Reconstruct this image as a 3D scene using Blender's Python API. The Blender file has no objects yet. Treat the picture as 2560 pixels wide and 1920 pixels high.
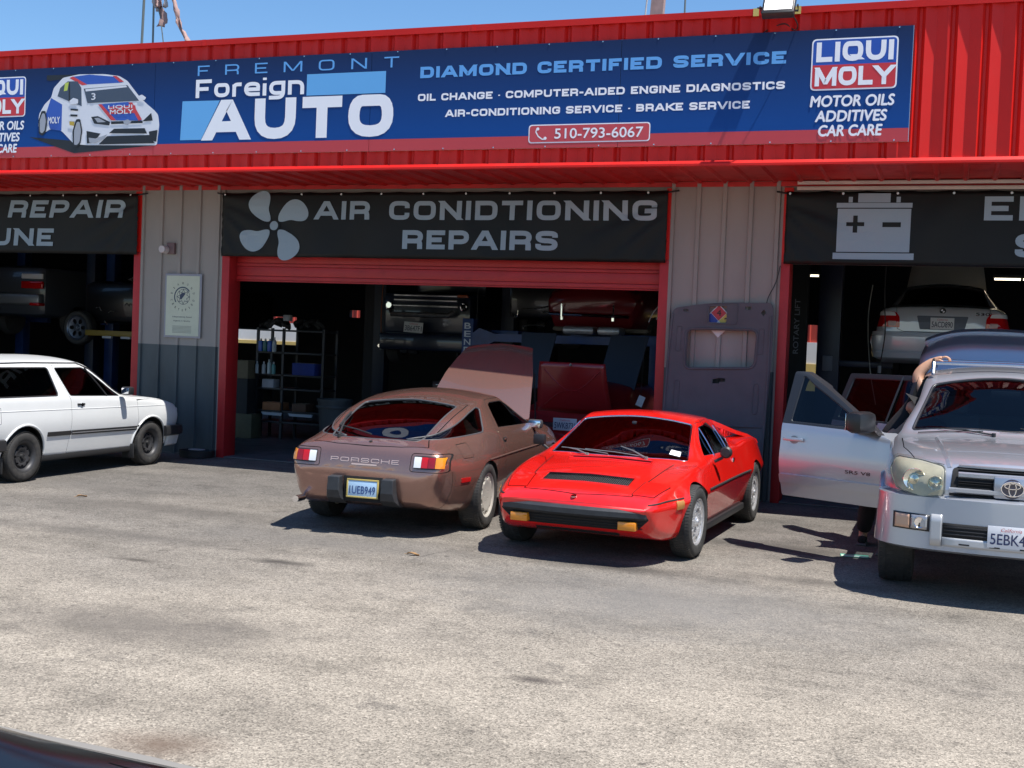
import bpy, bmesh, math, random
import numpy as np
from mathutils import Vector, Matrix, geometry
from mathutils.bvhtree import BVHTree
from mathutils.interpolate import poly_3d_calc
random.seed(7)
S = bpy.context.scene
COL = S.collection

# ---------------------------------------------------------------- camera
cam = bpy.data.cameras.new('camera'); camo = bpy.data.objects.new('camera', cam); COL.objects.link(camo)
PITCH, ROLL, YAW = 0.03321857, -0.04060286, 0.34884369
cy, sy, cp, sp = math.cos(YAW), math.sin(YAW), math.cos(PITCH), math.sin(PITCH)
_f = Vector((-sy*cp, cy*cp, -sp)); _r = Vector((cy, sy, 0)); _u = _r.cross(_f)
r2 = _r*math.cos(ROLL) - _u*math.sin(ROLL); u2 = _u*math.cos(ROLL) + _r*math.sin(ROLL)
camo.matrix_world = Matrix(((r2.x, u2.x, -_f.x, 0), (r2.y, u2.y, -_f.y, -14.496), (r2.z, u2.z, -_f.z, 1.755), (0, 0, 0, 1)))
cam.sensor_width = 36; cam.lens = 36*3019.36/2560; cam.clip_start = 0.05; cam.clip_end = 2000
S.camera = camo

# ---------------------------------------------------------------- sky, sun, exposure
SUNV = Vector((0.39, -0.11, 1.0)).normalized()
W = bpy.data.worlds.new('World'); S.world = W; W.use_nodes = True
nt = W.node_tree; nt.nodes.clear()
sky = nt.nodes.new('ShaderNodeTexSky'); sky.sky_type = 'NISHITA'; sky.sun_disc = False
sky.sun_elevation = math.asin(SUNV.z); sky.sun_rotation = math.atan2(SUNV.x, SUNV.y)
sky.altitude = 0; sky.air_density = 1.0; sky.dust_density = 0.1; sky.ozone_density = 4.0
bg = nt.nodes.new('ShaderNodeBackground'); bg.inputs['Strength'].default_value = 0.10
wo = nt.nodes.new('ShaderNodeOutputWorld')
hs = nt.nodes.new('ShaderNodeHueSaturation'); hs.inputs['Saturation'].default_value = 1.15
nt.links.new(sky.outputs[0], hs.inputs['Color']); nt.links.new(hs.outputs[0], bg.inputs[0]); nt.links.new(bg.outputs[0], wo.inputs[0])
sl = bpy.data.lights.new('sun', 'SUN'); sl.energy = 4.4; sl.angle = math.radians(0.5); sl.color = (1.0, 0.96, 0.90)
so = bpy.data.objects.new('sun', sl); COL.objects.link(so); so.rotation_euler = SUNV.to_track_quat('Z', 'Y').to_euler()
so.location = (6, -8, 20)
S.view_settings.view_transform = 'Standard'; S.view_settings.look = 'None'
S.view_settings.exposure = 0.75; S.view_settings.gamma = 1.0; S.view_settings.use_curve_mapping = False

# ---------------------------------------------------------------- materials
MATS = {}
def N(t, kind, **kw):
    n = t.nodes.new(kind)
    for k, v in kw.items():
        if k in n.inputs: n.inputs[k].default_value = v
        else: setattr(n, k, v)
    return n
def mat(name, col, rough=0.5, metal=0.0, coat=0.0, emit=None, es=1.0, spec=0.5, var=0.0, vscale=3.0, bump=0.0, bscale=40.0,
        trans=None, dirt=None, dirtcol=(0.3, 0.27, 0.22), stretch=None, coatr=0.03):
    if name in MATS: return MATS[name]
    m = bpy.data.materials.new(name); m.use_nodes = True; t = m.node_tree
    b = t.nodes['Principled BSDF']; L = t.links.new
    b.inputs['Base Color'].default_value = (*col, 1); b.inputs['Roughness'].default_value = rough
    b.inputs['Metallic'].default_value = metal; b.inputs['Coat Weight'].default_value = coat
    b.inputs['Coat Roughness'].default_value = coatr; b.inputs['Specular IOR Level'].default_value = spec
    if emit: b.inputs['Emission Color'].default_value = (*emit, 1); b.inputs['Emission Strength'].default_value = es
    tc = None
    if var or bump or dirt:
        tc = N(t, 'ShaderNodeTexCoord'); src = tc.outputs['Object']
        if stretch:
            mp = N(t, 'ShaderNodeMapping'); mp.inputs['Scale'].default_value = stretch; L(src, mp.inputs[0]); src = mp.outputs[0]
    cur = None
    if var:
        n = N(t, 'ShaderNodeTexNoise', Scale=vscale, Detail=6.0, Roughness=0.6); L(src, n.inputs['Vector'])
        r = N(t, 'ShaderNodeValToRGB'); r.color_ramp.elements[0].position = 0.3; r.color_ramp.elements[1].position = 0.7
        r.color_ramp.elements[0].color = (*[c*(1-var) for c in col], 1); r.color_ramp.elements[1].color = (*[min(1, c*(1+var)) for c in col], 1)
        L(n.outputs['Fac'], r.inputs[0]); L(r.outputs[0], b.inputs['Base Color']); cur = r.outputs[0]
    if dirt:
        n = N(t, 'ShaderNodeTexNoise', Scale=vscale*2.3, Detail=8.0, Roughness=0.7); L(src, n.inputs['Vector'])
        r = N(t, 'ShaderNodeValToRGB'); r.color_ramp.elements[0].position = 0.5; r.color_ramp.elements[1].position = 0.8
        r.color_ramp.elements[0].color = (0, 0, 0, 1); r.color_ramp.elements[1].color = (dirt, dirt, dirt, 1)
        L(n.outputs['Fac'], r.inputs[0])
        mx = N(t, 'ShaderNodeMixRGB'); mx.inputs[1].default_value = (*col, 1); mx.inputs[2].default_value = (*dirtcol, 1)
        if cur: L(cur, mx.inputs[1])
        L(r.outputs[0], mx.inputs[0]); L(mx.outputs[0], b.inputs['Base Color'])
        ad = N(t, 'ShaderNodeMath', operation='MULTIPLY_ADD'); ad.inputs[1].default_value = 0.4; ad.inputs[2].default_value = rough
        L(r.outputs[0], ad.inputs[0]); L(ad.outputs[0], b.inputs['Roughness'])
    if bump:
        n = N(t, 'ShaderNodeTexNoise', Scale=bscale, Detail=4.0); L(src, n.inputs['Vector'])
        bp = N(t, 'ShaderNodeBump', Strength=bump, Distance=0.01); L(n.outputs['Fac'], bp.inputs['Height']); L(bp.outputs[0], b.inputs['Normal'])
    MATS[name] = m; return m
def flake(name, col, metal=0.75, rough=0.32, coat=1.0):
    m = mat(name, col, rough, metal, coat); t = m.node_tree; b = t.nodes['Principled BSDF']
    tc = N(t, 'ShaderNodeTexCoord'); n = N(t, 'ShaderNodeTexNoise', Scale=900.0, Detail=1.0)
    t.links.new(tc.outputs['Object'], n.inputs['Vector'])
    bp = N(t, 'ShaderNodeBump', Strength=0.10, Distance=0.001); t.links.new(n.outputs['Fac'], bp.inputs['Height'])
    t.links.new(bp.outputs[0], b.inputs['Normal']); return m
def glass(name, tint=(0.3, 0.33, 0.33), rough=0.01, ior=1.5):
    m = bpy.data.materials.new(name); m.use_nodes = True; t = m.node_tree; t.nodes.clear(); L = t.links.new
    o = N(t, 'ShaderNodeOutputMaterial'); mx = N(t, 'ShaderNodeMixShader'); tr = N(t, 'ShaderNodeBsdfTransparent'); gl = N(t, 'ShaderNodeBsdfGlossy', Roughness=rough)
    tr.inputs[0].default_value = (*tint, 1); gl.inputs[0].default_value = (1, 1, 1, 1)
    fr = N(t, 'ShaderNodeFresnel', IOR=ior); L(fr.outputs[0], mx.inputs[0]); L(tr.outputs[0], mx.inputs[1]); L(gl.outputs[0], mx.inputs[2]); L(mx.outputs[0], o.inputs[0])
    MATS[name] = m; return m
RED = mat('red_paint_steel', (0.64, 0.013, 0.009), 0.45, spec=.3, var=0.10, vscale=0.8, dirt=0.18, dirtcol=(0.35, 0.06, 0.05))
DKRED = mat('red_door_paint', (0.42, 0.014, 0.016), 0.5, var=0.12, vscale=1.5, dirt=0.4, dirtcol=(0.2, 0.03, 0.03))
RUB = mat('black_rubber', (0.018, 0.018, 0.019), 0.65, var=0.2, vscale=9)
TYRE = mat('tyre_rubber', (0.03, 0.029, 0.028), 0.75, var=0.25, vscale=14, dirt=0.5, dirtcol=(0.11, 0.10, 0.085))
UNDER = mat('underbody_black', (0.008, 0.008, 0.009), 0.85)
CHROME = mat('chrome', (0.82, 0.82, 0.84), 0.08, 1.0)
ALU = mat('polished_aluminium', (0.62, 0.62, 0.62), 0.22, 1.0)
BLKPL = mat('black_plastic', (0.02, 0.02, 0.022), 0.45, bump=0.15, bscale=400)
DKINT = mat('dark_interior', (0.03, 0.022, 0.02), 0.8)
GLASS = glass('car_glass', (0.10, 0.11, 0.11), ior=1.58)
CLEARG = glass('clear_glass', (0.75, 0.8, 0.8))

# ---------------------------------------------------------------- object helpers
def link(name, me, m=None, parent=None, loc=None):
    o = bpy.data.objects.new(name, me); COL.objects.link(o)
    if m is not None:
        for x in (m if isinstance(m, (list, tuple)) else [m]): me.materials.append(x)
    if parent is not None: o.parent = parent
    if loc: o.location = loc
    return o
def tag(o, label=None, cat=None, group=None, kind=None):
    if label: o['label'] = label
    if cat: o['category'] = cat
    if group: o['group'] = group
    if kind: o['kind'] = kind
    return o
def thing(name, label, cat, loc=(0, 0, 0), rz=0, group=None):
    o = bpy.data.objects.new(name, None); COL.objects.link(o); o.location = loc; o.rotation_euler = (0, 0, rz)
    o.empty_display_size = 0.2
    return tag(o, label, cat, group)
def copy_tree(o, parent=None):
    c = o.copy(); COL.objects.link(c); c.parent = parent
    for ch in list(o.children): copy_tree(ch, c)
    return c
class MB:
    """collects vertices and faces of one mesh"""
    def __init__(s): s.v = []; s.f = []; s.sm = []
    def add(s, vs, fs, smooth=False):
        n = len(s.v); s.v += [tuple(v) for v in vs]; s.f += [tuple(i+n for i in f) for f in fs]; s.sm += [smooth]*len(fs); return s
    def box(s, x0, x1, y0, y1, z0, z1, bev=0.0):
        if x0 > x1: x0, x1 = x1, x0
        if y0 > y1: y0, y1 = y1, y0
        if z0 > z1: z0, z1 = z1, z0
        b = min(bev, (x1-x0)*.49, (y1-y0)*.49, (z1-z0)*.49)
        if b <= 0:
            v = [(x, y, z) for x in (x0, x1) for y in (y0, y1) for z in (z0, z1)]
            return s.add(v, [(0, 1, 3, 2), (4, 6, 7, 5), (0, 4, 5, 1), (2, 3, 7, 6), (0, 2, 6, 4), (1, 5, 7, 3)])
        bm = bmesh.new(); bmesh.ops.create_cube(bm, size=1)
        for v in bm.verts: v.co = Vector(((x0+x1)/2+v.co.x*(x1-x0), (y0+y1)/2+v.co.y*(y1-y0), (z0+z1)/2+v.co.z*(z1-z0)))
        bmesh.ops.bevel(bm, geom=bm.edges[:], offset=b, segments=2, affect='EDGES', profile=0.5)
        bm.verts.index_update(); s.add([v.co for v in bm.verts], [[v.index for v in f.verts] for f in bm.faces], True); bm.free(); return s
    def tube(s, pts, r, n=8, closed=False, caps=True, rs=None):
        P = [Vector(p) for p in pts]; k = len(P)
        if k < 2: return s
        up = Vector((0, 0, 1)); V = []; prev = None
        for i in range(k):
            a = P[(i-1) % k] if (closed or i > 0) else P[i]; b = P[(i+1) % k] if (closed or i < k-1) else P[i]
            t = (b-a); t = t.normalized() if t.length > 1e-9 else Vector((1, 0, 0))
            if prev is None: u = t.cross(up) if abs(t.z) < 0.95 else t.cross(Vector((1, 0, 0)))
            else: u = prev - t*prev.dot(t)
            u = u.normalized(); prev = u; w = t.cross(u); rr = rs[i] if rs else r
            V += [P[i]+(u*math.cos(q)+w*math.sin(q))*rr for q in [2*math.pi*j/n for j in range(n)]]
        F = []
        for i in range(k if closed else k-1):
            for j in range(n):
                a = i*n+j; b = i*n+(j+1) % n; c = ((i+1) % k)*n+(j+1) % n; d = ((i+1) % k)*n+j; F.append((a, b, c, d))
        if not closed and caps: F.append(tuple(range(n))[::-1]); F.append(tuple((k-1)*n+j for j in range(n)))
        return s.add(V, F, True)
    def cyl(s, c, axis, r, h, n=24, r2=None):
        c = Vector(c); a = Vector(axis).normalized(); return s.tube([c-a*h/2, c+a*h/2], r, n, rs=[r, r if r2 is None else r2])
    def lathe(s, prof, c=(0, 0, 0), axis='y', n=48, a0=0, a1=2*math.pi):
        """prof: list of (r, h), h along the axis"""
        full = abs(a1-a0-2*math.pi) < 1e-6; m = n if full else n+1; V = []
        for (r, h) in prof:
            for j in range(m):
                q = a0+(a1-a0)*j/n; x, y = r*math.cos(q), r*math.sin(q)
                V.append({'y': (c[0]+x, c[1]+h, c[2]+y), 'z': (c[0]+x, c[1]+y, c[2]+h), 'x': (c[0]+h, c[1]+x, c[2]+y)}[axis])
        F = []
        for i in range(len(prof)-1):
            for j in range(n):
                F.append((i*m+j, i*m+(j+1) % m, (i+1)*m+(j+1) % m, (i+1)*m+j))
        return s.add(V, F, True)
    def prism(s, poly, y0, y1, axis='y'):
        """poly: 2D outline extruded along an axis"""
        n = len(poly)
        def P(a, b, h): return {'y': (a, h, b), 'x': (h, a, b), 'z': (a, b, h)}[axis]
        V = [P(a, b, y0) for a, b in poly]+[P(a, b, y1) for a, b in poly]
        return s.add(V, [tuple(range(n))[::-1], tuple(range(n, 2*n))]+[(i, (i+1) % n, n+(i+1) % n, n+i) for i in range(n)])
    def grid(s, fn, nu, nv, smooth=True):
        V = [fn(i/nu, j/nv) for i in range(nu+1) for j in range(nv+1)]
        return s.add(V, [(i*(nv+1)+j, i*(nv+1)+j+1, (i+1)*(nv+1)+j+1, (i+1)*(nv+1)+j) for i in range(nu) for j in range(nv)], smooth)
    def mesh(s, name='mesh', fix=True, angle=35, seal=False):
        me = bpy.data.meshes.new(name); me.from_pydata(s.v, [], s.f); me.polygons.foreach_set('use_smooth', s.sm)
        if fix:
            bm = bmesh.new(); bm.from_mesh(me)
            if seal: bmesh.ops.remove_doubles(bm, verts=bm.verts, dist=1e-5)
            bmesh.ops.recalc_face_normals(bm, faces=bm.faces)
            ca = math.radians(angle)
            for e in bm.edges:
                if len(e.link_faces) == 2 and e.calc_face_angle(0) > ca: e.smooth = False
            bm.to_mesh(me); bm.free()
        me.update(); return me
    def obj(s, name, m, parent=None, **kw): return link(name, s.mesh(name, **kw), m, parent)
def flatten(m):    # polygon outline rounded at the corners
    return m
def rpoly(pts, r=0.03, k=4):
    """round the corners of a closed 2D polygon; r may be a list"""
    out = []; n = len(pts)
    for i in range(n):
        p = Vector(pts[i][:2]); a = Vector(pts[i-1][:2]); b = Vector(pts[(i+1) % n][:2])
        rr = r[i] if isinstance(r, (list, tuple)) else r
        da = min(rr, (a-p).length*0.45); db = min(rr, (b-p).length*0.45)
        if rr <= 1e-6: out.append(tuple(p)); continue
        A = p+(a-p).normalized()*da; B = p+(b-p).normalized()*db
        for j in range(k+1):
            t = j/k; q = A*(1-t)**2+p*2*t*(1-t)+B*t*t; out.append(tuple(q))
    return out
# ---------------------------------------------------------------- lettering: wide square sans drawn with strokes
R_ = 1
GL = {  # strokes through a unit cell; a third value 1 rounds that corner
 'A': (1.15, [[(0, 0), (.42, 1), (.58, 1), (1, 0)], [(.19, .27), (.81, .27)]]),
 'B': (1.0, [[(0, 0), (0, 1)], [(0, 1), (.94, 1, 1), (.94, .52, 1), (0, .52)], [(0, .5), (1, .5, 1), (1, 0, 1), (0, 0)]]),
 'C': (1.0, [[(1, .66), (1, 1, 1), (0, 1, 1), (0, 0, 1), (1, 0, 1), (1, .34)]]),
 'D': (1.05, [[(0, 0), (0, 1)], [(0, 1), (1, 1, 1), (1, 0, 1), (0, 0)]]),
 'E': (.9, [[(1, 1), (0, 1), (0, 0), (1, 0)], [(0, .5), (.95, .5)]]),
 'F': (.88, [[(1, 1), (0, 1), (0, 0)], [(0, .48), (.9, .48)]]),
 'G': (1.05, [[(1, .7), (1, 1, 1), (0, 1, 1), (0, 0, 1), (1, 0, 1), (1, .47), (.5, .47)]]),
 'H': (1.05, [[(0, 0), (0, 1)], [(1, 0), (1, 1)], [(0, .5), (1, .5)]]),
 'I': (0, [[(0.5, 0), (.5, 1)]]),
 'K': (1.05, [[(0, 0), (0, 1)], [(1, 1), (.28, .52), (1, 0)], [(0, .52), (.3, .52)]]),
 'L': (.85, [[(0, 1), (0, 0), (1, 0)]]),
 'M': (1.3, [[(0, 0), (0, 1)], [(.05, 1), (.46, .12), (.54, .12), (.95, 1)], [(1, 0), (1, 1)]]),
 'N': (1.05, [[(0, 0), (0, 1)], [(.06, 1), (.94, 0)], [(1, 0), (1, 1)]]),
 'O': (1.08, [[(.5, 1), (1, 1, 1), (1, 0, 1), (0, 0, 1), (0, 1, 1), (.5, 1)]]),
 'Q': (1.08, [[(.5, 1), (1, 1, 1), (1, 0, 1), (0, 0, 1), (0, 1, 1), (.5, 1)], [(.55, .28), (1.02, -.08)]]),
 'Y': (1.1, [[(0, 1), (.5, .45), (1, 1)], [(.5, 0), (.5, .5)]]),
 'P': (1.0, [[(0, 0), (0, 1)], [(0, 1), (1, 1, 1), (1, .38, 1), (0, .38)]]),
 'R': (1.02, [[(0, 0), (0, 1)], [(0, 1), (1, 1, 1), (1, .4, 1), (0, .4)], [(.97, 0), (.97, .40, 1), (.6, .40)]]),
 'S': (1.0, [[(1, .72), (1, 1, 1), (0, 1, 1), (0, .52, 1), (1, .48, 1), (1, 0, 1), (0, 0, 1), (0, .28)]]),
 'T': (.98, [[(0, 1), (1, 1)], [(.5, 0), (.5, 1)]]),
 'U': (1.05, [[(0, 1), (0, 0, 1), (1, 0, 1), (1, 1)]]),
 'V': (1.15, [[(0, 1), (.44, 0), (.56, 0), (1, 1)]]),
 'o': (.85, [[(.5, .7), (1, .7, 1), (1, 0, 1), (0, 0, 1), (0, .7, 1), (.5, .7)]]),
 'r': (.5, [[(0, 0), (0, .7)], [(0, .45), (0.1, .7, 1), (1, .7)]]),
 'e': (.85, [[(0, .33), (1, .33)], [(1, .33), (1, .7, 1), (0, .7, 1), (0, 0, 1), (1, 0)]]),
 'i': (0, [[(.5, 0), (.5, .7)], [(.5, .92), (.5, 1.08)]]),
 'g': (.85, [[(1, .7), (0, .7, 1), (0, .02, 1), (.9, .02)], [(1, .7), (1, -.28, 1), (0, -.28)]]),
 'n': (.85, [[(0, 0), (0, .7)], [(0, .7), (1, .7, 1), (1, 0)]]),
 '-': (.5, [[(0, .42), (1, .42)]]), '.': (0, [[(.5, .33), (.5, .53)]]), '+': (.7, [[(0, .5), (1, .5)], [(.5, .1), (.5, .9)]]),
}
def _round(pts, r):
    out = []; n = len(pts)
    for i, p in enumerate(pts):
        v = Vector(p[:2])
        if len(p) > 2 and 0 < i < n-1:
            a = Vector(pts[i-1][:2]); b = Vector(pts[i+1][:2]); da = min(r, (a-v).length*.5); db = min(r, (b-v).length*.5)
            A = v+(a-v).normalized()*da; B = v+(b-v).normalized()*db
            for j in range(6):
                t = j/5; out.append(A*(1-t)**2+v*2*t*(1-t)+B*t*t)
        else: out.append(v)
    res = [out[0]]
    for q in out[1:]:
        if (q-res[-1]).length > 1e-5: res.append(q)
    return res
def _strip(P, h):
    L, Rr = [], []; n = len(P)
    for i in range(n):
        d0 = (P[i]-P[i-1]).normalized() if i > 0 else None; d1 = (P[i+1]-P[i]).normalized() if i < n-1 else None
        if d0 is None or d1 is None:
            d = d1 or d0; nn = Vector((-d.y, d.x))
            c = Vector((1, 0)) if abs(d.y) > abs(d.x)*.6 else Vector((0, 1))   # end cut along the line of the text
            k = nn.dot(c); c = c if k > 0 else -c; m = c*(h/max(abs(k), .3))
        else:
            n0 = Vector((-d0.y, d0.x)); n1 = Vector((-d1.y, d1.x)); s = n0+n1
            if s.length < 1e-4: m = n0*h
            else: s.normalize(); m = s*(h/max(s.dot(n0), .38))
        L.append(P[i]+m); Rr.append(P[i]-m)
    return L, Rr
def stroke_text(txt, x0, x1, z0, h, wt=.2, gap=.22, space=.6, shear=0.0, cond=1.0, rr=.34):
    """lettering in the xz plane between x0 and x1, cap height h; returns MB (facing -y)"""
    t = wt; cur = 0; segs = []; k = 0
    for ch in txt:
        if ch == ' ': cur += space; continue
        w, st = GL[ch]; w = w*cond; cw = w if w else t
        low = ch in 'oreign'
        for s in st:
            s = [list(p) for p in s]
            for e, q in ((0, 1), (-1, -2)):          # run open ends out to the cap line or the cell edge
                dx, dy = (s[e][0]-s[q][0]), (s[e][1]-s[q][1])
                if s[e][1] in (0, 1) and abs(dy) > .3 and abs(dy) > abs(dx)*.5:
                    k_ = (t/2/(1-t))/abs(dy); s[e][0] += dx*k_; s[e][1] += dy*k_
                elif w and s[e][0] in (0, 1) and abs(dy) < .05: s[e][0] += math.copysign(t/2/(cw-t), dx)
            P = _round([((p[0]*(cw-t) if w else 0)+t/2+cur, (p[1]*(1-t) if not low or p[1] > .71 else p[1]*(1-t))+t/2, *p[2:]) for p in s], rr*min(1, .85))
            if len(P) > 1: segs.append((_strip(P, t/2), k % 3)); k += 1
        cur += cw+gap
    tot = cur-gap; sx = (x1-x0)/tot; mb = MB()
    for (L, Rr), k in segs:
        n = len(L); off = -0.0004*k
        V = [(x0+(p.x)*sx+shear*p.y*h, off, z0+p.y*h) for p in L]+[(x0+(p.x)*sx+shear*p.y*h, off, z0+p.y*h) for p in Rr]
        mb.add(V, [(i, i+1, n+i+1, n+i) for i in range(n-1)])
    return mb
def font_text(txt, x0, x1, z0, h, bold=0.0, shear=0.0, facing=1, extr=0.0):
    """built-in font turned to a mesh, fitted to a box x0..x1, z0..z0+h in the xz plane, returns MB"""
    cu = bpy.data.curves.new('lettering', 'FONT'); cu.body = txt; cu.shear = shear; cu.resolution_u = 4; cu.fill_mode = 'FRONT'
    o = bpy.data.objects.new('lettering', cu); COL.objects.link(o)
    bpy.context.view_layer.update()
    me = bpy.data.meshes.new_from_object(o.evaluated_get(bpy.context.evaluated_depsgraph_get()))
    V = [v.co.copy() for v in me.vertices]; F = [tuple(p.vertices) for p in me.polygons]
    COL.objects.unlink(o); bpy.data.objects.remove(o); bpy.data.curves.remove(cu); bpy.data.meshes.remove(me)
    if not V: return MB()
    a = min(v.x for v in V); b = max(v.x for v in V); c = min(v.y for v in V); d = max(v.y for v in V)
    o_ = MB(); e = bold*h*.85
    for k, (dx, dz) in enumerate(((0, 0), (-e, 0), (e, 0), (0, e), (0, -e)) if bold else ((0, 0),)):      # weight built up from stacked copies
        o_.add([(x0+e+(v.x-a)/(b-a)*(x1-x0-2*e)+dx, -.0003*k, z0+e+(v.y-c)/(d-c)*(h-2*e)+dz) for v in V], F)
    return o_
def place_text(mb, name, m, parent, M=None, loc=None, fn=None):
    me = bpy.data.meshes.new(name); me.from_pydata(mb.v, [], mb.f); bm = bmesh.new(); bm.from_mesh(me)
    if fn:
        xs = [v[0] for v in mb.v]; zs = [v[2] for v in mb.v]
        for x in np.arange(math.floor(min(xs)/.1)*.1, max(xs), .1): bmesh.ops.bisect_plane(bm, geom=bm.verts[:]+bm.edges[:]+bm.faces[:], plane_co=(x, 0, 0), plane_no=(1, 0, 0))
        for z in np.arange(math.floor(min(zs)/.1)*.1, max(zs), .1): bmesh.ops.bisect_plane(bm, geom=bm.verts[:]+bm.edges[:]+bm.faces[:], plane_co=(0, 0, z), plane_no=(0, 0, 1))
        for v in bm.verts: v.co.y += fn(v.co.x, v.co.z)
    bmesh.ops.recalc_face_normals(bm, faces=bm.faces)
    for f in bm.faces:
        if f.normal.y > 0: f.normal_flip()
    if M is not None: bm.transform(M)
    bm.to_mesh(me); bm.free()
    return link(name, me, m, parent, loc)
# ---------------------------------------------------------------- ground
def asphalt():
    m = bpy.data.materials.new('worn_asphalt'); m.use_nodes = True; t = m.node_tree; b = t.nodes['Principled BSDF']; L = t.links.new
    tc = N(t, 'ShaderNodeTexCoord'); O = tc.outputs['Object']
    def noise(sc, det=4, rough=.6, vec=O, scale=None):
        if scale:
            mp = N(t, 'ShaderNodeMapping'); mp.inputs['Scale'].default_value = scale; L(O, mp.inputs[0]); vec = mp.outputs[0]
        n = N(t, 'ShaderNodeTexNoise', Scale=sc, Detail=float(det), Roughness=rough); L(vec, n.inputs['Vector']); return n.outputs['Fac']
    def ramp(f, stops):
        r = N(t, 'ShaderNodeValToRGB'); e = r.color_ramp.elements
        while len(e) < len(stops): e.new(.5)
        for q, (p, c) in zip(e, stops): q.position = p; q.color = (*c, 1) if isinstance(c, tuple) else (c, c, c, 1)
        L(f, r.inputs[0]); return r.outputs[0]
    def mix(f, a, c, mode='MIX'):
        x = N(t, 'ShaderNodeMixRGB', blend_type=mode)
        for s, v in ((0, f), (1, a), (2, c)):
            if isinstance(v, (int, float)): x.inputs[s].default_value = v if s == 0 else (v, v, v, 1)
            elif isinstance(v, tuple): x.inputs[s].default_value = (*v, 1)
            else: L(v, x.inputs[s])
        return x.outputs[0]
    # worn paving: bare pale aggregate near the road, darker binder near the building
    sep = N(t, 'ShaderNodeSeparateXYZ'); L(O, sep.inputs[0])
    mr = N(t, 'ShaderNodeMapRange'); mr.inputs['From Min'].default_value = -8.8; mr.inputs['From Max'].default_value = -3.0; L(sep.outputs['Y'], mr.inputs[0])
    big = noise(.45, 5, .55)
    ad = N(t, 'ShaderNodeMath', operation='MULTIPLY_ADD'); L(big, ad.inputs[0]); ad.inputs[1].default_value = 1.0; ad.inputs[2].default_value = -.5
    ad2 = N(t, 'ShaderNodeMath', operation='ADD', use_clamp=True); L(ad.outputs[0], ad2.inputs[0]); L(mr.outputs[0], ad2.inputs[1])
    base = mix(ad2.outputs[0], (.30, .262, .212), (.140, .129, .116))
    # aggregate: stones of 4 to 12 mm of different greys
    v1 = N(t, 'ShaderNodeTexVoronoi', Scale=120.0); L(O, v1.inputs['Vector'])
    sc = N(t, 'ShaderNodeSeparateColor'); L(v1.outputs['Color'], sc.inputs[0])
    st = ramp(sc.outputs[0], [(0, .30), (.2, .70), (.55, 1.03), (.9, 1.35), (1, 1.65)])
    c = mix(.75, base, st, 'MULTIPLY')
    v2 = N(t, 'ShaderNodeTexVoronoi', Scale=55.0); L(O, v2.inputs['Vector']); sc2 = N(t, 'ShaderNodeSeparateColor'); L(v2.outputs['Color'], sc2.inputs[0])
    c = mix(.5, c, ramp(sc2.outputs[0], [(0, .45), (.12, .88), (.5, 1.0), (.85, 1.08), (1, 1.4)]), 'MULTIPLY')
    c = mix(.8, c, ramp(noise(2.2, 7, .7), [(.3, .62), (.5, 1.0), (.7, 1.18)]), 'MULTIPLY')
    c = mix(.7, c, ramp(noise(.8, 4, .6, scale=(.45, 1.6, 1)), [(.32, .70), (.5, 1.0), (.7, 1.10)]), 'MULTIPLY')
    # oil drips and old spills
    ms = N(t, 'ShaderNodeMapping'); ms.inputs['Scale'].default_value = (1, 1.3, 1); L(O, ms.inputs[0])
    sp = noise(1.35, 6, .75, vec=ms.outputs[0]); c = mix(ramp(sp, [(.575, 0.0), (.68, .5), (.8, .8)]), c, (.075, .067, .06))
    sp2 = noise(7.5, 3, .5); c = mix(ramp(sp2, [(.68, 0.0), (.74, .65)]), c, (.07, .06, .052))
    # sealed smoother patch in front of the red car
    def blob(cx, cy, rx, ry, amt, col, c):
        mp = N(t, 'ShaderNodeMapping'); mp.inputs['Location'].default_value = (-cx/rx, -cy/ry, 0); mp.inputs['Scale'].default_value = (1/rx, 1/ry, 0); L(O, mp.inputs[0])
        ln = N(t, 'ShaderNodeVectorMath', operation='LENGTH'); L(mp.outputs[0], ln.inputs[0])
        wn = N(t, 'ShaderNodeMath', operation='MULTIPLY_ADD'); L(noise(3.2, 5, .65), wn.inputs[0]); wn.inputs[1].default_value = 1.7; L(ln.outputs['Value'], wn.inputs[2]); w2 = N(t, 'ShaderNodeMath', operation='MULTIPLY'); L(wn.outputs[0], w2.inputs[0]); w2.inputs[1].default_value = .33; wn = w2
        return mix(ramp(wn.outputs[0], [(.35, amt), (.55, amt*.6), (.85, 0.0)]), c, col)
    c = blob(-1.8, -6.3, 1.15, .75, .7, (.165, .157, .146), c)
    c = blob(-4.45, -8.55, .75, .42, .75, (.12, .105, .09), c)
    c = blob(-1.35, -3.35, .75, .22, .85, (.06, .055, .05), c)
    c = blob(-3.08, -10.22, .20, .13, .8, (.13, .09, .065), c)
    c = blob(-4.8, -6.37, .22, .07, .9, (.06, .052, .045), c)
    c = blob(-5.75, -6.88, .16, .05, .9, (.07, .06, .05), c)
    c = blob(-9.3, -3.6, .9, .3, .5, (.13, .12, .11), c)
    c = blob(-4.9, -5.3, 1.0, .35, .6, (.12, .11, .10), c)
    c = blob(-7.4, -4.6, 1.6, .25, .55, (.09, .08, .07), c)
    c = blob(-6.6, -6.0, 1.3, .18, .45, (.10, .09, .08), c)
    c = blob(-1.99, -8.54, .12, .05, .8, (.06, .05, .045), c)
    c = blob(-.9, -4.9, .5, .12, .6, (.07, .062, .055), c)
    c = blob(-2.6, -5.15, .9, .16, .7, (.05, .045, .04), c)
    # hairline cracks
    vc = N(t, 'ShaderNodeTexVoronoi', Scale=.55, feature='DISTANCE_TO_EDGE'); dn = N(t, 'ShaderNodeTexNoise', Scale=2.0, Detail=5.0); L(O, dn.inputs['Vector'])
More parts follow.
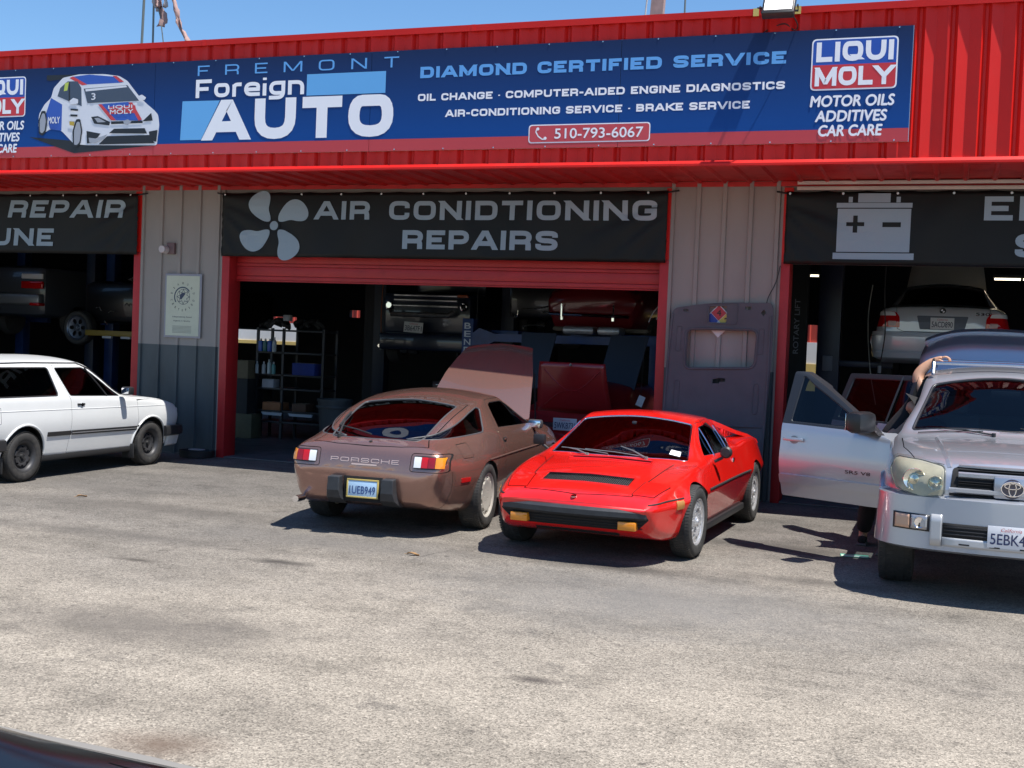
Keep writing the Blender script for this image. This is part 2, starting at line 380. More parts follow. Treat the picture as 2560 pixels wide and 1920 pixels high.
    va = N(t, 'ShaderNodeMixRGB'); va.inputs[0].default_value = .25; L(O, va.inputs[1]); L(dn.outputs['Color'], va.inputs[2]); L(va.outputs[0], vc.inputs['Vector'])
    ck = ramp(vc.outputs['Distance'], [(0, 1.0), (.003, .8), (.006, 0.0)])
    cm = N(t, 'ShaderNodeMath', operation='MULTIPLY'); L(ck, cm.inputs[0]); L(ramp(noise(.6, 2), [(.60, 0.0), (.66, .6)]), cm.inputs[1])
    c = mix(cm.outputs[0], c, (.05, .045, .04))
    L(c, b.inputs['Base Color']); b.inputs['Roughness'].default_value = .88; b.inputs['Specular IOR Level'].default_value = .25
    h = mix(.5, v1.outputs['Distance'], noise(30, 3)); bp = N(t, 'ShaderNodeBump', Strength=.55, Distance=.012); L(h, bp.inputs['Height']); L(bp.outputs[0], b.inputs['Normal'])
    return m
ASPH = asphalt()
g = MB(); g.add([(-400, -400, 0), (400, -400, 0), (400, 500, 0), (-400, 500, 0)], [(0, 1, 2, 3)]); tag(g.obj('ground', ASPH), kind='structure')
CONC = mat('workshop_concrete', (.11, .11, .115), .55, var=.3, vscale=1.2, dirt=.6, dirtcol=(.04, .038, .035))
g = MB(); g.box(-20, 9, -.02, 12, .004, .02); tag(g.obj('workshop_floor', CONC), kind='structure')

# ---------------------------------------------------------------- building
B = thing('repair_garage', 'long auto repair garage with red ribbed metal fascia and open bays', 'building')
FY = -1.40                                    # plane of the projecting fascia
K = 13.096/13.446
fx = lambda x: x*K
fz = lambda z: 1.755+(z-1.755)*K
PR = [(0, .034), (.030, -.012), (.056, -.012), (.088, .034), (.198, -.002), (.3146, .034)]
def ribbed(x0, x1, z0, z1, y, prof=PR, pitch=.3146, phase=fx(-.21)-.0, along='z'):
    mb = MB(); V = []; k0 = math.floor((x0-phase)/pitch)-1; xs = []
    for k in range(k0, k0+int((x1-x0)/pitch)+4):
        for px, d in prof[:-1]:
            x = phase+k*pitch+px
            if x0 <= x <= x1: xs.append((x, d))
    xs = [(x0, xs[0][1])]+xs+[(x1, xs[-1][1])]
    if along == 'z': V = [(x, y-d, z) for x, d in xs for z in (z0, z1)]
    else: V = [(x, yy, y-d) for x, d in xs for yy in (z0, z1)]
    n = len(xs); return mb.add(V, [(2*i, 2*i+2, 2*i+3, 2*i+1) for i in range(n-1)])
def sheet(name, m, *a, parent=B, **k):
    mb = ribbed(*a, **k); me = bpy.data.meshes.new(name); me.from_pydata(mb.v, [], mb.f); return link(name, me, m, parent)
# cladding panels 0.944 m wide (three ribs each), laid edge to edge
ph = fx(-.21); pw = .3146*3; x = ph-19*pw
while x < 5.2:
    pk = int(round(x/pw)); o = sheet('cladding_panel', RED, x-.012, x+pw+.012, 3.80, 5.37, FY+(.0022 if pk % 2 else 0)); x += pw
cap = MB(); cap.prism([(FY-.055, 5.352), (FY-.05, 5.352), (FY-.05, 5.415), (FY+.25, 5.415), (FY+.25, 5.424), (FY-.057, 5.424)], -17.0, 5.4, 'x')
cap.obj('parapet_cap', RED, B)
x = -16.4
j = MB()
while x < 5: j.box(x, x+.05, FY-.0595, FY-.057, 5.35, 5.4255); x += 3.66
j.obj('cap_joint', RED, B)
tape = MB(); 
for a, b2 in ((-2.18, -2.12), (-1.78, -1.68)): tape.box(a, b2, FY-.060, FY-.0573, 5.345, 5.427)
tape.obj('masking_tape', mat('yellow_tape', (.62, .50, .14), .6), B)
lip = MB(); lip.prism([(FY-.06, 3.766), (FY-.06, 3.79), (FY-.035, 3.825), (FY+.0, 3.825), (FY+.0, 3.79), (FY+.03, 3.775), (FY+.03, 3.766)], -17.0, 5.4, 'x')
lip.obj('drip_edge', RED, B)
PS = [(0, 0), (.02, .03), (.05, .03), (.07, 0), (.3, 0)]
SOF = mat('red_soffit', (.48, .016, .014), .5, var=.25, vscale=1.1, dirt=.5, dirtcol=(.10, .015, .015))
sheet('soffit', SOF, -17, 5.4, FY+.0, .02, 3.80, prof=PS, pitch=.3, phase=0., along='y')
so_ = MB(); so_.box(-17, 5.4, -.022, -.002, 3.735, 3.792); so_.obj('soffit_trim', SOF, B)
# grey wall piers
GREY = mat('grey_wall_paint', (.265, .238, .215), .6, var=.10, vscale=1.0, dirt=.3, dirtcol=(.2, .18, .17), stretch=(1, 1, .3))
BLUEG = mat('blue_grey_wall_paint', (.056, .068, .072), .5, var=.25, vscale=2.0, dirt=.4, dirtcol=(.10, .11, .115), stretch=(1, 1, .4))
PW = [(0, 0), (.010, .028), (.055, .028), (.065, 0), (.19, 0), (.3146, 0)]
for x0, x1 in ((-11.0, -9.63), (-3.30, -1.95), (4.45, 5.4)):
    sheet('pier_cladding', GREY, x0, x1, 1.545, 3.80, 0.0, prof=PW, phase=x0+.30)
    sheet('pier_lower_cladding', BLUEG, x0, x1, 0.0, 1.545, -.001, prof=PW, phase=x0+.30)
    c = MB(); c.box(x0, x0+.03, -.012, .24, 0, 3.76); c.box(x1-.03, x1, -.012, .24, 0, 3.76); c.obj('corner_trim', GREY, B)
    s = MB(); s.box(x0+.02, x1-.02, .03, .22, 0, 3.8); s.obj('pier_core', UNDER, B)
hd = MB()
for x0, x1 in ((-17.3, -11.0), (-9.63, -3.30), (-1.95, 4.45)): hd.box(x0, x1, .02, .25, 2.84, 3.80)
hd.obj('bay_header', GREY, B)
# red door frames
fr = MB(); 
def jamb(x0, x1): mb = MB(); mb.box(x0, x1, -.03, .26, 0.0, 2.845, .004); mb.obj('door_jamb', DKRED, B)
for a, b2 in ((-17.3, -17.18), (-11.115, -11.0), (-9.635, -9.515), (-3.41, -3.298), (-1.955, -1.85), (4.35, 4.45)): jamb(a, b2)
st = MB(); st.box(-11.115, -11.0, -.02, .02, 2.85, 3.72); st.box(-1.955, -1.85, -.02, .02, 2.85, 3.72); st.box(-3.36, -3.30, -.02, .02, 2.85, 3.72)
st.obj('frame_upright', RED, B)
# raised roll-up door of the middle bay: its lower slats hang in the opening
door = thing('roll_up_door', 'rolled up red door of the middle bay with its lower slats hanging', 'door', (-6.46, .16, 2.5))
for i, (a, b2) in enumerate(((0.0, .055), (.058, .19), (.193, .235), (.238, .345))):
    mb = MB(); mb.box(-3.05, 3.05, -.02+(.01 if i % 2 else 0), .02, a, b2, .006); o = mb.obj('slat', DKRED, door)
gb = MB(); gb.box(-3.05, 3.05, -.03, .03, -.02, -.002, .004); gb.obj('bottom_rail', DKRED, door)
# interior
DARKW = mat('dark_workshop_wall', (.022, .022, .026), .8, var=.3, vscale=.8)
w = MB()
ops = [(-17.2, -15.42, 1.5, 2.2), (-13.95, -13.66, 2.24, 2.42), (-3.42, -2.62, 1.0, 2.42)]
xs = [-20]+[v for o in ops for v in o[:2]]+[9]
for i in range(len(xs)-1):
    if i % 2 == 0: w.box(xs[i], xs[i+1], 12, 12.15, 0, 5.2)
    else:
        o = ops[(i-1)//2]; w.box(xs[i], xs[i+1], 12, 12.15, 0, o[2]); w.box(xs[i], xs[i+1], 12, 12.15, o[3], 5.2)
w.box(-20.15, -20, -.2, 12.15, 0, 5.2); w.box(9, 9.15, -.2, 12.15, 0, 5.2)
w.box(-20, -17.3, 0.0, .2, 0, 3.8); w.box(5.4, 9, 0.0, .2, 0, 3.8)
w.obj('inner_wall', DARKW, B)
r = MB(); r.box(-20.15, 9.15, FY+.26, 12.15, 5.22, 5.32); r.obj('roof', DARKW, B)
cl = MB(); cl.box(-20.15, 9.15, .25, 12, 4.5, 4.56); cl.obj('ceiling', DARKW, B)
rf = MB()
for i in range(5): rf.box(-20, 9, 1.5+i*2.3, 1.62+i*2.3, 4.2, 4.5)
rf.obj('roof_beam', mat('dark_steel', (.03, .03, .033), .6), B)
for x in (-10.3, -2.65):     # partition posts inside
    mb = MB(); mb.box(x-.12, x+.12, 5.9, 6.1, 0.02, 4.5); mb.obj('inner_post', DARKW, B)
# sunlit yard behind the garage
yd = thing('yard_wall', 'pale yellow yard wall with white band and red top, behind garage', 'wall', (-8, 17, 0))
mb = MB(); mb.box(-14, 14, 0, .3, 0, 1.55); mb.obj('wall_base', mat('yellow_wall', (.70, .50, .16), .8, var=.1, vscale=1), yd)
mb = MB(); mb.box(-14, 14, .02, .28, 1.55, 2.1); mb.obj('white_band', mat('white_wall', (.8, .78, .74), .8, var=.1, vscale=1), yd)
mb = ribbed(-14, 14, 2.1, 3.6, .06, prof=PS, pitch=.3, phase=0.); mb.obj('red_sheet', mat('yard_red', (.5, .06, .04), .6), yd, fix=False)

# ---------------------------------------------------------------- long sign on the fascia
sgn = thing('shop_sign', 'long blue and red sign board with car picture over the bays', 'sign', (0, FY, 0))
def grad():
    m = bpy.data.materials.new('sign_blue_print'); m.use_nodes = True; t = m.node_tree; b = t.nodes['Principled BSDF']
    tc = N(t, 'ShaderNodeTexCoord'); s = N(t, 'ShaderNodeSeparateXYZ'); t.links.new(tc.outputs['Object'], s.inputs[0])
    mr = N(t, 'ShaderNodeMapRange'); mr.inputs['From Min'].default_value = 4.1; mr.inputs['From Max'].default_value = 5.17; t.links.new(s.outputs['Z'], mr.inputs[0])
    r = N(t, 'ShaderNodeValToRGB'); e = r.color_ramp.elements; e[0].position = 0.1; e[0].color = (.004, .062, .27, 1); e[1].position = 1; e[1].color = (.010, .027, .09, 1)
    t.links.new(mr.outputs[0], r.inputs[0]); t.links.new(r.outputs[0], b.inputs['Base Color']); b.inputs['Roughness'].default_value = .5; b.inputs['Specular IOR Level'].default_value = .2; return m
SB = grad(); SR = mat('sign_red_print', (.52, .045, .055), .4)
xs = [fx(-16.3), fx(-13.15), fx(-10.04), fx(-6.87), fx(-3.71), fx(-.555)]
for a, b2 in zip(xs[:-1], xs[1:]):
    mb = MB(); mb.box(a+.003, b2-.003, -.052, -.036, 4.128, 5.169); mb.obj('sign_board', SB, sgn)
    mb = MB(); mb.box(a+.003, b2-.003, -.052, -.036, 3.99, 4.1272); mb.obj('sign_strip', SR, sgn)
bk = MB(); bk.box(xs[0], xs[-1]+.002, -.0355, -.033, 3.988, 5.172); bk.obj('sign_edge', ALU, sgn)
sc_ = MB(); x = -15.8
while x < -.6:
    for z in (5.155, 4.005): sc_.cyl((x, -.055, z), (0, 1, 0), .008, .008, 8)
    x += .63
o = sc_.obj('screw', ALU, sgn)
TY = -.0535
WHT = mat('sign_white', (.88, .89, .94), .45); SKYB = mat('sign_light_blue', (.12, .38, .80), .45); BOXB = mat('sign_sky_blue', (.13, .42, .80), .45)
def T(mb, name, m, y=TY, par=sgn, fn=None): return place_text(mb, name, m, par, Matrix.Translation((0, y, 0)), fn=fn)
def box2(x0, x1, z0, z1, m, name, y=TY, par=sgn, r=0):
    p = rpoly([(x0, z0), (x1, z0), (x1, z1), (x0, z1)], r) if r else [(x0, z0), (x1, z0), (x1, z1), (x0, z1)]
    return T(MB().add([(a, 0, b) for a, b in p], [tuple(range(len(p)))]), name, m, y, par)
def st_(txt, x0, x1, z0, z1, name, m, y=TY, **k):
    X0, X1, Z0, Z1 = fx(x0), fx(x1), fz(z0), fz(z1); return T(stroke_text(txt, X0, X1, Z0, Z1-Z0, **k), name, m, y)
# shop name
st_('FREMONT', -9.38, -6.50, 5.06, 5.19, 'name_lettering', SKYB, wt=.13, gap=1.15)
box2(fx(-7.765), fx(-6.67), fz(4.755), fz(5.02), BOXB, 'sky_blue_block')
T(MB().add([(fx(x), 0, fz(z)) for x, z in ((-9.62, 4.235), (-9.30, 4.235), (-9.03, 4.735), (-9.6, 4.74))], [(0, 1, 2, 3)]), 'sky_blue_block', BOXB)
st_('Foreign', -9.40, -7.80, 4.775, 5.01, 'name_lettering', WHT, TY-.002, wt=.20, gap=.15)
st_('AUTO', -9.25, -6.55, 4.225, 4.74, 'name_lettering', WHT, TY-.002, wt=.27, gap=.16, rr=.45)
st_('DIAMOND CERTIFIED SERVICE', -6.21, -1.86, 4.915, 5.05, 'slogan_lettering', SKYB, wt=.27, gap=.17)
st_('OIL CHANGE . COMPUTER-AIDED ENGINE DIAGNOSTICS', -6.23, -1.86, 4.64, 4.725, 'service_lettering', WHT, wt=.25, gap=.17)
st_('AIR-CONDITIONING SERVICE . BRAKE SERVICE', -5.86, -2.23, 4.44, 4.525, 'service_lettering', WHT, wt=.25, gap=.17)
PINKR = mat('sign_phone_red', (.56, .06, .075), .4)
box2(fx(-4.79), fx(-3.335), fz(4.105), fz(4.32), WHT, 'phone_frame', TY-.001, r=.04)
box2(fx(-4.79)+.012, fx(-3.335)-.012, fz(4.105)+.012, fz(4.32)-.012, PINKR, 'phone_panel', TY-.0022, r=.034)
T(font_text('510-793-6067', fx(-4.47), fx(-3.415), fz(4.152), .116, bold=.02), 'phone_number', WHT, TY-.0035)
ph_ = MB(); pp = [Vector((fx(-4.69), 0, fz(4.275))), Vector((fx(-4.70), 0, fz(4.235))), Vector((fx(-4.67), 0, fz(4.185))), Vector((fx(-4.62), 0, fz(4.15))), Vector((fx(-4.58), 0, fz(4.15)))]
for i in range(4):
    d = (pp[i+1]-pp[i]).normalized(); n = Vector((-d.z, 0, d.x))*.007
    ph_.add([pp[i]-n, pp[i+1]-n, pp[i+1]+n, pp[i]+n], [(0, 1, 2, 3)])
for c in (pp[0]+Vector((.012, 0, -.005)), pp[4]+Vector((-.003, 0, .01))): ph_.add([(c.x+math.cos(a)*.018, -.0006, c.z+math.sin(a)*.018) for a in np.linspace(0, 6.283, 13)[:-1]], [tuple(range(12))])
T(ph_, 'phone_symbol', WHT, TY-.0035)
# oil maker's emblem block, at both ends of the sign
def oil_block(dx):
    q = lambda x: fx(x)+dx
    box2(q(-1.59), q(-.70), fz(4.61), fz(5.16), WHT, 'emblem_frame', TY-.001, r=.05)
    lo = rpoly([(q(-1.575), fz(4.625)), (q(-.715), fz(4.625)), (q(-.715), fz(4.88)), (q(-1.575), fz(4.88))], [.04, .04, 0, 0])
    hi = rpoly([(q(-1.575), fz(4.88)), (q(-.715), fz(4.88)), (q(-.715), fz(5.145)), (q(-1.575), fz(5.145))], [0, 0, .04, .04])
    T(MB().add([(a, 0, b) for a, b in hi], [tuple(range(len(hi)))]), 'emblem_field', mat('emblem_blue', (.015, .08, .42), .4), TY-.0022)
    T(MB().add([(a, 0, b) for a, b in lo], [tuple(range(len(lo)))]), 'emblem_field', mat('emblem_red', (.60, .03, .04), .4), TY-.0022)
    T(stroke_text('LIQUI', q(-1.54), q(-.745), fz(4.912), .205, wt=.25, gap=.12, rr=.6, cond=.95), 'emblem_lettering', WHT, TY-.0035)
    T(stroke_text('MOLY', q(-1.545), q(-.735), fz(4.655), .195, wt=.25, gap=.10, rr=.6, cond=.95), 'emblem_lettering', WHT, TY-.0035)
    for tx, a, b, c, h in (('MOTOR OILS', -1.585, -.71, 4.43, .125), ('ADDITIVES', -1.525, -.78, 4.27, .125), ('CAR CARE', -1.485, -.82, 4.115, .125)):
        T(font_text(tx, q(a), q(b), fz(c), h*K, bold=.05, shear=.12), 'oil_lettering', WHT, TY-.0035)
oil_block(0); oil_block(fx(-11.46))
# picture of a white race hatchback, printed flat
RW = mat('print_white', (.72, .74, .80), .4); RB = mat('print_blue', (.03, .10, .45), .4); RK = mat('print_black', (.012, .014, .02), .4); RGl = mat('print_glass', (.06, .08, .12), .3); RRr = mat('print_red', (.6, .05, .06), .4); RG = mat('print_grey', (.35, .37, .42), .4); RY = mat('print_yellow', (.5, .6, .1), .4)
lay = [0]
def pol(pts, m, name='race_car_picture', r=0.0):
    # coordinates: pixels of the sign picture, 0..730 wide, 0..490 high
    lay[0] += 1
    P = [(fx(-11.93+(x-255)/728*1.98), fz(5.15-(y-455)/445*.99+(x-620)*-.00008)) for x, y in pts]
    if r: P = rpoly(P, r)
    T(MB().add([(a, 0, b) for a, b in P], [tuple(range(len(P)))]), name, m, TY-.0003*lay[0])
pol([(200, 840), (480, 935), (970, 880), (960, 850), (480, 860)], RK)
pol([(300, 462), (600, 455), (600, 470), (420, 485), (320, 496), (300, 492)], RK)
pol([(258, 700), (290, 640), (330, 600), (345, 540), (400, 478), (500, 458), (650, 458), (740, 470), (790, 500), (860, 590), (900, 630), (950, 672), (975, 700), (983, 760), (972, 880), (560, 885), (480, 880), (400, 800), (330, 790), (270, 830), (255, 770)], RW, r=.03)
pol([(330, 600), (400, 640), (400, 800), (330, 790), (300, 700)], RB)
pol([(460, 472), (560, 460), (720, 475), (760, 510), (540, 520)], RB); pol([(440, 480), (462, 470), (550, 520), (520, 525)], RRr); pol([(700, 468), (725, 470), (770, 505), (745, 508)], RRr)
pol([(370, 590), (385, 540), (430, 500), (490, 500), (515, 540), (520, 650), (440, 620)], RGl); pol([(436, 505), (444, 503), (450, 625), (440, 622)], RK); pol([(415, 510), (438, 505), (430, 555), (408, 560)], RY)
pol([(530, 545), (790, 525), (862, 618), (555, 632)], RGl); pol([(540, 548), (782, 527), (790, 537), (542, 562)], RW)
T(font_text('3', fx(-11.05), fx(-10.98), fz(4.80), .09, bold=.03), 'race_car_picture', RW, TY-.008)
pol([(620, 640), (800, 625), (880, 735), (730, 735)], RB); pol([(620, 640), (640, 638), (730, 735), (700, 735)], RRr); pol([(800, 628), (822, 628), (882, 730), (862, 735)], RRr)
pol([(680, 655), (840, 645), (850, 690), (700, 698)], RRr); 
for tx, a, b, c, h in (('LIQUI', -10.77, -10.38, 4.665, .055), ('MOLY', -10.74, -10.36, 4.60, .06)): T(font_text(tx, fx(a), fx(b), fz(c), h, bold=.04), 'race_car_picture', RW, TY-.0085)
T(font_text('MOLY', fx(-11.76), fx(-11.56), fz(4.50), .09, bold=.04), 'race_car_picture', RW, TY-.0085)
pol([(580, 715), (620, 710), (695, 745), (690, 765), (600, 755)], RK); pol([(600, 722), (625, 720), (670, 745), (620, 748)], RG); pol([(885, 740), (935, 690), (945, 735)], RK)
pol([(700, 742), (885, 735), (888, 750), (702, 758)], RK); pol([(772, 738), (800, 728), (822, 742), (800, 762), (780, 758)], RG)
pol([(690, 812), (720, 785), (900, 780), (915, 812)], RK); pol([(555, 800), (640, 815), (600, 870), (560, 875)], RK); pol([(680, 830), (930, 820), (960, 868), (630, 880)], RK); pol([(925, 800), (975, 790), (970, 860), (935, 850)], RK); pol([(570, 840), (610, 845), (680, 820), (660, 850), (610, 872), (575, 870)], RG)
pol([(475, 900), (470, 800), (490, 730), (515, 728), (530, 800), (520, 880), (500, 898)], RK, r=.02); pol([(482, 885), (480, 800), (495, 745), (512, 745), (522, 800), (515, 868), (500, 885)], RG, r=.02)
pol([(262, 820), (258, 740), (275, 680), (300, 680), (312, 740), (305, 810), (285, 832)], RK, r=.02); pol([(268, 808), (266, 740), (280, 695), (296, 695), (304, 740), (298, 800), (282, 818)], RG, r=.02)
pol([(445, 620), (470, 600), (500, 610), (500, 635), (460, 642)], RW, r=.01); pol([(860, 590), (880, 582), (905, 600), (895, 615), (865, 612)], RW, r=.01)
pol([(455, 665), (500, 668), (500, 680), (455, 676)], RK); pol([(455, 700), (498, 702), (498, 714), (455, 712)], RK); pol([(450, 742), (480, 745), (480, 770), (452, 765)], mat('print_gold', (.5, .35, .05), .4))

# ---------------------------------------------------------------- banners over the bays
VINYL = mat('black_vinyl_banner', (.005, .005, .005), .45, spec=.26, var=.3, vscale=2)
BLET = mat('banner_grey_print', (.26, .34, .40), .45)
def wrinkle(x0, x1, z0, z1, seed, amp=1.0):
    rnd = random.Random(seed); W_ = [(rnd.uniform(x0, x1), rnd.uniform(.5, 1.4), rnd.uniform(-.7, .7), rnd.uniform(.008, .022)) for _ in range(9)]
    def f(x, z):
        y = 0
        for c, w, s, a in W_: y += a*math.exp(-(((x-c)-s*(z-z0))/(w*.28))**2)*(.4+.6*(z1-z)/(z1-z0))
        for xc in (x0, x1):       # drag folds running in from the tied top corners
            d = abs(x-xc); t = (z1-z)
            y += .032*math.sin((t*1.0/(d+.35))*9)*math.exp(-d/1.2)*math.exp(-t*.6)
        y += .009*math.sin(x*4.1+seed)*((z1-z)/(z1-z0))
        return -abs(y)*amp*.9
    return f
def banner(name, label, x0, x1, z0, z1, seed):
    o = thing(name, label, 'banner'); f = wrinkle(x0, x1, z0, z1, seed)
    mb = MB(); nx = int((x1-x0)/.05); nz = int((z1-z0)/.05)
    def P(u, v):
        x = x0+u*(x1-x0); z = z0+v*(z1-z0)
        if v == 1: z -= .012*abs(math.sin((x-x0)/.45*math.pi))
        return (x, -.07+f(x, z), z)
    mb.grid(P, nx, nz); me = mb.mesh('banner_sheet', fix=False); s = link('banner_sheet', me, VINYL, o)
    md = s.modifiers.new('t', 'SOLIDIFY'); md.thickness = .002; md.offset = 1
    gr = MB(); x = x0+.04
    while x < x1: gr.cyl((x, -.072+f(x, z1-.03), z1-.03), (0, 1, 0), .014, .006, 10); x += .6
    gr.obj('grommet', ALU, o)
    rp = MB(); rp.tube([(x0-.12, -.03, z1+.0), (x0+.03, -.075, z1-.03)], .012, 6); rp.tube([(x1+.12, -.03, z1+.0), (x1-.03, -.075, z1-.03)], .012, 6); rp.obj('tie', RUB, o)
    return o, f
def bt(mb, o, f, name='lettering', m=BLET): return place_text(mb, name, m, o, Matrix.Translation((0, -.0785, 0)), fn=f)
ob, f = banner('bay_banner', 'black banner over the middle bay with fan symbol and air conditioning words', -9.62, -3.33, 2.81, 3.69, 3)
bt(stroke_text('AIR CONIDTIONING', -8.155, -3.46, 3.32, .245, wt=.235, gap=.2, space=.75), ob, f)
bt(stroke_text('REPAIRS', -6.85, -4.71, 2.94, .245, wt=.25, gap=.18), ob, f)
fan = MB(); cx, cz = -8.79, 3.235
blade = [(.035, .07), (.015, .16), (.05, .30), (.10, .40), (.19, .455), (.30, .44), (.40, .36), (.44, .27), (.41, .19), (.31, .155), (.2, .15), (.11, .09)]
blade = rpoly([(x*.96, z*.95) for x, z in blade], .05, 3)
for k in range(4):
    a = -k*math.pi/2-.28; P = [(cx+(x*math.cos(a)-z*math.sin(a))*(1.13), -.0002*k, cz+(x*math.sin(a)+z*math.cos(a))) for x, z in blade]; fan.add(P, [tuple(range(len(P)))])
fan.add([(cx+math.cos(a)*.063, -.0012, cz+math.sin(a)*.063) for a in np.linspace(0, 6.283, 25)[:-1]], [tuple(range(24))])
bt(fan, ob, f, 'fan_symbol')
ring = MB(); ring.add([(cx+math.cos(a)*rr, -.0005, cz+math.sin(a)*rr) for rr in (.062, .095) for a in np.linspace(0, 6.283, 25)[:-1]], [(i, (i+1) % 24, 24+(i+1) % 24, 24+i) for i in range(24)])
bt(ring, ob, f, 'hub_ring', VINYL)
ob, f = banner('bay_banner', 'black banner over the left bay with the words REPAIR and TUNE', -17.2, -11.03, 2.81, 3.69, 8)
bt(stroke_text('REPAIR', -13.36, -11.28, 3.335, .255, wt=.235, gap=.2, shear=.22), ob, f)
bt(stroke_text('IGHT', -15.35, -13.72, 3.335, .255, wt=.235, gap=.2, shear=.22), ob, f)
bt(stroke_text('TUNE', -14.05, -12.52, 2.92, .255, wt=.235, gap=.2, shear=.08), ob, f)
ob, f = banner('bay_banner', 'black banner over the right bay with a battery symbol', -1.92, 4.4, 2.82, 3.67, 5)
bt(stroke_text('ELECTRICAL', .245, 3.75, 3.335, .265, wt=.22, gap=.2), ob, f)
bt(stroke_text('SERVICE', .58, 2.9, 2.93, .26, wt=.25, gap=.18), ob, f)
bat = MB()
for a, b2, c, d in ((-1.345, -.515, 3.475, 3.53), (-1.11, -.755, 3.535, 3.64), (-1.215, -1.17, 3.535, 3.60), (-.69, -.645, 3.535, 3.60), (-1.33, -.525, 2.97, 3.463), (-1.365, -.475, 2.885, 2.958)):
    bat.add([(a, 0, c), (b2, 0, c), (b2, 0, d), (a, 0, d)], [(0, 1, 2, 3)])
bt(bat, ob, f, 'battery_symbol')
pm = MB()
for a, b2, c, d in ((-1.23, -1.03, 3.265, 3.31), (-1.155, -1.105, 3.19, 3.385), (-.83, -.63, 3.255, 3.31)): pm.add([(a, -.001-(.0004 if b2-a < .1 else 0), c), (b2, -.001-(.0004 if b2-a < .1 else 0), c), (b2, -.001-(.0004 if b2-a < .1 else 0), d), (a, -.001-(.0004 if b2-a < .1 else 0), d)], [(0, 1, 2, 3)])
place_text(pm, 'battery_mark', VINYL, ob, Matrix.Translation((0, -.080, 0)), fn=f)
rl = thing('banner_rail', 'two pale metal rails above the right bay banner', 'rail', (0, -.1, 3.73))
for dz in (-.03, .035): mb = MB(); mb.box(-1.80, 4.3, -.012, .012, dz-.022, dz+.018, .003); mb.obj('rail_bar', mat('pale_metal', (.5, .46, .40), .5, var=.15, vscale=2), rl)
# ---------------------------------------------------------------- car building
def pch(tab):
    """smooth monotone curve through (x, y) knots"""
    T_ = sorted(tab); X = np.array([a for a, _ in T_], float); Y = np.array([b for _, b in T_], float); h = np.diff(X); d = np.diff(Y)/h; n = len(X); m = np.zeros(n)
    if n == 2: m[:] = d[0]
    else:
        for i in range(1, n-1):
            if d[i-1]*d[i] > 0:
                w1 = 2*h[i]+h[i-1]; w2 = h[i]+2*h[i-1]; m[i] = (w1+w2)/(w1/d[i-1]+w2/d[i])
        m[0] = d[0]; m[-1] = d[-1]
    def f(x):
        x = min(max(x, X[0]), X[-1]); i = int(min(max(np.searchsorted(X, x)-1, 0), n-2)); t = (x-X[i])/h[i]
        return float((2*t**3-3*t*t+1)*Y[i]+(t**3-2*t*t+t)*h[i]*m[i]+(-2*t**3+3*t*t)*Y[i+1]+(t**3-t*t)*h[i]*m[i+1])
    return f
def corner_line(P, rs, mids):
    """half section: corners P with radii rs; returns evenly structured points"""
    out = []; n = len(P); A = [None]*n; Bq = [None]*n
    for i in range(1, n-1):
        p = Vector(P[i]); a = Vector(P[i-1]); b = Vector(P[i+1]); r = rs[i]
        A[i] = p+(a-p).normalized()*min(r, (a-p).length*.48) if (a-p).length > 1e-6 else p
        Bq[i] = p+(b-p).normalized()*min(r, (b-p).length*.48) if (b-p).length > 1e-6 else p
    for i in range(n):
        if i == 0: out.append(Vector(P[0])); cur = Vector(P[0])
        elif i < n-1:
            for j in range(1, mids+1): out.append(cur.lerp(A[i], j/(mids+1)))
            for j in range(5):
                t = j/4; out.append(A[i]*(1-t)**2+Vector(P[i])*2*t*(1-t)+Bq[i]*t*t)
            cur = Bq[i]
        else:
            pass
    return out, cur
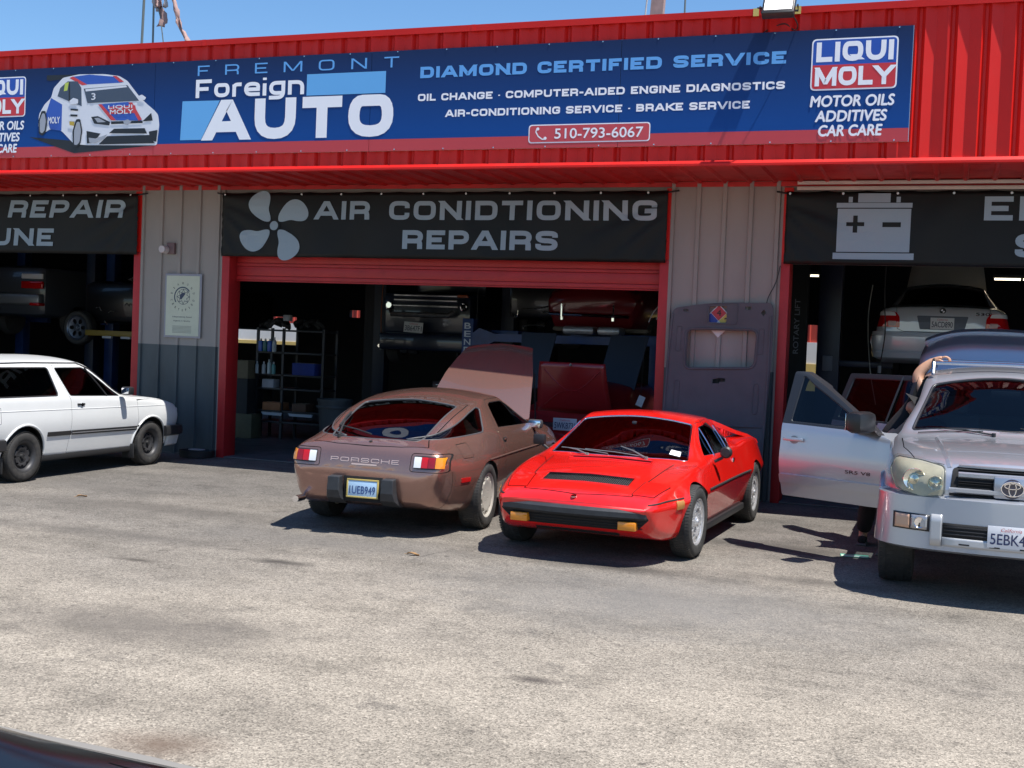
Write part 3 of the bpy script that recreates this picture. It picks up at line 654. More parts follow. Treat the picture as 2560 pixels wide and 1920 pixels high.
class Body:
    def __init__(s, zt, zb, yl, ym, zm, ysh, zsh, yc, zc, rad=(.05, .12, .06, .06), under=.12):
        for k, v in dict(zt=zt, zb=zb, yl=yl, ym=ym, zm=zm, ysh=ysh, zsh=zsh, yc=yc, zc=zc).items():
            setattr(s, k, pch(v) if isinstance(v, list) else (lambda c: (lambda x: c))(v))
        s.x0 = min(x for x, _ in zt); s.x1 = max(x for x, _ in zt); s.rad = rad; s.knots = [x for x, _ in zt]
    def half(s, x, g=0.0, zfl=None):
        zb = s.zb(x) if zfl is None else zfl; zt = s.zt(x)-g; yl = s.yl(x)-g; ym = s.ym(x)-g; zm = s.zm(x); ysh = s.ysh(x)-g; zsh = s.zsh(x)-g*.5; yc = s.yc(x)-g*.9; zc = s.zc(x)-g
        if zfl is not None: zm = max(zm, zfl+.02); zsh = max(zsh, zm+.01); zc = max(zc, zsh+.005); zt = max(zt, zc+.005)
        P = [(0, zb), (yl, zb), (ym, zm), (ysh, zsh), (yc, zc), (yc*.4, zt)]
        # tangent point for the crown: slope of the crown at its edge
        pts, cur = corner_line(P, [0, *s.rad, 0], 3)
        # crown between the last rounding and the centre
        e = cur; out = list(pts)
        for j in range(1, 8):
            t = j/8; y = e.x*(1-t); q = 1-(y/e.x)**2 if e.x > 1e-6 else 1; out.append(Vector((y, e.y+(zt-e.y)*q)))
        out.append(Vector((0, zt)))
        return out
    def mesh(s, step=.06, g=0.0, zfl=None, xr=None):
        a, b = xr or (s.x0, s.x1); xs = {round(a, 4), round(b, 4)}
        n = int((b-a)/step); xs |= {round(a+(b-a)*i/n, 4) for i in range(n+1)}
        if xr is None:
            for d in (.004, .012, .024, .04, .06, .085, .115): xs |= {round(a+d, 4), round(b-d, 4)}
        xs = sorted(xs); xs = [x for i, x in enumerate(xs) if i == 0 or x-xs[i-1] > .0035]
        V = []; m = 0
        for x in xs:
            h = s.half(x, g, zfl); ring = [(x, p.x, p.y) for p in h]+[(x, -p.x, p.y) for p in h[-2:0:-1]]; m = len(ring); V += ring
        F = [(i*m+j, i*m+(j+1) % m, (i+1)*m+(j+1) % m, (i+1)*m+j) for i in range(len(xs)-1) for j in range(m)]
        F += [tuple(range(m))[::-1], tuple((len(xs)-1)*m+j for j in range(m))]
        return V, F
def mk(V, F, name='tmp'):
    me = bpy.data.meshes.new(name); me.from_pydata([tuple(v) for v in V], [], F)
    bm = bmesh.new(); bm.from_mesh(me); bmesh.ops.recalc_face_normals(bm, faces=bm.faces); bm.to_mesh(me); bm.free(); me.update(); return me
def poly_mesh(poly, h0, h1, axis):
    mb = MB(); mb.prism(poly, h0, h1, axis); return mk(mb.v, mb.f)
BSOLVER = 'MANIFOLD'
def boole(me, tools, op='DIFFERENCE'):
    o = bpy.data.objects.new('tmp', me); COL.objects.link(o); ts = []
    for tm in tools:
        t = bpy.data.objects.new('tmp_tool', tm); COL.objects.link(t); ts.append(t)
        md = o.modifiers.new('b', 'BOOLEAN'); md.object = t; md.operation = op; md.solver = BSOLVER
    bpy.context.view_layer.update()
    r = bpy.data.meshes.new_from_object(o.evaluated_get(bpy.context.evaluated_depsgraph_get()))
    for q in ts+[o]: COL.objects.unlink(q); bpy.data.objects.remove(q)
    return r
class Skin:
    def __init__(s, V, F):
        s.V = [Vector(v) for v in V]; me = mk(V, F); s.me = me
        s.F = [tuple(p.vertices) for p in me.polygons]; s.FN = [p.normal.copy() for p in me.polygons]
        s.VN = [Vector((0, 0, 0)) for _ in s.V]
        for p in me.polygons:
            if len(p.vertices) > 8: continue          # flat end caps keep their own normal
            for i in p.vertices: s.VN[i] += p.normal*p.area
        for v in s.VN:
            if v.length > 0: v.normalize()
        s.bvh = BVHTree.FromPolygons(s.V, s.F)
    def near(s, co): return s.bvh.find_nearest(co)
    def normal(s, co, fi, loc):
        f = s.F[fi]
        if len(f) > 8: return s.FN[fi]
        w = poly_3d_calc([s.V[i] for i in f], loc); n = Vector((0, 0, 0))
        for i, k in zip(f, w): n += s.VN[i]*k
        return n.normalized() if n.length > 0 else s.FN[fi]
def on_skin(skin, co, nrm, tol=.0015):
    loc, n, fi, d = skin.near(co)
    return d is not None and d < tol and n.dot(nrm) > .75
def finish(me, skin, name, mats, parent, inner=1, loc=None, zsplit=None):
    """smooth normals from the skin, cut and inner faces flat and in the second material"""
    cache = {}; nl = [None]*len(me.loops); mi = []
    for p in me.polygons:
        sk = on_skin(skin, p.center, p.normal, .006 if len(p.vertices) > 4 else .003); mi.append((2 if zsplit and p.center.z > zsplit else 0) if sk else (2 if zsplit and p.center.z > zsplit else inner))
        for li in p.loop_indices:
            vi = me.loops[li].vertex_index
            if sk:
                if vi not in cache:
                    loc_, n, fi, d = skin.near(me.vertices[vi].co); cache[vi] = skin.normal(me.vertices[vi].co, fi, loc_)
                nn = cache[vi]; nl[li] = nn if nn.dot(p.normal) > .3 else p.normal.copy()
            else: nl[li] = p.normal.copy()
    me.materials.clear()
    for m in mats: me.materials.append(m)
    me.polygons.foreach_set('material_index', mi); me.polygons.foreach_set('use_smooth', [True]*len(mi))
    me.normals_split_custom_set(nl); me.name = name
    return link(name, me, None, parent, loc)
def patch(skin, poly, axis, side, m, name, parent, off=0.0, thick=.004, trim=0, trimm=None, depth=(.25, 2.6), trimname='window_trim', M=None):
    """the skin inside an outline seen along an axis ('y','x','z'), lifted by off and given a thickness"""
    h0, h1 = depth if side > 0 else (-depth[1], -depth[0])
    ch = boole(skin.me.copy(), [poly_mesh(poly, h0, h1, axis)], 'INTERSECT')
    bm = bmesh.new(); bm.from_mesh(ch); ax = {'x': 0, 'y': 1, 'z': 2}[axis]
    kill = [f for f in bm.faces if not (on_skin(skin, f.calc_center_median(), f.normal, .006) and f.normal[ax]*side > .05)]
    bmesh.ops.delete(bm, geom=kill, context='FACES')
    if not bm.faces: bm.free(); return None
    bm.normal_update(); nr = {}
    for v in bm.verts:
        l, n, fi, d = skin.near(v.co); nr[v] = skin.normal(v.co, fi, l)
    for v in bm.verts: v.co = v.co+nr[v]*off
    loops = []
    if trim:
        be = [e for e in bm.edges if e.is_boundary]; adj = {}
        for e in be:
            for a, b in ((e.verts[0], e.verts[1]), (e.verts[1], e.verts[0])): adj.setdefault(a, []).append(b)
        seen = set()
        for s0 in adj:
            if s0 in seen: continue
            lp = [s0]; seen.add(s0); cur = s0
            while True:
                nx = [q for q in adj[cur] if q not in seen]
                if not nx: break
                cur = nx[0]; seen.add(cur); lp.append(cur)
            if len(lp) > 5: loops.append([v.co.copy() for v in lp])
    if thick:
        keep = bm.faces[:]; vm = {}
        for v in list(bm.verts): vm[v] = bm.verts.new(v.co-nr[v]*thick)
        for e in [e for e in bm.edges if e.is_boundary]:
            f = e.link_faces[0]; vs = list(f.verts); i = vs.index(e.verts[0]); a, b = (e.verts[0], e.verts[1]) if vs[(i+1) % len(vs)] == e.verts[1] else (e.verts[1], e.verts[0])
            try: bm.faces.new((b, a, vm[a], vm[b]))
            except ValueError: pass
        for v in list(vm.values()):
            if not v.link_faces: bm.verts.remove(v)
    me = bpy.data.meshes.new(name); 
    for f in bm.faces: f.smooth = True
    for e in bm.edges:
        if len(e.link_faces) == 2 and e.calc_face_angle(0) > .6: e.smooth = False
    bm.to_mesh(me); bm.free(); nl = [None]*len(me.loops)
    for p in me.polygons:
        c = p.center; l, n, fi, dd = skin.near(c); ok = n.dot(p.normal) > .75
        for li in p.loop_indices:
            if ok:
                co = me.vertices[me.loops[li].vertex_index].co; l, n2, fi2, dd = skin.near(co); q = skin.normal(co, fi2, l); nl[li] = q if q.dot(p.normal) > .3 else p.normal.copy()
            else: nl[li] = p.normal.copy()
    me.normals_split_custom_set(nl)
    o = link(name, me, m, parent)
    if M is not None: o.matrix_basis = M
    for lp in loops:
        # even out the ragged spacing of the cut
        q = [lp[0]]
        for c in lp[1:]:
            if (c-q[-1]).length > .012: q.append(c)
        mb = MB(); mb.tube(q, trim, 6, closed=True); mb.obj(trimname, trimm or RUB, o, fix=False)
    return o
def seam_tool(pts, w, h0, h1, axis, closed=False):
    """a thin wall following a line, used to cut a panel gap"""
    P = [Vector(p) for p in pts]
    if closed:
        n = len(P); L = []; Rr = []
        for i in range(n):
            a = (P[i]-P[i-1]).normalized(); b = (P[(i+1) % n]-P[i]).normalized(); nn = Vector((-a.y, a.x))+Vector((-b.y, b.x)); nn.normalize()
            k = w/2/max(nn.dot(Vector((-a.y, a.x))), .4); L.append(P[i]+nn*k); Rr.append(P[i]-nn*k)
        mb = MB(); V = []
        def Q(p, h): return {'y': (p.x, h, p.y), 'x': (h, p.x, p.y), 'z': (p.x, p.y, h)}[axis]
        V = [Q(p, h0) for p in L]+[Q(p, h0) for p in Rr]+[Q(p, h1) for p in L]+[Q(p, h1) for p in Rr]; F = []
        for i in range(n):
            j = (i+1) % n; F += [(i, j, n+j, n+i), (2*n+i, 2*n+j, j, i), (n+i, n+j, 3*n+j, 3*n+i), (2*n+i, 3*n+i, 3*n+j, 2*n+j)]
        return mk(V, F)
    L, Rr = _strip(P, w/2); return poly_mesh([tuple(p) for p in L]+[tuple(p) for p in reversed(Rr)], h0, h1, axis)
def wheel(parent, x, y, side, R, w, rimR, style, mats, steer=0.0, name='wheel'):
    """wheel > tyre, rim; side = +1 faces +y"""
    e = bpy.data.objects.new(name, None); COL.objects.link(e); e.parent = parent; e.location = (x, y, R); e.rotation_euler = (0, 0, steer+(0 if side > 0 else math.pi))
    h = w/2; s = .022
    mb = MB(); mb.lathe([(rimR-.012, -h+.02), (rimR+.01, -h+.005), (R*.86, -h), (R-s, -h+.012), (R-.004, -h+.034), (R, -h+.05), (R, h-.05), (R-.004, h-.034), (R-s, h-.012), (R*.86, h), (rimR+.012, h-.006), (rimR-.004, h-.016), (rimR-.012, h-.05)], n=56)
    # tread grooves
    for gy in (-.5, -.17, .17, .5):
        pass
    t = mb.obj('tyre', TYRE, e, angle=50); tr = MB()
    for k in range(72):
        a = k*2*math.pi/72
        for j, (b0, b1) in enumerate(((-.94, -.55), (-.48, -.05), (.05, .48), (.55, .94))):
            da = .5*2*math.pi/72*(j % 2); V = []
            for (aa, hh, rr) in ((a+da+.008, b0*h, 0), (a+da+.075, b0*h, 0), (a+da+.075+.02, b1*h, 0), (a+da+.028, b1*h, 0)):
                for q in (R-.010, R+.0025-(.012 if abs(hh) > h*.8 else 0)): V.append((q*math.cos(aa), hh, q*math.sin(aa)))
            tr.add(V, [(0, 2, 3, 1), (2, 4, 5, 3), (4, 6, 7, 5), (6, 0, 1, 7), (1, 3, 5, 7)])
    o = tr.obj('tread', TYRE, e, fix=False); o['kind'] = 'stuff'
    mr, md = mats
    mb = MB(); f = h-.012
    mb.lathe([(rimR-.012, -f), (rimR-.03, -f+.02), (rimR-.035, f-.03), (rimR-.014, f-.004), (rimR+.002, f+.002), (rimR+.004, f-.006), (rimR-.005, f-.02)], n=56); mb.obj('rim_barrel', mr, e, angle=50)
    rr = rimR-.028
    bk = MB(); bk.cyl((0, f-.10, 0), (0, 1, 0), rimR-.03, .01, 40); bk.cyl((0, f-.085, 0), (0, 1, 0), rr*.55, .02, 32); bk.obj('brake_disc', md, e)
    if style == 'flat':        # nearly flat disc with slots round the edge
        prof = [(0, f-.012), (.05, f-.012), (.12, f-.010), (rr*.80, f-.004), (rr+.012, f-.014), (rr+.012, f-.03), (rr*.8, f-.025), (.0, f-.034)]
        holes = [('slot', 10, rr*.90, .030, .0145), ('round', 5, .058, .008, .008)]
    elif style == 'star':
        prof = [(0, f+.0), (.035, f+.0), (.05, f-.014), (.085, f-.02), (rr*.7, f-.004), (rr+.012, f-.016), (rr+.012, f-.045), (rr*.7, f-.04), (0, f-.05)]
        holes = [('round', 10, rr*.82, .019, .026), ('round', 5, rr*.50, .022, .017), ('round', 5, .050, .007, .007)]
    elif style == 'steel':
        prof = [(0, f-.045), (.06, f-.045), (.085, f-.03), (.11, f-.028), (rr*.86, f-.055), (rr+.012, f-.05), (rr+.012, f-.062), (rr*.86, f-.067), (0, f-.06)]
        holes = [('round', 8, rr*.72, .017, .012), ('round', 4, .05, .007, .007)]
    else:
        prof = [(0, f-.0), (.04, f-.0), (.06, f-.02), (rr*.6, f-.022), (rr+.012, f-.012), (rr+.012, f-.04), (0, f-.05)]
        holes = [('slot', 6, rr*.64, .038, .05)]
    mb = MB(); mb.lathe([(max(r, .0005), q) for r, q in prof], n=60); n = 60
    mb.f.append(tuple(range(n))); mb.f.append(tuple((len(prof)-1)*n+j for j in range(n))); mb.sm += [False, False]
    V = mb.v; me = mk(V, mb.f); tools = []
    for kind, cnt, rad, a, b in holes:
        tm = MB()
        for k in range(cnt):
            q = 2*math.pi*(k+.5*(rad > rr*.75))/cnt; P = []
            for j in range(14):
                t2 = 2*math.pi*j/14; u, v = a*math.cos(t2), b*math.sin(t2)   # u tangential, v radial
                P.append(((rad+v)*math.cos(q)-u*math.sin(q), (rad+v)*math.sin(q)+u*math.cos(q)))
            tm.prism(P, -.3, .3, 'y')
        tools.append(mk(tm.v, tm.f))
    me = boole(me, tools); me.materials.clear(); me.materials.append(mr)
    me.polygons.foreach_set('use_smooth', [True]*len(me.polygons)); bm = bmesh.new(); bm.from_mesh(me)
    for ed in bm.edges:
        if len(ed.link_faces) == 2 and ed.calc_face_angle(0) > .5: ed.smooth = False
    bm.to_mesh(me); bm.free(); link('rim', me, None, e)
    nb = MB()
    if style != 'flat':
        nb.lathe([(.0005, f+.012 if style != 'steel' else f-.02), (.022, f+.01 if style != 'steel' else f-.022), (.028, f-.05)], n=20); nb.obj('hub_cap', mr if style != 'steel' else RUB, e)
    for k in range(5 if style != 'steel' else 4):
        q = 2*math.pi*k/(5 if style != 'steel' else 4)+.3
    return e
def plate(parent, txt, w, h, M, col=(.72, .74, .76), tcol=(.02, .03, .09), frame=None, top='California'):
    """number plate in a local xz plane facing -y, then moved by M"""
    me = MB().box(-w/2, w/2, -.004, 0, -h/2, h/2, .0015).mesh('number_plate'); me.transform(M)
    o = link('number_plate', me, mat('plate_%d' % int(col[2]*1000), col, .4), parent)
    tm = mat('plate_ink_%d' % int(tcol[2]*1000), tcol, .5)
    if frame:
        fm = MB(); t = .012
        fm.box(-w/2-t, w/2+t, -.007, .002, h/2-.003, h/2+t, .002); fm.box(-w/2-t, w/2+t, -.007, .002, -h/2-t, -h/2+.003, .002); fm.box(-w/2-t, -w/2+.003, -.007, .002, -h/2, h/2, .002); fm.box(w/2-.003, w/2+t, -.007, .002, -h/2, h/2, .002)
        me = fm.mesh('plate_frame'); me.transform(M); link('plate_frame', me, frame, o)
    place_text(font_text(txt, -w*.44, w*.44, -h*.34, h*.50, bold=.012), 'plate_number', tm, o, M@Matrix.Translation((0, -.0055, 0)))
    if top: place_text(font_text(top, -w*.22, w*.22, h*.26, h*.16, shear=.3), 'plate_state', mat('plate_red', (.5, .05, .08), .5), o, M@Matrix.Translation((0, -.0055, 0)))
    return o
def cutline(P, w=.006): return P
def seat(parent, x, y, z=.28, m=None, hr=True, tilt=.25):
    mb = MB(); mb.box(-.25, .25, -.24, .24, 0, .16, .05); b = MB(); b.box(-.07, .07, -.23, .23, 0, .56, .05)
    if hr: b.box(-.05, .05, -.12, .12, .57, .74, .04)
    a = mb.mesh('seat'); 
    c = b.mesh('seat_back'); c.transform(Matrix.Translation((-.22, 0, .10))@Matrix.Rotation(-tilt, 4, 'Y'))
    o = link('seat', a, m or DKINT, parent, (x, y, z)); link('seat_back', c, m or DKINT, o)
def steering(parent, x, y, z, R=.19, tilt=1.1):
    mb = MB(); mb.lathe([(R+.012*math.cos(q), .012*math.sin(q)) for q in np.linspace(0, 2*math.pi, 9)], axis='x', n=32); mb.tube([(0, -R, 0), (0, R, 0)], .012, 6); mb.tube([(0, 0, 0), (0, 0, -R)], .012, 6); mb.tube([(0, 0, 0), (.35, 0, 0)], .03, 8)
    me = mb.mesh('steering_wheel'); me.transform(Matrix.Rotation(.45, 4, 'Y')); link('steering_wheel', me, RUB, parent, (x, y, z))
def wiper(parent, a, b, c, m=None, r=.006):
    """arm a-b, blade c[0]-c[1]"""
    mb = MB(); mb.tube([a, (Vector(a)+Vector(b))/2+Vector((0, 0, .012)), b], r, 6, rs=[r*1.5, r, r*.7]); mb.tube([c[0], (Vector(c[0])+Vector(c[1]))/2+Vector((0, 0, .006)), c[1]], r*.8, 6); mb.cyl(a, (0, 0, 1), .016, .03, 10)
    mb.obj('wiper', m or RUB, parent)
def on(skin, p, d, off=0.0):
    """point where a ray from p along d meets the skin"""
    h = skin.bvh.ray_cast(Vector(p), Vector(d))
    if h[0] is None:
        q = Vector(p); dd = Vector(d); i = max(range(3), key=lambda k: abs(dd[k])); q[i] = -math.copysign(.9 if i == 1 else 2.2, dd[i])
        loc, n, fi, ds_ = skin.near(q); return loc+n*off
    return h[0]+h[1]*off
def strip(skin, pts, axis, side, r, name, m, parent, off=0.0, flat=.5, n=8):
    """a bar following the skin along points given in side, rear or top view"""
    far = 3*side; Q = []
    for i in range(len(pts)-1):
        for j in range(n): t = j/n; Q.append((pts[i][0]*(1-t)+pts[i+1][0]*t, pts[i][1]*(1-t)+pts[i+1][1]*t))
    Q.append(pts[-1]); P = []
    for a, b in Q:
        p, d = {'y': ((a, far, b), (0, -side, 0)), 'x': ((far, a, b), (-side, 0, 0)), 'z': ((a, b, far), (0, 0, -side))}[axis]
        P.append(on(skin, p, d, off))
    mb = MB(); mb.tube(P, r, 8); return mb.obj(name, m, parent)
def sweep(path, sec, closed_ends=True):
    """section (out, z) carried along a plan path (x, y); outward is to the left of the walking direction"""
    mb = MB(); n = len(sec); V = []; P = [Vector(p[:2]) for p in path]; k = len(P)
    for i in range(k):
        d = (P[min(i+1, k-1)]-P[max(i-1, 0)]).normalized(); o = Vector((-d.y, d.x)); sc_ = path[i][2] if len(path[i]) > 2 else 1
        V += [(P[i].x+o.x*a*sc_, P[i].y+o.y*a*sc_, z) for a, z in sec]
    mb.add(V, [(i*n+j, i*n+(j+1) % n, (i+1)*n+(j+1) % n, (i+1)*n+j) for i in range(k-1) for j in range(n)]+[tuple(range(n)), tuple((k-1)*n+j for j in range(n))], True)
    return mb
def smooth2(pts, n=6):
    out = []; P = [Vector(p) for p in pts]
    for i in range(len(P)-1):
        a = P[max(i-1, 0)]; b = P[i]; c = P[i+1]; d = P[min(i+2, len(P)-1)]
        for j in range(n):
            t = j/n; out.append(tuple(.5*((2*b)+(c-a)*t+(2*a-5*b+4*c-d)*t*t+(3*b-a-3*c+d)*t**3)))
    out.append(tuple(P[-1])); return out
# ================================================================ red mid-engined coupe, front towards the camera
def car_body(parent, B_, paint, wheels, arch, cavity, windows, doors=(), cuts=(), seams=(), wellw=.30, name='body', arch_inner=None, gl=None, door_under=None, trimm=None, trimr=.007):
    """common steps: closed body, wheel wells, cabin, window openings, doors cut loose; returns (skin, body object, doors)"""
    V, F = B_.mesh(); skin = Skin(V, F)
    tools = []
    for wx in wheels:
        for sd in (1, -1):
            mb = MB(); n = 40; c = [(wx[0]+arch*math.cos(q), wx[1]+arch*math.sin(q)) for q in np.linspace(0, 2*math.pi, n, endpoint=False)]
            lo = B_.ym(wx[0])-wellw; a, b = (lo, lo+1.0) if sd > 0 else (-lo-1.0, -lo)
            tools.append(poly_mesh(c, a, b, 'y'))
    for t in cuts: tools.append(t)
    x0, x1, zf, g = cavity
    CV, CF = B_.mesh(g=g, zfl=zf, xr=(x0, x1)); tools.append(mk(CV, CF))
    for w in windows:
        d0, d1 = w.get('depth', (.3, 1.4))
        for sd in ((1, -1) if w['axis'] == 'y' else (w.get('side', 1),)):
            tools.append(poly_mesh(w['poly'], *((d0, d1) if sd > 0 else (-d1, -d0)), w['axis']))
    shell = boole(skin.me.copy(), tools); dobj = []
    if doors or seams:
        dt = []
        for d in doors:
            for sd in d.get('sides', (1, -1)):
                dp = poly_mesh(d['poly'], *((d['y0'], 1.6) if sd > 0 else (-1.6, -d['y0'])), 'y')
                dm = boole(shell.copy(), [dp], 'INTERSECT'); dobj.append((d, sd, dm))
                if d.get('gap', True): dt.append(seam_tool(d['poly'], .007, *((d['y0']-.02, 1.6) if sd > 0 else (-1.6, -d['y0']+.02)), 'y', closed=True))
                dt.append(poly_mesh(d['poly'], *((d['y0']-.0005, 1.6) if sd > 0 else (-1.6, -d['y0']+.0005)), 'y'))
        shell = boole(shell, dt+list(seams))
    bo = finish(shell, skin, name, [paint, UNDER], parent)
    return skin, bo, dobj
def shrink(poly, d):
    """move an outline inwards by d"""
    n = len(poly); P = [Vector(p) for p in poly]; A = sum(P[i].x*P[(i+1) % n].y-P[(i+1) % n].x*P[i].y for i in range(n)); s = 1 if A > 0 else -1; out = []
    for i in range(n):
        a = (P[i]-P[i-1]).normalized(); b = (P[(i+1) % n]-P[i]).normalized(); na = Vector((-a.y, a.x))*s; nb = Vector((-b.y, b.x))*s; m = na+nb
        m = m.normalized() if m.length > 1e-5 else na; out.append(tuple(P[i]+m*(d/max(m.dot(na), .4))))
    return out
RP = mat('red_car_paint', (.72, .012, .008), .22, 0, coat=1.0, var=.06, vscale=1.5, dirt=.10, dirtcol=(.55, .16, .11))
car = thing('sports_coupe', 'bright red low wedge sports coupe with black front bumper bar', 'car', (-2.775, -3.02, 0), math.radians(-91.5))
mb_ = Body(
 zt=[(-2.13, .62), (-2.10, .74), (-2.04, .83), (-1.9, .865), (-1.3, .90), (-.66, .93), (-.60, 1.03), (-.52, 1.115), (-.3, 1.155), (0, 1.166), (.16, 1.152), (.28, 1.118), (.45, 1.048), (.65, .957), (.85, .867), (1.0, .80), (1.09, .78), (1.28, .755), (1.6, .70), (1.9, .625), (2.06, .575), (2.12, .54), (2.15, .50)],
 zb=[(-2.13, .40), (-1.9, .24), (-.9, .19), (1.0, .19), (1.7, .19), (1.95, .23), (2.08, .32), (2.13, .42), (2.15, .46)],
 yl=[(-2.13, .55), (-1.9, .70), (-.9, .78), (1.2, .78), (1.7, .74), (2.0, .66), (2.15, .60)],
 ym=[(-2.13, .74), (-2.05, .80), (-1.7, .865), (-1.3, .884), (-.5, .865), (.6, .865), (1.3, .872), (1.65, .825), (1.9, .745), (2.05, .69), (2.12, .65), (2.15, .615)],
 zm=[(-2.13, .55), (-1.3, .56), (0, .55), (1.3, .53), (2.15, .48)],
 ysh=[(-2.13, .68), (-2.0, .73), (-1.3, .775), (-.6, .775), (.3, .775), (1.0, .76), (1.35, .745), (1.8, .70), (2.05, .64), (2.15, .59)],
 zsh=[(-2.13, .60), (-2.06, .73), (-1.95, .80), (-1.5, .865), (-1.15, .87), (-.6, .83), (-.2, .80), (.3, .785), (.75, .765), (1.1, .742), (1.4, .70), (1.75, .625), (2.0, .56), (2.1, .52), (2.15, .49)],
 yc=[(-2.13, .55), (-1.9, .60), (-1.2, .62), (-.66, .60), (-.5, .525), (0, .535), (.30, .55), (.88, .665), (1.0, .665), (1.14, .60), (1.5, .57), (2.0, .52), (2.15, .50)],
 zc=[(-2.13, .61), (-2.06, .77), (-1.95, .82), (-1.3, .885), (-.72, .885), (-.60, .98), (-.52, 1.07), (-.2, 1.115), (.06, 1.118), (.26, 1.075), (.42, 1.003), (.65, .893), (.90, .775), (1.0, .757), (1.14, .742), (1.5, .69), (1.9, .605), (2.1, .535), (2.15, .495)],
 rad=(.08, .03, .04, .03))
ws = rpoly([(1.03, 0.0), (1.0, .30), (.90, .64), (.285, .525), (.27, 0), (.285, -.525), (.90, -.64), (1.0, -.30)], [.1, .1, .03, .03, .05, .03, .03, .1])
sw = rpoly([(.62, .815), (.24, 1.048), (-.12, 1.078), (-.48, .91), (-.32, .81)], .025)
dpoly = rpoly([(.66, .24), (.70, .60), (.66, .80), (.24, 1.08), (-.14, 1.102), (-.52, .91), (-.42, .72), (-.48, .50), (-.40, .24)], .03)
hoodl = [(1.06, -.56), (1.55, -.52), (2.04, -.46), (2.095, 0), (2.04, .46), (1.55, .52), (1.06, .56)]
vent_tools = [poly_mesh(rpoly([(1.675, -.375), (1.86, -.375), (1.86, .375), (1.675, .375)], .01), .55, 1.2, 'z'), poly_mesh(rpoly([(1.085, -.36), (1.16, -.36), (1.16, .36), (1.085, .36)], .01), .70, 1.2, 'z'),
              poly_mesh([(-2.2, -.9), (-2.2, .9), (-2.19, .9), (-2.19, -.9)], .2, .21, 'z')]
pops = [rpoly([(1.70, s*.485), (2.01, s*.45), (1.99, s*.63), (1.72, s*.70)], .015) for s in (1, -1)]
sm = [seam_tool(hoodl, .010, .4, 1.0, 'z')]+[seam_tool(q, .009, .4, 1.0, 'z', closed=True) for q in pops]+[seam_tool([(1.32, s*.535), (1.12, s*.62), (.97, s*.78)], .006, .5, 1.0, 'z') for s in (1, -1)]
rear_poly = []
skin, body, doors = car_body(car, mb_, RP, [(1.3, .31), (-1.3, .31)], .338, (-.58, .99, .30, .05),
    [dict(axis='y', poly=sw), dict(axis='z', poly=ws, depth=(.68, 1.5))], doors=[dict(poly=dpoly, y0=.44)], cuts=vent_tools, seams=sm, wellw=.27)
for d, sd, dm in doors:
    do = finish(dm, skin, 'door', [RP, UNDER], car)
    patch(skin, sw, 'y', sd, GLASS, 'side_window', do, off=-.008, thick=.004, trim=.008, trimm=CHROME)
    hb = MB(); hp = on(skin, (-.30, 3*sd, .715), (0, -sd, 0), .004); hb.box(hp.x-.035, hp.x+.035, hp.y-.008, hp.y+.008, hp.z-.022, hp.z+.022, .006); hb.obj('door_handle', CHROME, do)
    for xa in (.35, -.22):
        p0 = on(skin, (xa+.0, 3*sd, .80), (0, -sd, 0), .003); p1 = on(skin, (xa-.10, 3*sd, 1.035), (0, -sd, 0), .003)
        q = MB(); q.tube([p0, p0.lerp(p1, .5)+Vector((0, sd*.006, 0)), p1], .008, 6); q.obj('window_divider', CHROME, do)
patch(skin, ws, 'z', 1, GLASS, 'windscreen', car, off=-.006, thick=.004, trim=.009, trimm=CHROME, depth=(.6, 1.5))
# pop-up lamp lids: two lids as parts, sunk a hair below the gap
for s, q in ((1, pops[0]), (-1, pops[1])): patch(skin, shrink(q, .004), 'z', 1, RP, 'headlight_cover', car, off=.002, thick=.01, depth=(.3, 1.0))
def grille_slats(x0, x1, y0, y1, n, z, nm, m, along='y', slope=0):
    for i in range(n):
        pass
vb = MB()
for i in range(44):
    y = -.37+.74*(i+.5)/44; a = on(skin, (1.68, y, 3), (0, 0, -1), .001); b = on(skin, (1.855, y, 3), (0, 0, -1), .001); vb.add([(a.x, y-.004, a.z-.006), (b.x, y-.004, b.z-.006), (b.x, y+.004, b.z+.002), (a.x, y+.004, a.z+.002)], [(0, 1, 2, 3)])
o = vb.obj('vent_slats', mat('vent_grey', (.34, .34, .34), .4), car); o['kind'] = 'stuff'
patch(skin, rpoly([(1.67, -.38), (1.865, -.38), (1.865, .38), (1.67, .38)], .01), 'z', 1, UNDER, 'hood_vent_tray', car, off=-.02, thick=.002, depth=(.4, 1.0))
fr = MB(); c = [on(skin, (x, y, 3), (0, 0, -1), .003) for x, y in ((1.67, -.38), (1.67, 0), (1.67, .38), (1.865, .38), (1.865, 0), (1.865, -.38))]; fr.tube(c, .006, 6, closed=True); fr.obj('vent_frame', RP, car)
c = [on(skin, (x, y, 3), (0, 0, -1), .004) for x, y in ((1.08, -.37), (1.08, 0), (1.08, .37), (1.165, .37), (1.165, 0), (1.165, -.37))]; fr = MB(); fr.tube(c, .009, 6, closed=True); fr.obj('cowl_vent_frame', RP, car)
patch(skin, rpoly([(1.08, -.37), (1.165, -.37), (1.165, .37), (1.08, .37)], .01), 'z', 1, UNDER, 'cowl_vent_tray', car, off=-.02, thick=.002, depth=(.4, 1.0))
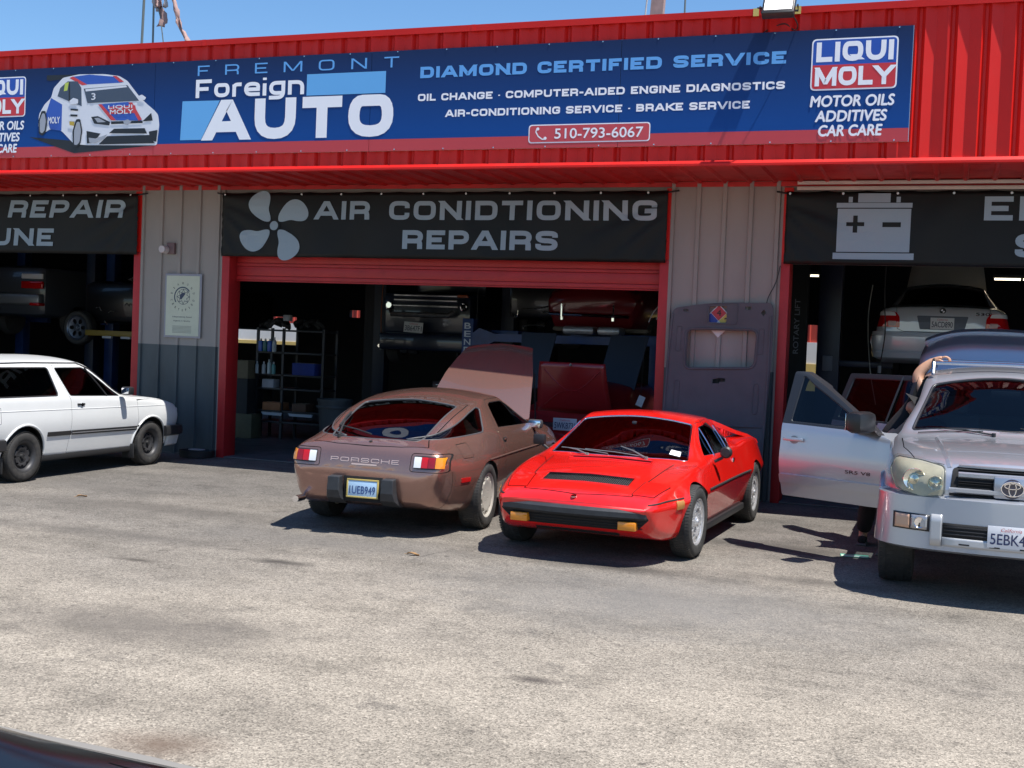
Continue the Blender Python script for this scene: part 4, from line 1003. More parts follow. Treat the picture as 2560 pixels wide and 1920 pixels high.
# front: black bumper bar, dark grille slot, amber lamps
def nose_x(y, z=.46): return on(skin, (3, y, z), (-1, 0, 0)).x
bp = MB(); sec = [(.0, .395), (.05, .39), (.078, .41), (.078, .45), (.055, .472), (0, .475)]; n = 24; V = []
for i in range(n+1):
    y = -.665+1.33*i/n; q = abs(y)/.665; bx = 2.12-.075*q**2-(.05 if i in (0, n) else 0); sc2 = .5 if i in (0, n) else 1
    V += [(bx+a*sc2, y, .433+(b-.433)*(.7 if i in (0, n) else 1)) for a, b in sec]
bp.add(V, [(i*6+j, i*6+(j+1) % 6, (i+1)*6+(j+1) % 6, (i+1)*6+j) for i in range(n) for j in range(6)]+[tuple(range(6)), tuple(n*6+j for j in range(6))])
bp.obj('bumper', mat('bumper_rubber', (.028, .03, .034), .5, var=.2, vscale=20), car, angle=25)
patch(skin, rpoly([(-.52, .295), (.52, .295), (.64, .41), (-.64, .41)], .03), 'x', 1, UNDER, 'grille_opening', car, off=.003, thick=.004, depth=(1.2, 2.6))
gr = MB()
for z in (.32, .345, .37):
    P = [on(skin, (3, y, z), (-1, 0, 0), .006) for y in np.linspace(-.57, .57, 13)]; gr.tube(P, .0035, 5)
gr.obj('grille_bar', BLKPL, car)
patch(skin, rpoly([(-.36, .235), (.36, .235), (.36, .262), (-.36, .262)], .01), 'x', 1, UNDER, 'air_slot', car, off=.003, thick=.004, depth=(1.2, 2.6))
AMB = mat('amber_lens', (.75, .25, .015), .12, coat=.6); REDL = mat('red_lens', (.5, .008, .01), .12, coat=.6); WHL = mat('white_lens', (.75, .76, .78), .12, coat=.6)
for s in (1, -1):
    a = MB(); a.box(2.06, 2.155, s*.46-.075, s*.46+.075, .305, .375, .008); a.obj('indicator_lamp', AMB, car)
    patch(skin, rpoly([(1.69, .465), (1.80, .46), (1.80, .525), (1.69, .53)], .008), 'y', s, mat('marker_chrome_amber', (.6, .28, .08), .2, .3, coat=.6), 'side_marker', car, off=.008, thick=.012)
    strip(skin, [(1.66, .545), (1.9, .535), (2.1, .515)], 'y', s, .008, 'side_moulding', RUB, car, n=5)
    strip(skin, [(-.94, .565), (0, .56), (.93, .55)], 'y', s, .011, 'side_moulding', RUB, car, n=10)
    mb = MB(); mb.box(-.93, .95, s*.80-.02, s*.80+.02, .17, .235, .012); mb.obj('sill', BLKPL, car)
    # flying buttress from roof corner to tail, with the open gap behind the cabin
    rc = [(-.47, .50, 1.10), (-.75, .545, 1.05), (-1.15, .60, .975), (-1.55, .655, .915), (-1.86, .70, .845)]
    mb = MB(); V = []
    for i, (x, y, z) in enumerate(rc):
        wd = (.05, .045, .045, .05, .05)[i]; ht = (.055, .05, .045, .04, .045)[i]
        V += [(x, s*(y+wd), z-.02), (x, s*(y-wd), z-.0), (x, s*(y-wd), z-ht), (x, s*(y+wd+.02), z-ht-.02)]
    mb.add(V, [(i*4+j, i*4+(j+1) % 4, (i+1)*4+(j+1) % 4, (i+1)*4+j) for i in range(4) for j in range(4)]+[(0, 1, 2, 3), (16, 17, 18, 19)], True); mb.obj('roof_buttress', RP, car)
    for q in (-.72, -.84, -.96, -1.08, -1.2):      # louvres behind the quarter
        mb = MB(); mb.box(q, q+.05, s*.60-.02, s*.60+.02, .90, .985+(q+.72)*.16, .004); mb.obj('quarter_louvre', RP, car)
em = MB(); ep = on(skin, (2.118, 0, 3), (0, 0, -1), .004); em.cyl(ep, (.3, 0, 1), .024, .008, 20); em.obj('emblem', CHROME, car)
rw = MB(); rw.box(-.635, -.625, -.46, .46, .92, 1.05, .003); rw.obj('rear_window', GLASS, car)
dash = MB(); dash.box(.55, .95, -.60, .60, .55, .735, .04); dash.box(.60, .8, .22, .58, .72, .80, .03); dash.obj('dashboard', DKINT, car)
TAN = mat('dark_red_leather', (.05, .018, .016), .6)
seat(car, -.02, .36, .24, TAN, tilt=.45); seat(car, -.02, -.36, .24, TAN, tilt=.45); steering(car, .42, .36, .74)
mi = MB(); mi.box(.36, .385, -.11, .11, .985, 1.035, .012); mi.box(.38, .42, -.02, .02, 1.03, 1.075, .006); mi.obj('inner_mirror', mat('mirror_back', (.03, .03, .035), .3), car)
for (a, b, c) in (((1.04, .30, .83), (.88, .02, .905), ((1.01, .28, .85), (.93, -.30, .875))), ((1.06, -.24, .83), (.90, -.48, .88), ((1.02, -.06, .845), (.86, -.55, .88)))):
    f_ = lambda p, o=.02: on(skin, (p[0], p[1], 3), (0, 0, -1), o)
    wiper(car, f_(a, .01), f_(b, .02), (f_(c[0], .014), f_(c[1], .014)), mat('wiper_steel', (.30, .29, .28), .4, .5), .006)
lb = MB(); P = [on(skin, (x, y, 3), (0, 0, -1), .002) for x, y in ((.86, .46), (.86, .56), (.78, .55), (.78, .46))]; lb.add(P, [(0, 1, 2, 3)]); lb.obj('windscreen_sticker', mat('paper_white', (.8, .8, .8), .6), car, fix=False)
m_ = MB()      # door mirrors
for s in (1, -1):
    m_ = MB(); m_.tube([(.52, s*.80, .76), (.50, s*.87, .80)], .014, 8); (m_.lathe([(.0005, -.045), (.03, -.04), (.052, -.015), (.055, .03), (.04, .045), (.0005, .046)], (.49, s*.90, .85), 'x', 18) if s > 0 else m_.box(.46, .52, s*.90-.07, s*.90+.05, .80, .90, .015)); m_.obj('door_mirror', BLKPL, car)
for sx, st_r in ((1.3, -.04), (-1.3, 0)):
    for s in (1, -1): wheel(car, sx, s*.765, s, .31, .185 if sx > 0 else .205, .198, 'star', (mat('bright_silver_wheel', (.72, .72, .73), .22, .65), UNDER), st_r)
# ================================================================ bronze hatchback coupe seen from behind, hood raised
BZ = flake('bronze_metallic', (.37, .205, .162), .72, .27)
gt = thing('hatchback_coupe', 'bronze brown metallic hatchback coupe with raised hood, seen from behind', 'car', (-5.015, -2.68, 0), math.radians(94.2))
gb_ = Body(
 zt=[(-2.235, .60), (-2.228, .655), (-2.205, .735), (-2.16, .792), (-2.10, .825), (-1.96, .875), (-1.72, .965), (-1.45, 1.06), (-1.15, 1.15), (-.9, 1.205), (-.6, 1.25), (-.3, 1.27), (-.05, 1.262), (.12, 1.235), (.26, 1.18), (.85, .94), (.95, .905), (1.3, .875), (1.85, .79), (2.1, .68), (2.18, .60), (2.21, .52)],
 zb=[(-2.235, .52), (-2.22, .42), (-2.19, .34), (-2.12, .28), (-1.95, .235), (-1.6, .20), (1.8, .19), (2.05, .24), (2.17, .34), (2.21, .46)],
 yl=[(-2.235, .52), (-2.1, .66), (-1.9, .73), (-1.2, .80), (1.2, .80), (1.8, .74), (2.21, .56)],
 ym=[(-2.235, .63), (-2.215, .695), (-2.17, .725), (-2.10, .755), (-1.9, .805), (-1.6, .87), (-1.25, .908), (-.8, .905), (0, .895), (1.25, .90), (1.7, .87), (2.0, .78), (2.15, .66), (2.21, .56)],
 zm=[(-2.235, .56), (-2.0, .60), (-1.25, .62), (0, .60), (1.25, .60), (2.21, .50)],
 ysh=[(-2.235, .60), (-2.19, .67), (-2.1, .70), (-1.95, .705), (-1.75, .715), (-1.45, .745), (-1.1, .78), (-.7, .80), (.5, .80), (1.15, .775), (1.5, .74), (1.9, .66), (2.21, .50)],
 zsh=[(-2.235, .585), (-2.205, .70), (-2.16, .755), (-2.08, .782), (-1.95, .80), (-1.6, .84), (-1.2, .888), (-.6, .90), (.4, .885), (1.1, .86), (1.5, .82), (1.9, .72), (2.15, .58), (2.21, .51)],
 yc=[(-2.235, .55), (-2.1, .54), (-1.9, .525), (-1.5, .56), (-1.0, .57), (-.3, .555), (.0, .56), (.26, .60), (.72, .695), (.9, .68), (1.2, .66), (1.6, .60), (2.21, .42)],
 zc=[(-2.235, .595), (-2.20, .725), (-2.15, .785), (-2.08, .812), (-1.93, .862), (-1.7, .945), (-1.45, 1.035), (-1.15, 1.11), (-.9, 1.155), (-.6, 1.19), (-.3, 1.205), (-.02, 1.195), (.18, 1.135), (.70, .915), (.9, .885), (1.5, .85), (1.9, .755), (2.21, .515)],
 rad=(.10, .22, .07, .06))
hatch = rpoly([(-2.0, -.41), (-2.03, 0), (-2.0, .41), (-1.93, .44), (-1.10, .475), (-1.03, 0), (-1.10, -.475), (-1.93, -.44)], .05)
fws = rpoly([(.15, -.50), (.11, 0), (.15, .50), (.72, .63), (.84, 0), (.72, -.63)], .05)
qwin = rpoly([(-1.98, .862), (-1.14, .905), (-.84, 1.105), (-.90, 1.125), (-1.15, 1.075)], [.012, .05, .03, .03, .05])
dwin = rpoly([(-.71, .925), (-.54, 1.135), (-.45, 1.158), (-.05, 1.16), (.12, 1.115), (.58, .905)], .03)
gdoor = rpoly([(-.68, .25), (-.74, .55), (-.82, .85), (-.62, 1.14), (-.50, 1.182), (-.05, 1.188), (.14, 1.145), (.68, .88), (.72, .60), (.70, .25)], .03)
hood_poly = rpoly([(.98, -.64), (.94, 0), (.98, .64), (1.55, .54), (2.03, .40), (2.06, 0), (2.03, -.40), (1.55, -.54)], .04)
hatch_line = [(-2.02, .60), (-2.10, .3), (-2.12, 0), (-2.10, -.3), (-2.02, -.60)]
sm = [seam_tool([(-2.09, -.55), (-2.14, -.3), (-2.155, 0), (-2.14, .3), (-2.09, .55)], .010, .70, 1.3, 'z')]
for s in (1, -1): sm.append(seam_tool([(-2.09, s*.55), (-1.95, s*.50), (-1.5, s*.535), (-1.15, s*.545), (-.98, s*.54)], .009, .75, 1.5, 'z'))
sm.append(seam_tool([(-.98, -.55), (-.95, 0), (-.98, .55)], .006, 1.0, 1.5, 'z'))
fuel = rpoly([(-1.78, .70), (-1.58, .70), (-1.59, .83), (-1.79, .82)], .02); sm.append(seam_tool(fuel, .005, -1.2, -.4, 'y', closed=True))
lampR = lambda s: rpoly([(s*.462, .632), (s*.462, .738), (s*.71, .738), (s*.728, .715), (s*.722, .642), (s*.70, .626), (s*.5, .624)], .012)
for s in (1, -1): sm.append(seam_tool(rpoly([(s*.43, .60), (s*.435, .758), (s*.73, .758), (s*.75, .60)], .03), .006, -2.6, -1.6, 'x', closed=True))
sm.append(seam_tool([(-2.05, .25), (-2.00, .45), (-2.02, .60)], .005, -1.2, -.5, 'y')); 
skin, body, doors = car_body(gt, gb_, BZ, [(1.25, .32), (-1.25, .32)], .328, (-2.04, .72, .32, .055),
    [dict(axis='z', poly=hatch, depth=(.76, 1.6)), dict(axis='z', poly=fws, depth=(.78, 1.6)), dict(axis='y', poly=qwin), dict(axis='y', poly=dwin)],
    doors=[dict(poly=gdoor, y0=.40)], cuts=[poly_mesh(hood_poly, .45, 1.3, 'z')], seams=sm, wellw=.30)
DG = mat('window_rubber_grey', (.06, .06, .065), .5)
for d, sd, dm in doors:
    do = finish(dm, skin, 'door', [BZ, UNDER], gt)
    patch(skin, dwin, 'y', sd, GLASS, 'side_window', do, off=-.008, thick=.004, trim=.006, trimm=RUB)
    hp = on(skin, (-.66, 3*sd, .80), (0, -sd, 0), .002); hb = MB(); hb.box(hp.x-.045, hp.x+.045, hp.y-.006, hp.y+.006, hp.z-.03, hp.z+.03, .006); hb.obj('door_handle', UNDER, do); hb = MB(); hb.box(hp.x-.035, hp.x+.045, hp.y+sd*.004, hp.y+sd*.012, hp.z-.0, hp.z+.022, .004); hb.obj('door_handle', BZ, do)
for s in (1, -1):
    patch(skin, qwin, 'y', s, GLASS, 'quarter_window', gt, off=-.006, thick=.004, trim=.009, trimm=DG)
    patch(skin, lampR(s), 'x', -1, mat('lamp_black_seal', (.02, .02, .02), .4), 'lamp_surround', gt, off=.004, thick=.006, depth=(2.09, 2.6))
    for nm, a, b, m in (('reversing_lens', .468, .533, WHL), ('brake_lens', .536, .594, REDL), ('brake_lens', .597, .655, mat('dark_red_lens', (.25, .006, .01), .15, coat=.6)), ('turn_lens', .658, .718, AMB)):
        patch(skin, rpoly([(s*a, .636), (s*b, .636), (s*b, .726), (s*a, .726)], .004), 'x', -1, m, nm, gt, off=.012, thick=.012, depth=(1.98, 2.6))
    patch(skin, rpoly([(-1.86, .49), (-1.70, .49), (-1.70, .53), (-1.86, .53)], .006), 'y', s, REDL, 'side_marker', gt, off=.007, thick=.01)
    strip(skin, [(-1.25, .655), (-.6, .665), (.9, .675)], 'y', s, .009, 'side_moulding', mat('bronze_moulding', (.10, .055, .045), .4), gt, n=12)
    # bumper pads
    p = MB(); px = -2.235; V = []
    for i, (z, xo, w0) in enumerate(((.525, .0, .055), (.52, .075, .055), (.40, .085, .058), (.33, .06, .068), (.27, -.06, .085))):
        V += [(px-xo, s*(.205-w0+.05), z), (px-xo, s*(.205+w0+.05), z)]
    p.add([(v[0], v[1], v[2]) for v in V]+[(v[0]+.12, v[1], v[2]) for v in V], [(0, 1, 3, 2), (2, 3, 5, 4), (4, 5, 7, 6), (6, 7, 9, 8), (0, 2, 12, 10), (2, 4, 14, 12), (4, 6, 16, 14), (6, 8, 18, 16), (1, 3, 13, 11), (3, 5, 15, 13), (5, 7, 17, 15), (7, 9, 19, 17)], False)
    o = p.obj('bumper_pad', mat('bumper_rubber', (.028, .03, .034), .5), gt); bv = o.modifiers.new('b', 'BEVEL'); bv.width = .012; bv.segments = 3
    for sx in (1.25, -1.25): wheel(gt, sx, s*.762, s, .318, .215, .208, 'flat', (mat('wheel_silver_tan', (.50, .475, .42), .35, .15), UNDER), 0)
    # door mirrors: square chrome-faced
    m_ = MB(); m_.box(.50, .585, s*.83-.08, s*.83+.08, .85, .945, .025); mo = m_.obj('door_mirror', mat('mirror_shell_grey', (.09, .09, .095), .3, .3), gt)
    m_ = MB(); m_.box(.494, .499, s*.83-.065, s*.83+.065, .861, .934, .001); m_.obj('mirror_glass', CHROME, mo); m_ = MB(); m_.tube([(.56, s*.76, .88), (.55, s*.84, .90)], .02, 8); m_.obj('mirror_stalk', BLKPL, mo)
patch(skin, hatch, 'z', 1, GLASS, 'rear_window', gt, off=-.006, thick=.004, trim=.010, trimm=DG, depth=(.7, 1.6))
patch(skin, fws, 'z', 1, GLASS, 'windscreen', gt, off=-.006, thick=.004, trim=.010, depth=(.7, 1.6))
Mh = Matrix.Translation((.98, 0, .92))@Matrix.Rotation(math.radians(-49), 4, 'Y')@Matrix.Diagonal((1.18, 1, 1, 1))@Matrix.Translation((-.98, 0, -.90))
hd_ = patch(skin, shrink(hood_poly, .004), 'z', 1, BZ, 'hood', gt, off=.001, thick=.022, depth=(.4, 1.4), M=Mh)
st2 = MB(); st2.tube([(1.75, -.52, .74), (1.66, -.50, 1.42)], .01, 6); st2.obj('hood_strut', BLKPL, gt)
en = MB(); en.box(1.2, 1.95, -.5, .5, .42, .60, .05); en.box(1.35, 1.8, -.3, .3, .55, .72, .05); en.obj('engine', ALU if False else mat('engine_grey', (.10, .10, .10), .5, .5, var=.4, vscale=12), gt)
MR = lambda x, y, z, t=0: Matrix.Translation((x, y, z))@Matrix.Rotation(math.radians(-90), 4, 'Z')@Matrix.Rotation(math.radians(t), 4, 'X')
nx_ = on(skin, (-3, 0, .42), (1, 0, 0)).x
plate(gt, '1UEB949', .28, .142, MR(-2.245, .0, .42, -4), (.42, .60, .78), (.03, .07, .22), mat('plate_frame_yellow', (.55, .42, .12), .5), None)
pb = MB(); pb.box(-2.238, -2.16, -.19, .19, .30, .53, .01); pb.obj('plate_recess', UNDER, gt)
sn = MB()  # maker's name pressed into the tail panel
tx = stroke_text('PORSCHE', -.325, .325, .652, .036, wt=.16, gap=.45, cond=1.8)
me = bpy.data.meshes.new('tail_lettering'); V = []
for v in tx.v:
    h = on(skin, (-3, -v[0], v[2]), (1, 0, 0), .0025); V.append(tuple(h))
me.from_pydata(V, [], tx.f); link('tail_lettering', me, mat('bronze_letter', (.72, .52, .45), .3, .4), gt)
tx = MB(); tx.add([tuple(on(skin, (-3, y, z), (1, 0, 0), .002)) for y, z in ((-.12, .628), (.12, .628), (.12, .640), (-.12, .640))], [(0, 1, 2, 3)]); tx.obj('model_badge', mat('bronze_letter', (.72, .52, .45), .3, .4), gt, fix=False)
k = MB(); kp = on(skin, (-2.09, 0, 3), (0, 0, -1), .002); k.cyl(kp, (-.3, 0, 1), .015, .012, 14); k.obj('hatch_lock', RUB, gt)
f_ = lambda x, y, o=.02: on(skin, (x, y, 3), (0, 0, -1), o)
wiper(gt, f_(-2.02, .34, .015), f_(-1.74, .40, .04), (f_(-1.80, .42), f_(-1.98, .04)), None, .009)
w2 = MB(); w2.tube([f_(-1.50, .45, .02), f_(-1.62, .44, .03), f_(-1.80, .43, .02)], .010, 6); w2.obj('wiper_blade', RUB, gt)
ex = MB(); ex.cyl((-2.22, .62, .29), (1, 0, 0), .03, .16, 14); ex.obj('exhaust_pipe', CHROME, gt)
MAR = mat('maroon_leather', (.07, .016, .022), .7)
seat(gt, -.35, .38, .30, MAR, tilt=.35); seat(gt, -.35, -.38, .30, MAR, tilt=.35)
rs = MB(); rs.box(-1.15, -.9, -.55, .55, .55, .86, .08); rs.obj('rear_seat', MAR, gt); steering(gt, .12, .38, .88)
ds = MB(); ds.box(.35, .75, -.62, .62, .65, .86, .06); ds.obj('dashboard', MAR, gt)
cf = MB(); cf.box(-1.92, -1.0, -.52, .52, .60, .64, .01); cf.obj('load_floor', MAR, gt)
# ================================================================ white two-door wagon at the left, side on
WP = mat('white_car_paint', (.70, .71, .70), .3, coat=.6, var=.03, vscale=2, dirt=.12, dirtcol=(.5, .47, .42))
wg = thing('station_wagon', 'white compact two-door station wagon with black trim strip and steel wheels', 'car', (-10.43, -2.63, 0), math.radians(91.6))
wb_ = Body(
 zt=[(-2.2, .90), (-2.18, .98), (-2.02, 1.25), (-1.90, 1.345), (-1.75, 1.375), (-1.2, 1.395), (-.4, 1.395), (-.05, 1.38), (.08, 1.35), (.20, 1.29), (.72, .965), (.80, .93), (1.3, .885), (1.7, .825), (1.79, .80), (1.835, .755), (1.85, .68)],
 zb=[(-2.2, .50), (-2.15, .36), (-1.9, .29), (-1.2, .25), (1.3, .235), (1.7, .27), (1.82, .36), (1.85, .46)],
 yl=[(-2.2, .66), (-2.0, .72), (1.5, .73), (1.85, .66)],
 ym=[(-2.2, .74), (-2.1, .785), (-1.8, .80), (1.3, .80), (1.65, .785), (1.8, .755), (1.85, .71)],
 zm=.62, ysh=[(-2.2, .71), (-2.0, .765), (.6, .77), (1.5, .755), (1.8, .71), (1.85, .67)],
 zsh=[(-2.2, .86), (-2.0, .925), (-.5, .915), (.7, .885), (1.3, .835), (1.7, .775), (1.82, .725), (1.85, .66)],
 yc=[(-2.2, .66), (-1.9, .60), (-1.0, .585), (0, .585), (.2, .61), (.66, .69), (.8, .70), (1.7, .66), (1.85, .60)],
 zc=[(-2.2, .885), (-2.02, 1.20), (-1.88, 1.30), (-1.2, 1.335), (-.2, 1.33), (.0, 1.305), (.14, 1.25), (.64, .925), (.76, .90), (1.3, .865), (1.7, .80), (1.8, .765), (1.85, .67)],
 rad=(.05, .10, .05, .05))
ww = rpoly([(.10, -.53), (.07, 0), (.10, .53), (.62, .63), (.70, 0), (.62, -.63)], .04)
q1 = rpoly([(-1.93, .95), (-.60, .945), (-.645, 1.265), (-1.78, 1.27)], .04)
q2 = rpoly([(-.40, .94), (-.53, 1.262), (-.03, 1.262), (.10, 1.205), (.54, .915)], .025)
dpo = rpoly([(-.42, .27), (-.40, .60), (-.395, .88), (-.56, 1.29), (-.02, 1.292), (.13, 1.235), (.60, .90), (.86, .86), (.88, .60), (.82, .27)], .02)
rg = poly_mesh([(.95, -2), (1.05, 2), (1.05, 2), (.95, -2)], 0, .01, 'z')
skin, body, doors = car_body(wg, wb_, WP, [(1.16, .285), (-1.16, .285)], .345, (-2.0, .60, .32, .05),
    [dict(axis='y', poly=q1), dict(axis='y', poly=q2), dict(axis='z', poly=ww, depth=(.8, 1.6))], doors=[dict(poly=dpo, y0=.46)],
    seams=[seam_tool([(.84, s*.77), (1.3, s*.735), (1.80, s*.69)], .006, .7, 1.2, 'z') for s in (1, -1)]+[seam_tool(rpoly([(-1.72, .66), (-1.55, .66), (-1.55, .84), (-1.72, .84)], .02), .005, -1.2, -.5, 'y', closed=True)], wellw=.26)
WG = mat('wagon_trim_black', (.025, .025, .027), .4)
for d, sd, dm in doors:
    do = finish(dm, skin, 'door', [WP, UNDER], wg)
    patch(skin, q2, 'y', sd, GLASS, 'side_window', do, off=-.006, thick=.004, trim=.008, trimm=WG)
    p0 = on(skin, (.14, 3*sd, 1.20), (0, -sd, 0), .004); p1 = on(skin, (.27, 3*sd, .925), (0, -sd, 0), .004)
    p0 = on(skin, (.02, 3*sd, 1.255), (0, -sd, 0), .004); mb = MB(); mb.tube([p0, p0.lerp(p1, .5)+Vector((0, sd*.004, 0)), p1], .009, 6); mb.obj('window_divider', WG, do)
    hp = on(skin, (-.22, 3*sd, .835), (0, -sd, 0), .004); mb = MB(); mb.box(hp.x-.075, hp.x+.055, hp.y-.01, hp.y+.01, hp.z-.012, hp.z+.012, .006); mb.obj('door_handle', WG, do); mb = MB(); mb.cyl((hp.x, hp.y, hp.z-.004), (0, 1, 0), .022, .022, 14); mb.obj('door_handle', ALU, do)
    patch(skin, rpoly([(-.385, .485), (.86, .475), (.86, .525), (-.385, .535)], .005), 'y', sd, WG, 'side_moulding', do, off=.010, thick=.014)
    patch(skin, [(-.385, .503), (.86, .493), (.86, .503), (-.385, .513)], 'y', sd, mat('moulding_grey', (.25, .25, .25), .4), 'moulding_insert', do, off=.013, thick=.004)
for s in (1, -1):
    patch(skin, q1, 'y', s, GLASS, 'rear_side_window', wg, off=-.006, thick=.004, trim=.010, trimm=WG)
    for a, b in ((-.80, -.40), (.875, .93)):
        patch(skin, [(a, .487), (b, .485), (b, .535), (a, .537)], 'y', s, WG, 'side_moulding', wg, off=.010, thick=.014)
    strip(skin, [(-2.0, 1.305), (-1.0, 1.318), (-.1, 1.312), (.10, 1.245), (.60, .925)], 'y', s, .009, 'drip_rail', WG, wg, n=10, off=.002)
    strip(skin, [(-2.0, .80), (1.7, .765)], 'y', s, .006, 'swage_line', WP, wg, n=20, off=-.002)
    for sx in (1.16, -1.16):
        wheel(wg, sx, s*.70, s, .285, .175, .175, 'steel', (mat('steel_wheel_dark', (.055, .055, .058), .5, .4), UNDER), 0)
        arc = [(sx+.352*math.cos(q), s*(.803), .285+.352*math.sin(q)) for q in np.linspace(-.12, math.pi+.12, 20)]
        arc = [tuple(on(skin, (a, 3*s, c), (0, -s, 0), .0)) for a, b, c in arc]
        mb = MB(); mb.tube(arc, .014, 8); mb.obj('arch_lip', WP, wg)
        mb = MB(); mb.box(sx-.37, sx-.35, s*.62, s*.79, .12, .30, .006); o = mb.obj('mud_flap', RUB, wg)
    mb = MB(); mb.box(.50, .60, s*.79, s*.92, .93, 1.03, .02); mo = mb.obj('door_mirror', WG, wg); mb = MB(); mb.box(.497, .500, s*.805, s*.905, .945, 1.015, .001); mb.obj('mirror_glass', CHROME, mo)
    mb = MB(); mb.box(1.80, 1.865, s*.60-.10, s*.60+.10, .60, .72, .02); mb.obj('headlight', WHL, wg)
    mb = MB(); mb.box(-2.21, -2.16, s*.66-.09, s*.66+.09, .62, .86, .015); mb.obj('tail_lamp', REDL, wg)
patch(skin, ww, 'z', 1, GLASS, 'windscreen', wg, off=-.006, thick=.004, trim=.010, trimm=WG, depth=(.7, 1.6))
mb = sweep(smooth2([(1.42, -.80), (1.70, -.795), (1.86, -.72), (1.90, -.4), (1.91, 0), (1.90, .4), (1.86, .72), (1.70, .795), (1.42, .80)])[::-1], [(0, .50), (.035, .49), (.045, .44), (.04, .38), (0, .36)]); mb.obj('front_bumper', WG, wg)
mb = sweep(smooth2([(1.55, -.76), (1.72, -.75), (1.84, -.66), (1.865, 0), (1.84, .66), (1.72, .75), (1.55, .76)])[::-1], [(0, .37), (.03, .36), (.0, .24), (-.04, .22)]); mb.obj('front_spoiler', WP, wg)
mb = sweep(smooth2([(-1.52, .80), (-1.95, .795), (-2.19, .72), (-2.24, 0), (-2.19, -.72), (-1.95, -.795), (-1.52, -.80)])[::-1], [(0, .50), (.035, .49), (.045, .44), (.04, .38), (0, .36)]); mb.obj('rear_bumper', WG, wg)
mb = MB(); mb.box(-1.55+.35, 1.16-.34, -.74, .74, .20, .27, .02); mb.obj('floor_pan', UNDER, wg)
seat(wg, -.05, .36, .32); seat(wg, -.05, -.36, .32); steering(wg, .35, .36, .88); ds = MB(); ds.box(.42, .68, -.62, .62, .62, .86, .05); ds.obj('dashboard', DKINT, wg)
rs = MB(); rs.box(-1.15, -.95, -.55, .55, .5, .95, .05); rs.obj('rear_seat', DKINT, wg)
# ================================================================ silver off-roader with doors and tailgate open
SV = flake('silver_metallic', (.42, .44, .485), .6, .34)
su = thing('suv', 'silver off-road wagon with right doors and tailgate open, facing the lot', 'car', (.44, -3.0, 0), math.radians(-90))
sb_ = Body(
 zt=[(-2.40, .95), (-2.38, 1.10), (-2.30, 1.45), (-2.22, 1.63), (-2.1, 1.685), (-1.5, 1.72), (-.6, 1.73), (-.1, 1.70), (.13, 1.655), (.30, 1.59), (.46, 1.494), (.62, 1.398), (.78, 1.302), (.955, 1.197), (1.08, 1.155), (1.5, 1.13), (1.9, 1.085), (2.12, 1.04), (2.21, .99), (2.25, .92), (2.265, .84)],
 zb=[(-2.40, .55), (-2.3, .48), (-1.9, .42), (1.6, .42), (2.1, .50), (2.25, .62), (2.265, .70)],
 yl=[(-2.4, .78), (1.5, .82), (2.0, .76), (2.265, .62)],
 ym=[(-2.4, .84), (-2.2, .90), (-1.4, .925), (.9, .915), (1.4, .925), (1.8, .90), (2.02, .84), (2.16, .75), (2.24, .64), (2.265, .56)],
 zm=.78, ysh=[(-2.4, .82), (-2.1, .875), (.9, .88), (1.5, .86), (1.9, .80), (2.1, .73), (2.22, .62), (2.265, .53)],
 zsh=[(-2.4, .94), (-2.35, 1.08), (-1.8, 1.14), (-.5, 1.13), (.9, 1.105), (1.4, 1.07), (1.9, 1.01), (2.12, .965), (2.22, .92), (2.265, .82)],
 yc=[(-2.4, .76), (-2.2, .69), (-1.5, .67), (0, .66), (.25, .665), (.9, .80), (1.05, .79), (1.6, .72), (2.0, .64), (2.265, .45)],
 zc=[(-2.4, .945), (-2.32, 1.36), (-2.2, 1.57), (-1.5, 1.655), (-.3, 1.655), (.03, 1.615), (.24, 1.535), (.40, 1.439), (.56, 1.343), (.72, 1.247), (.885, 1.148), (1.05, 1.115), (1.5, 1.095), (1.95, 1.045), (2.12, 1.0), (2.23, .93), (2.265, .83)],
 rad=(.06, .12, .05, .06))
sws = rpoly([(.245, -.59), (.21, 0), (.245, .59), (.865, .735), (.94, 0), (.865, -.735)], .05)
fw = rpoly([(.02, 1.165), (.02, 1.575), (.04, 1.575), (.17, 1.49), (.78, 1.155)], .03)
rw_ = rpoly([(-1.02, 1.165), (-1.0, 1.56), (-.14, 1.57), (-.12, 1.165)], .03)
cw = rpoly([(-2.12, 1.20), (-2.02, 1.55), (-1.14, 1.57), (-1.13, 1.19)], .05)
fdo = rpoly([(-.05, .50), (-.05, 1.0), (-.075, 1.612), (.03, 1.612), (.20, 1.52), (.86, 1.13), (1.02, 1.08), (1.03, .50)], .02)
rdo = rpoly([(-.95, .50), (-1.0, .80), (-1.09, 1.0), (-1.07, 1.60), (-.10, 1.61), (-.075, 1.0), (-.075, .50)], .02)
skin, body, doors = car_body(su, sb_, SV, [(1.395, .385), (-1.395, .385)], .44, (-2.25, .90, .50, .07),
    [dict(axis='z', poly=sws, depth=(1.0, 1.9)), dict(axis='y', poly=fw, depth=(.3, 1.4)), dict(axis='y', poly=rw_), dict(axis='y', poly=cw)],
    doors=[dict(poly=fdo, y0=.56, nm='front'), dict(poly=rdo, y0=.56, nm='rear')],
    cuts=[poly_mesh([(-.60, 1.16), (.60, 1.16), (.56, 1.56), (-.56, 1.56)], -2.6, -2.1, 'x')],
    seams=[seam_tool([(1.06, s*.80), (1.6, s*.765), (2.05, s*.66), (2.14, s*.46)], .007, .9, 1.4, 'z') for s in (1, -1)]+[seam_tool([(1.08, s*.93), (1.09, s*.5)], .001, .1, .11, 'z') for s in (1,)], wellw=.34)
BF = mat('window_frame_black', (.02, .022, .026), .35)
STG = glass('tinted_glass', (.16, .22, .24))
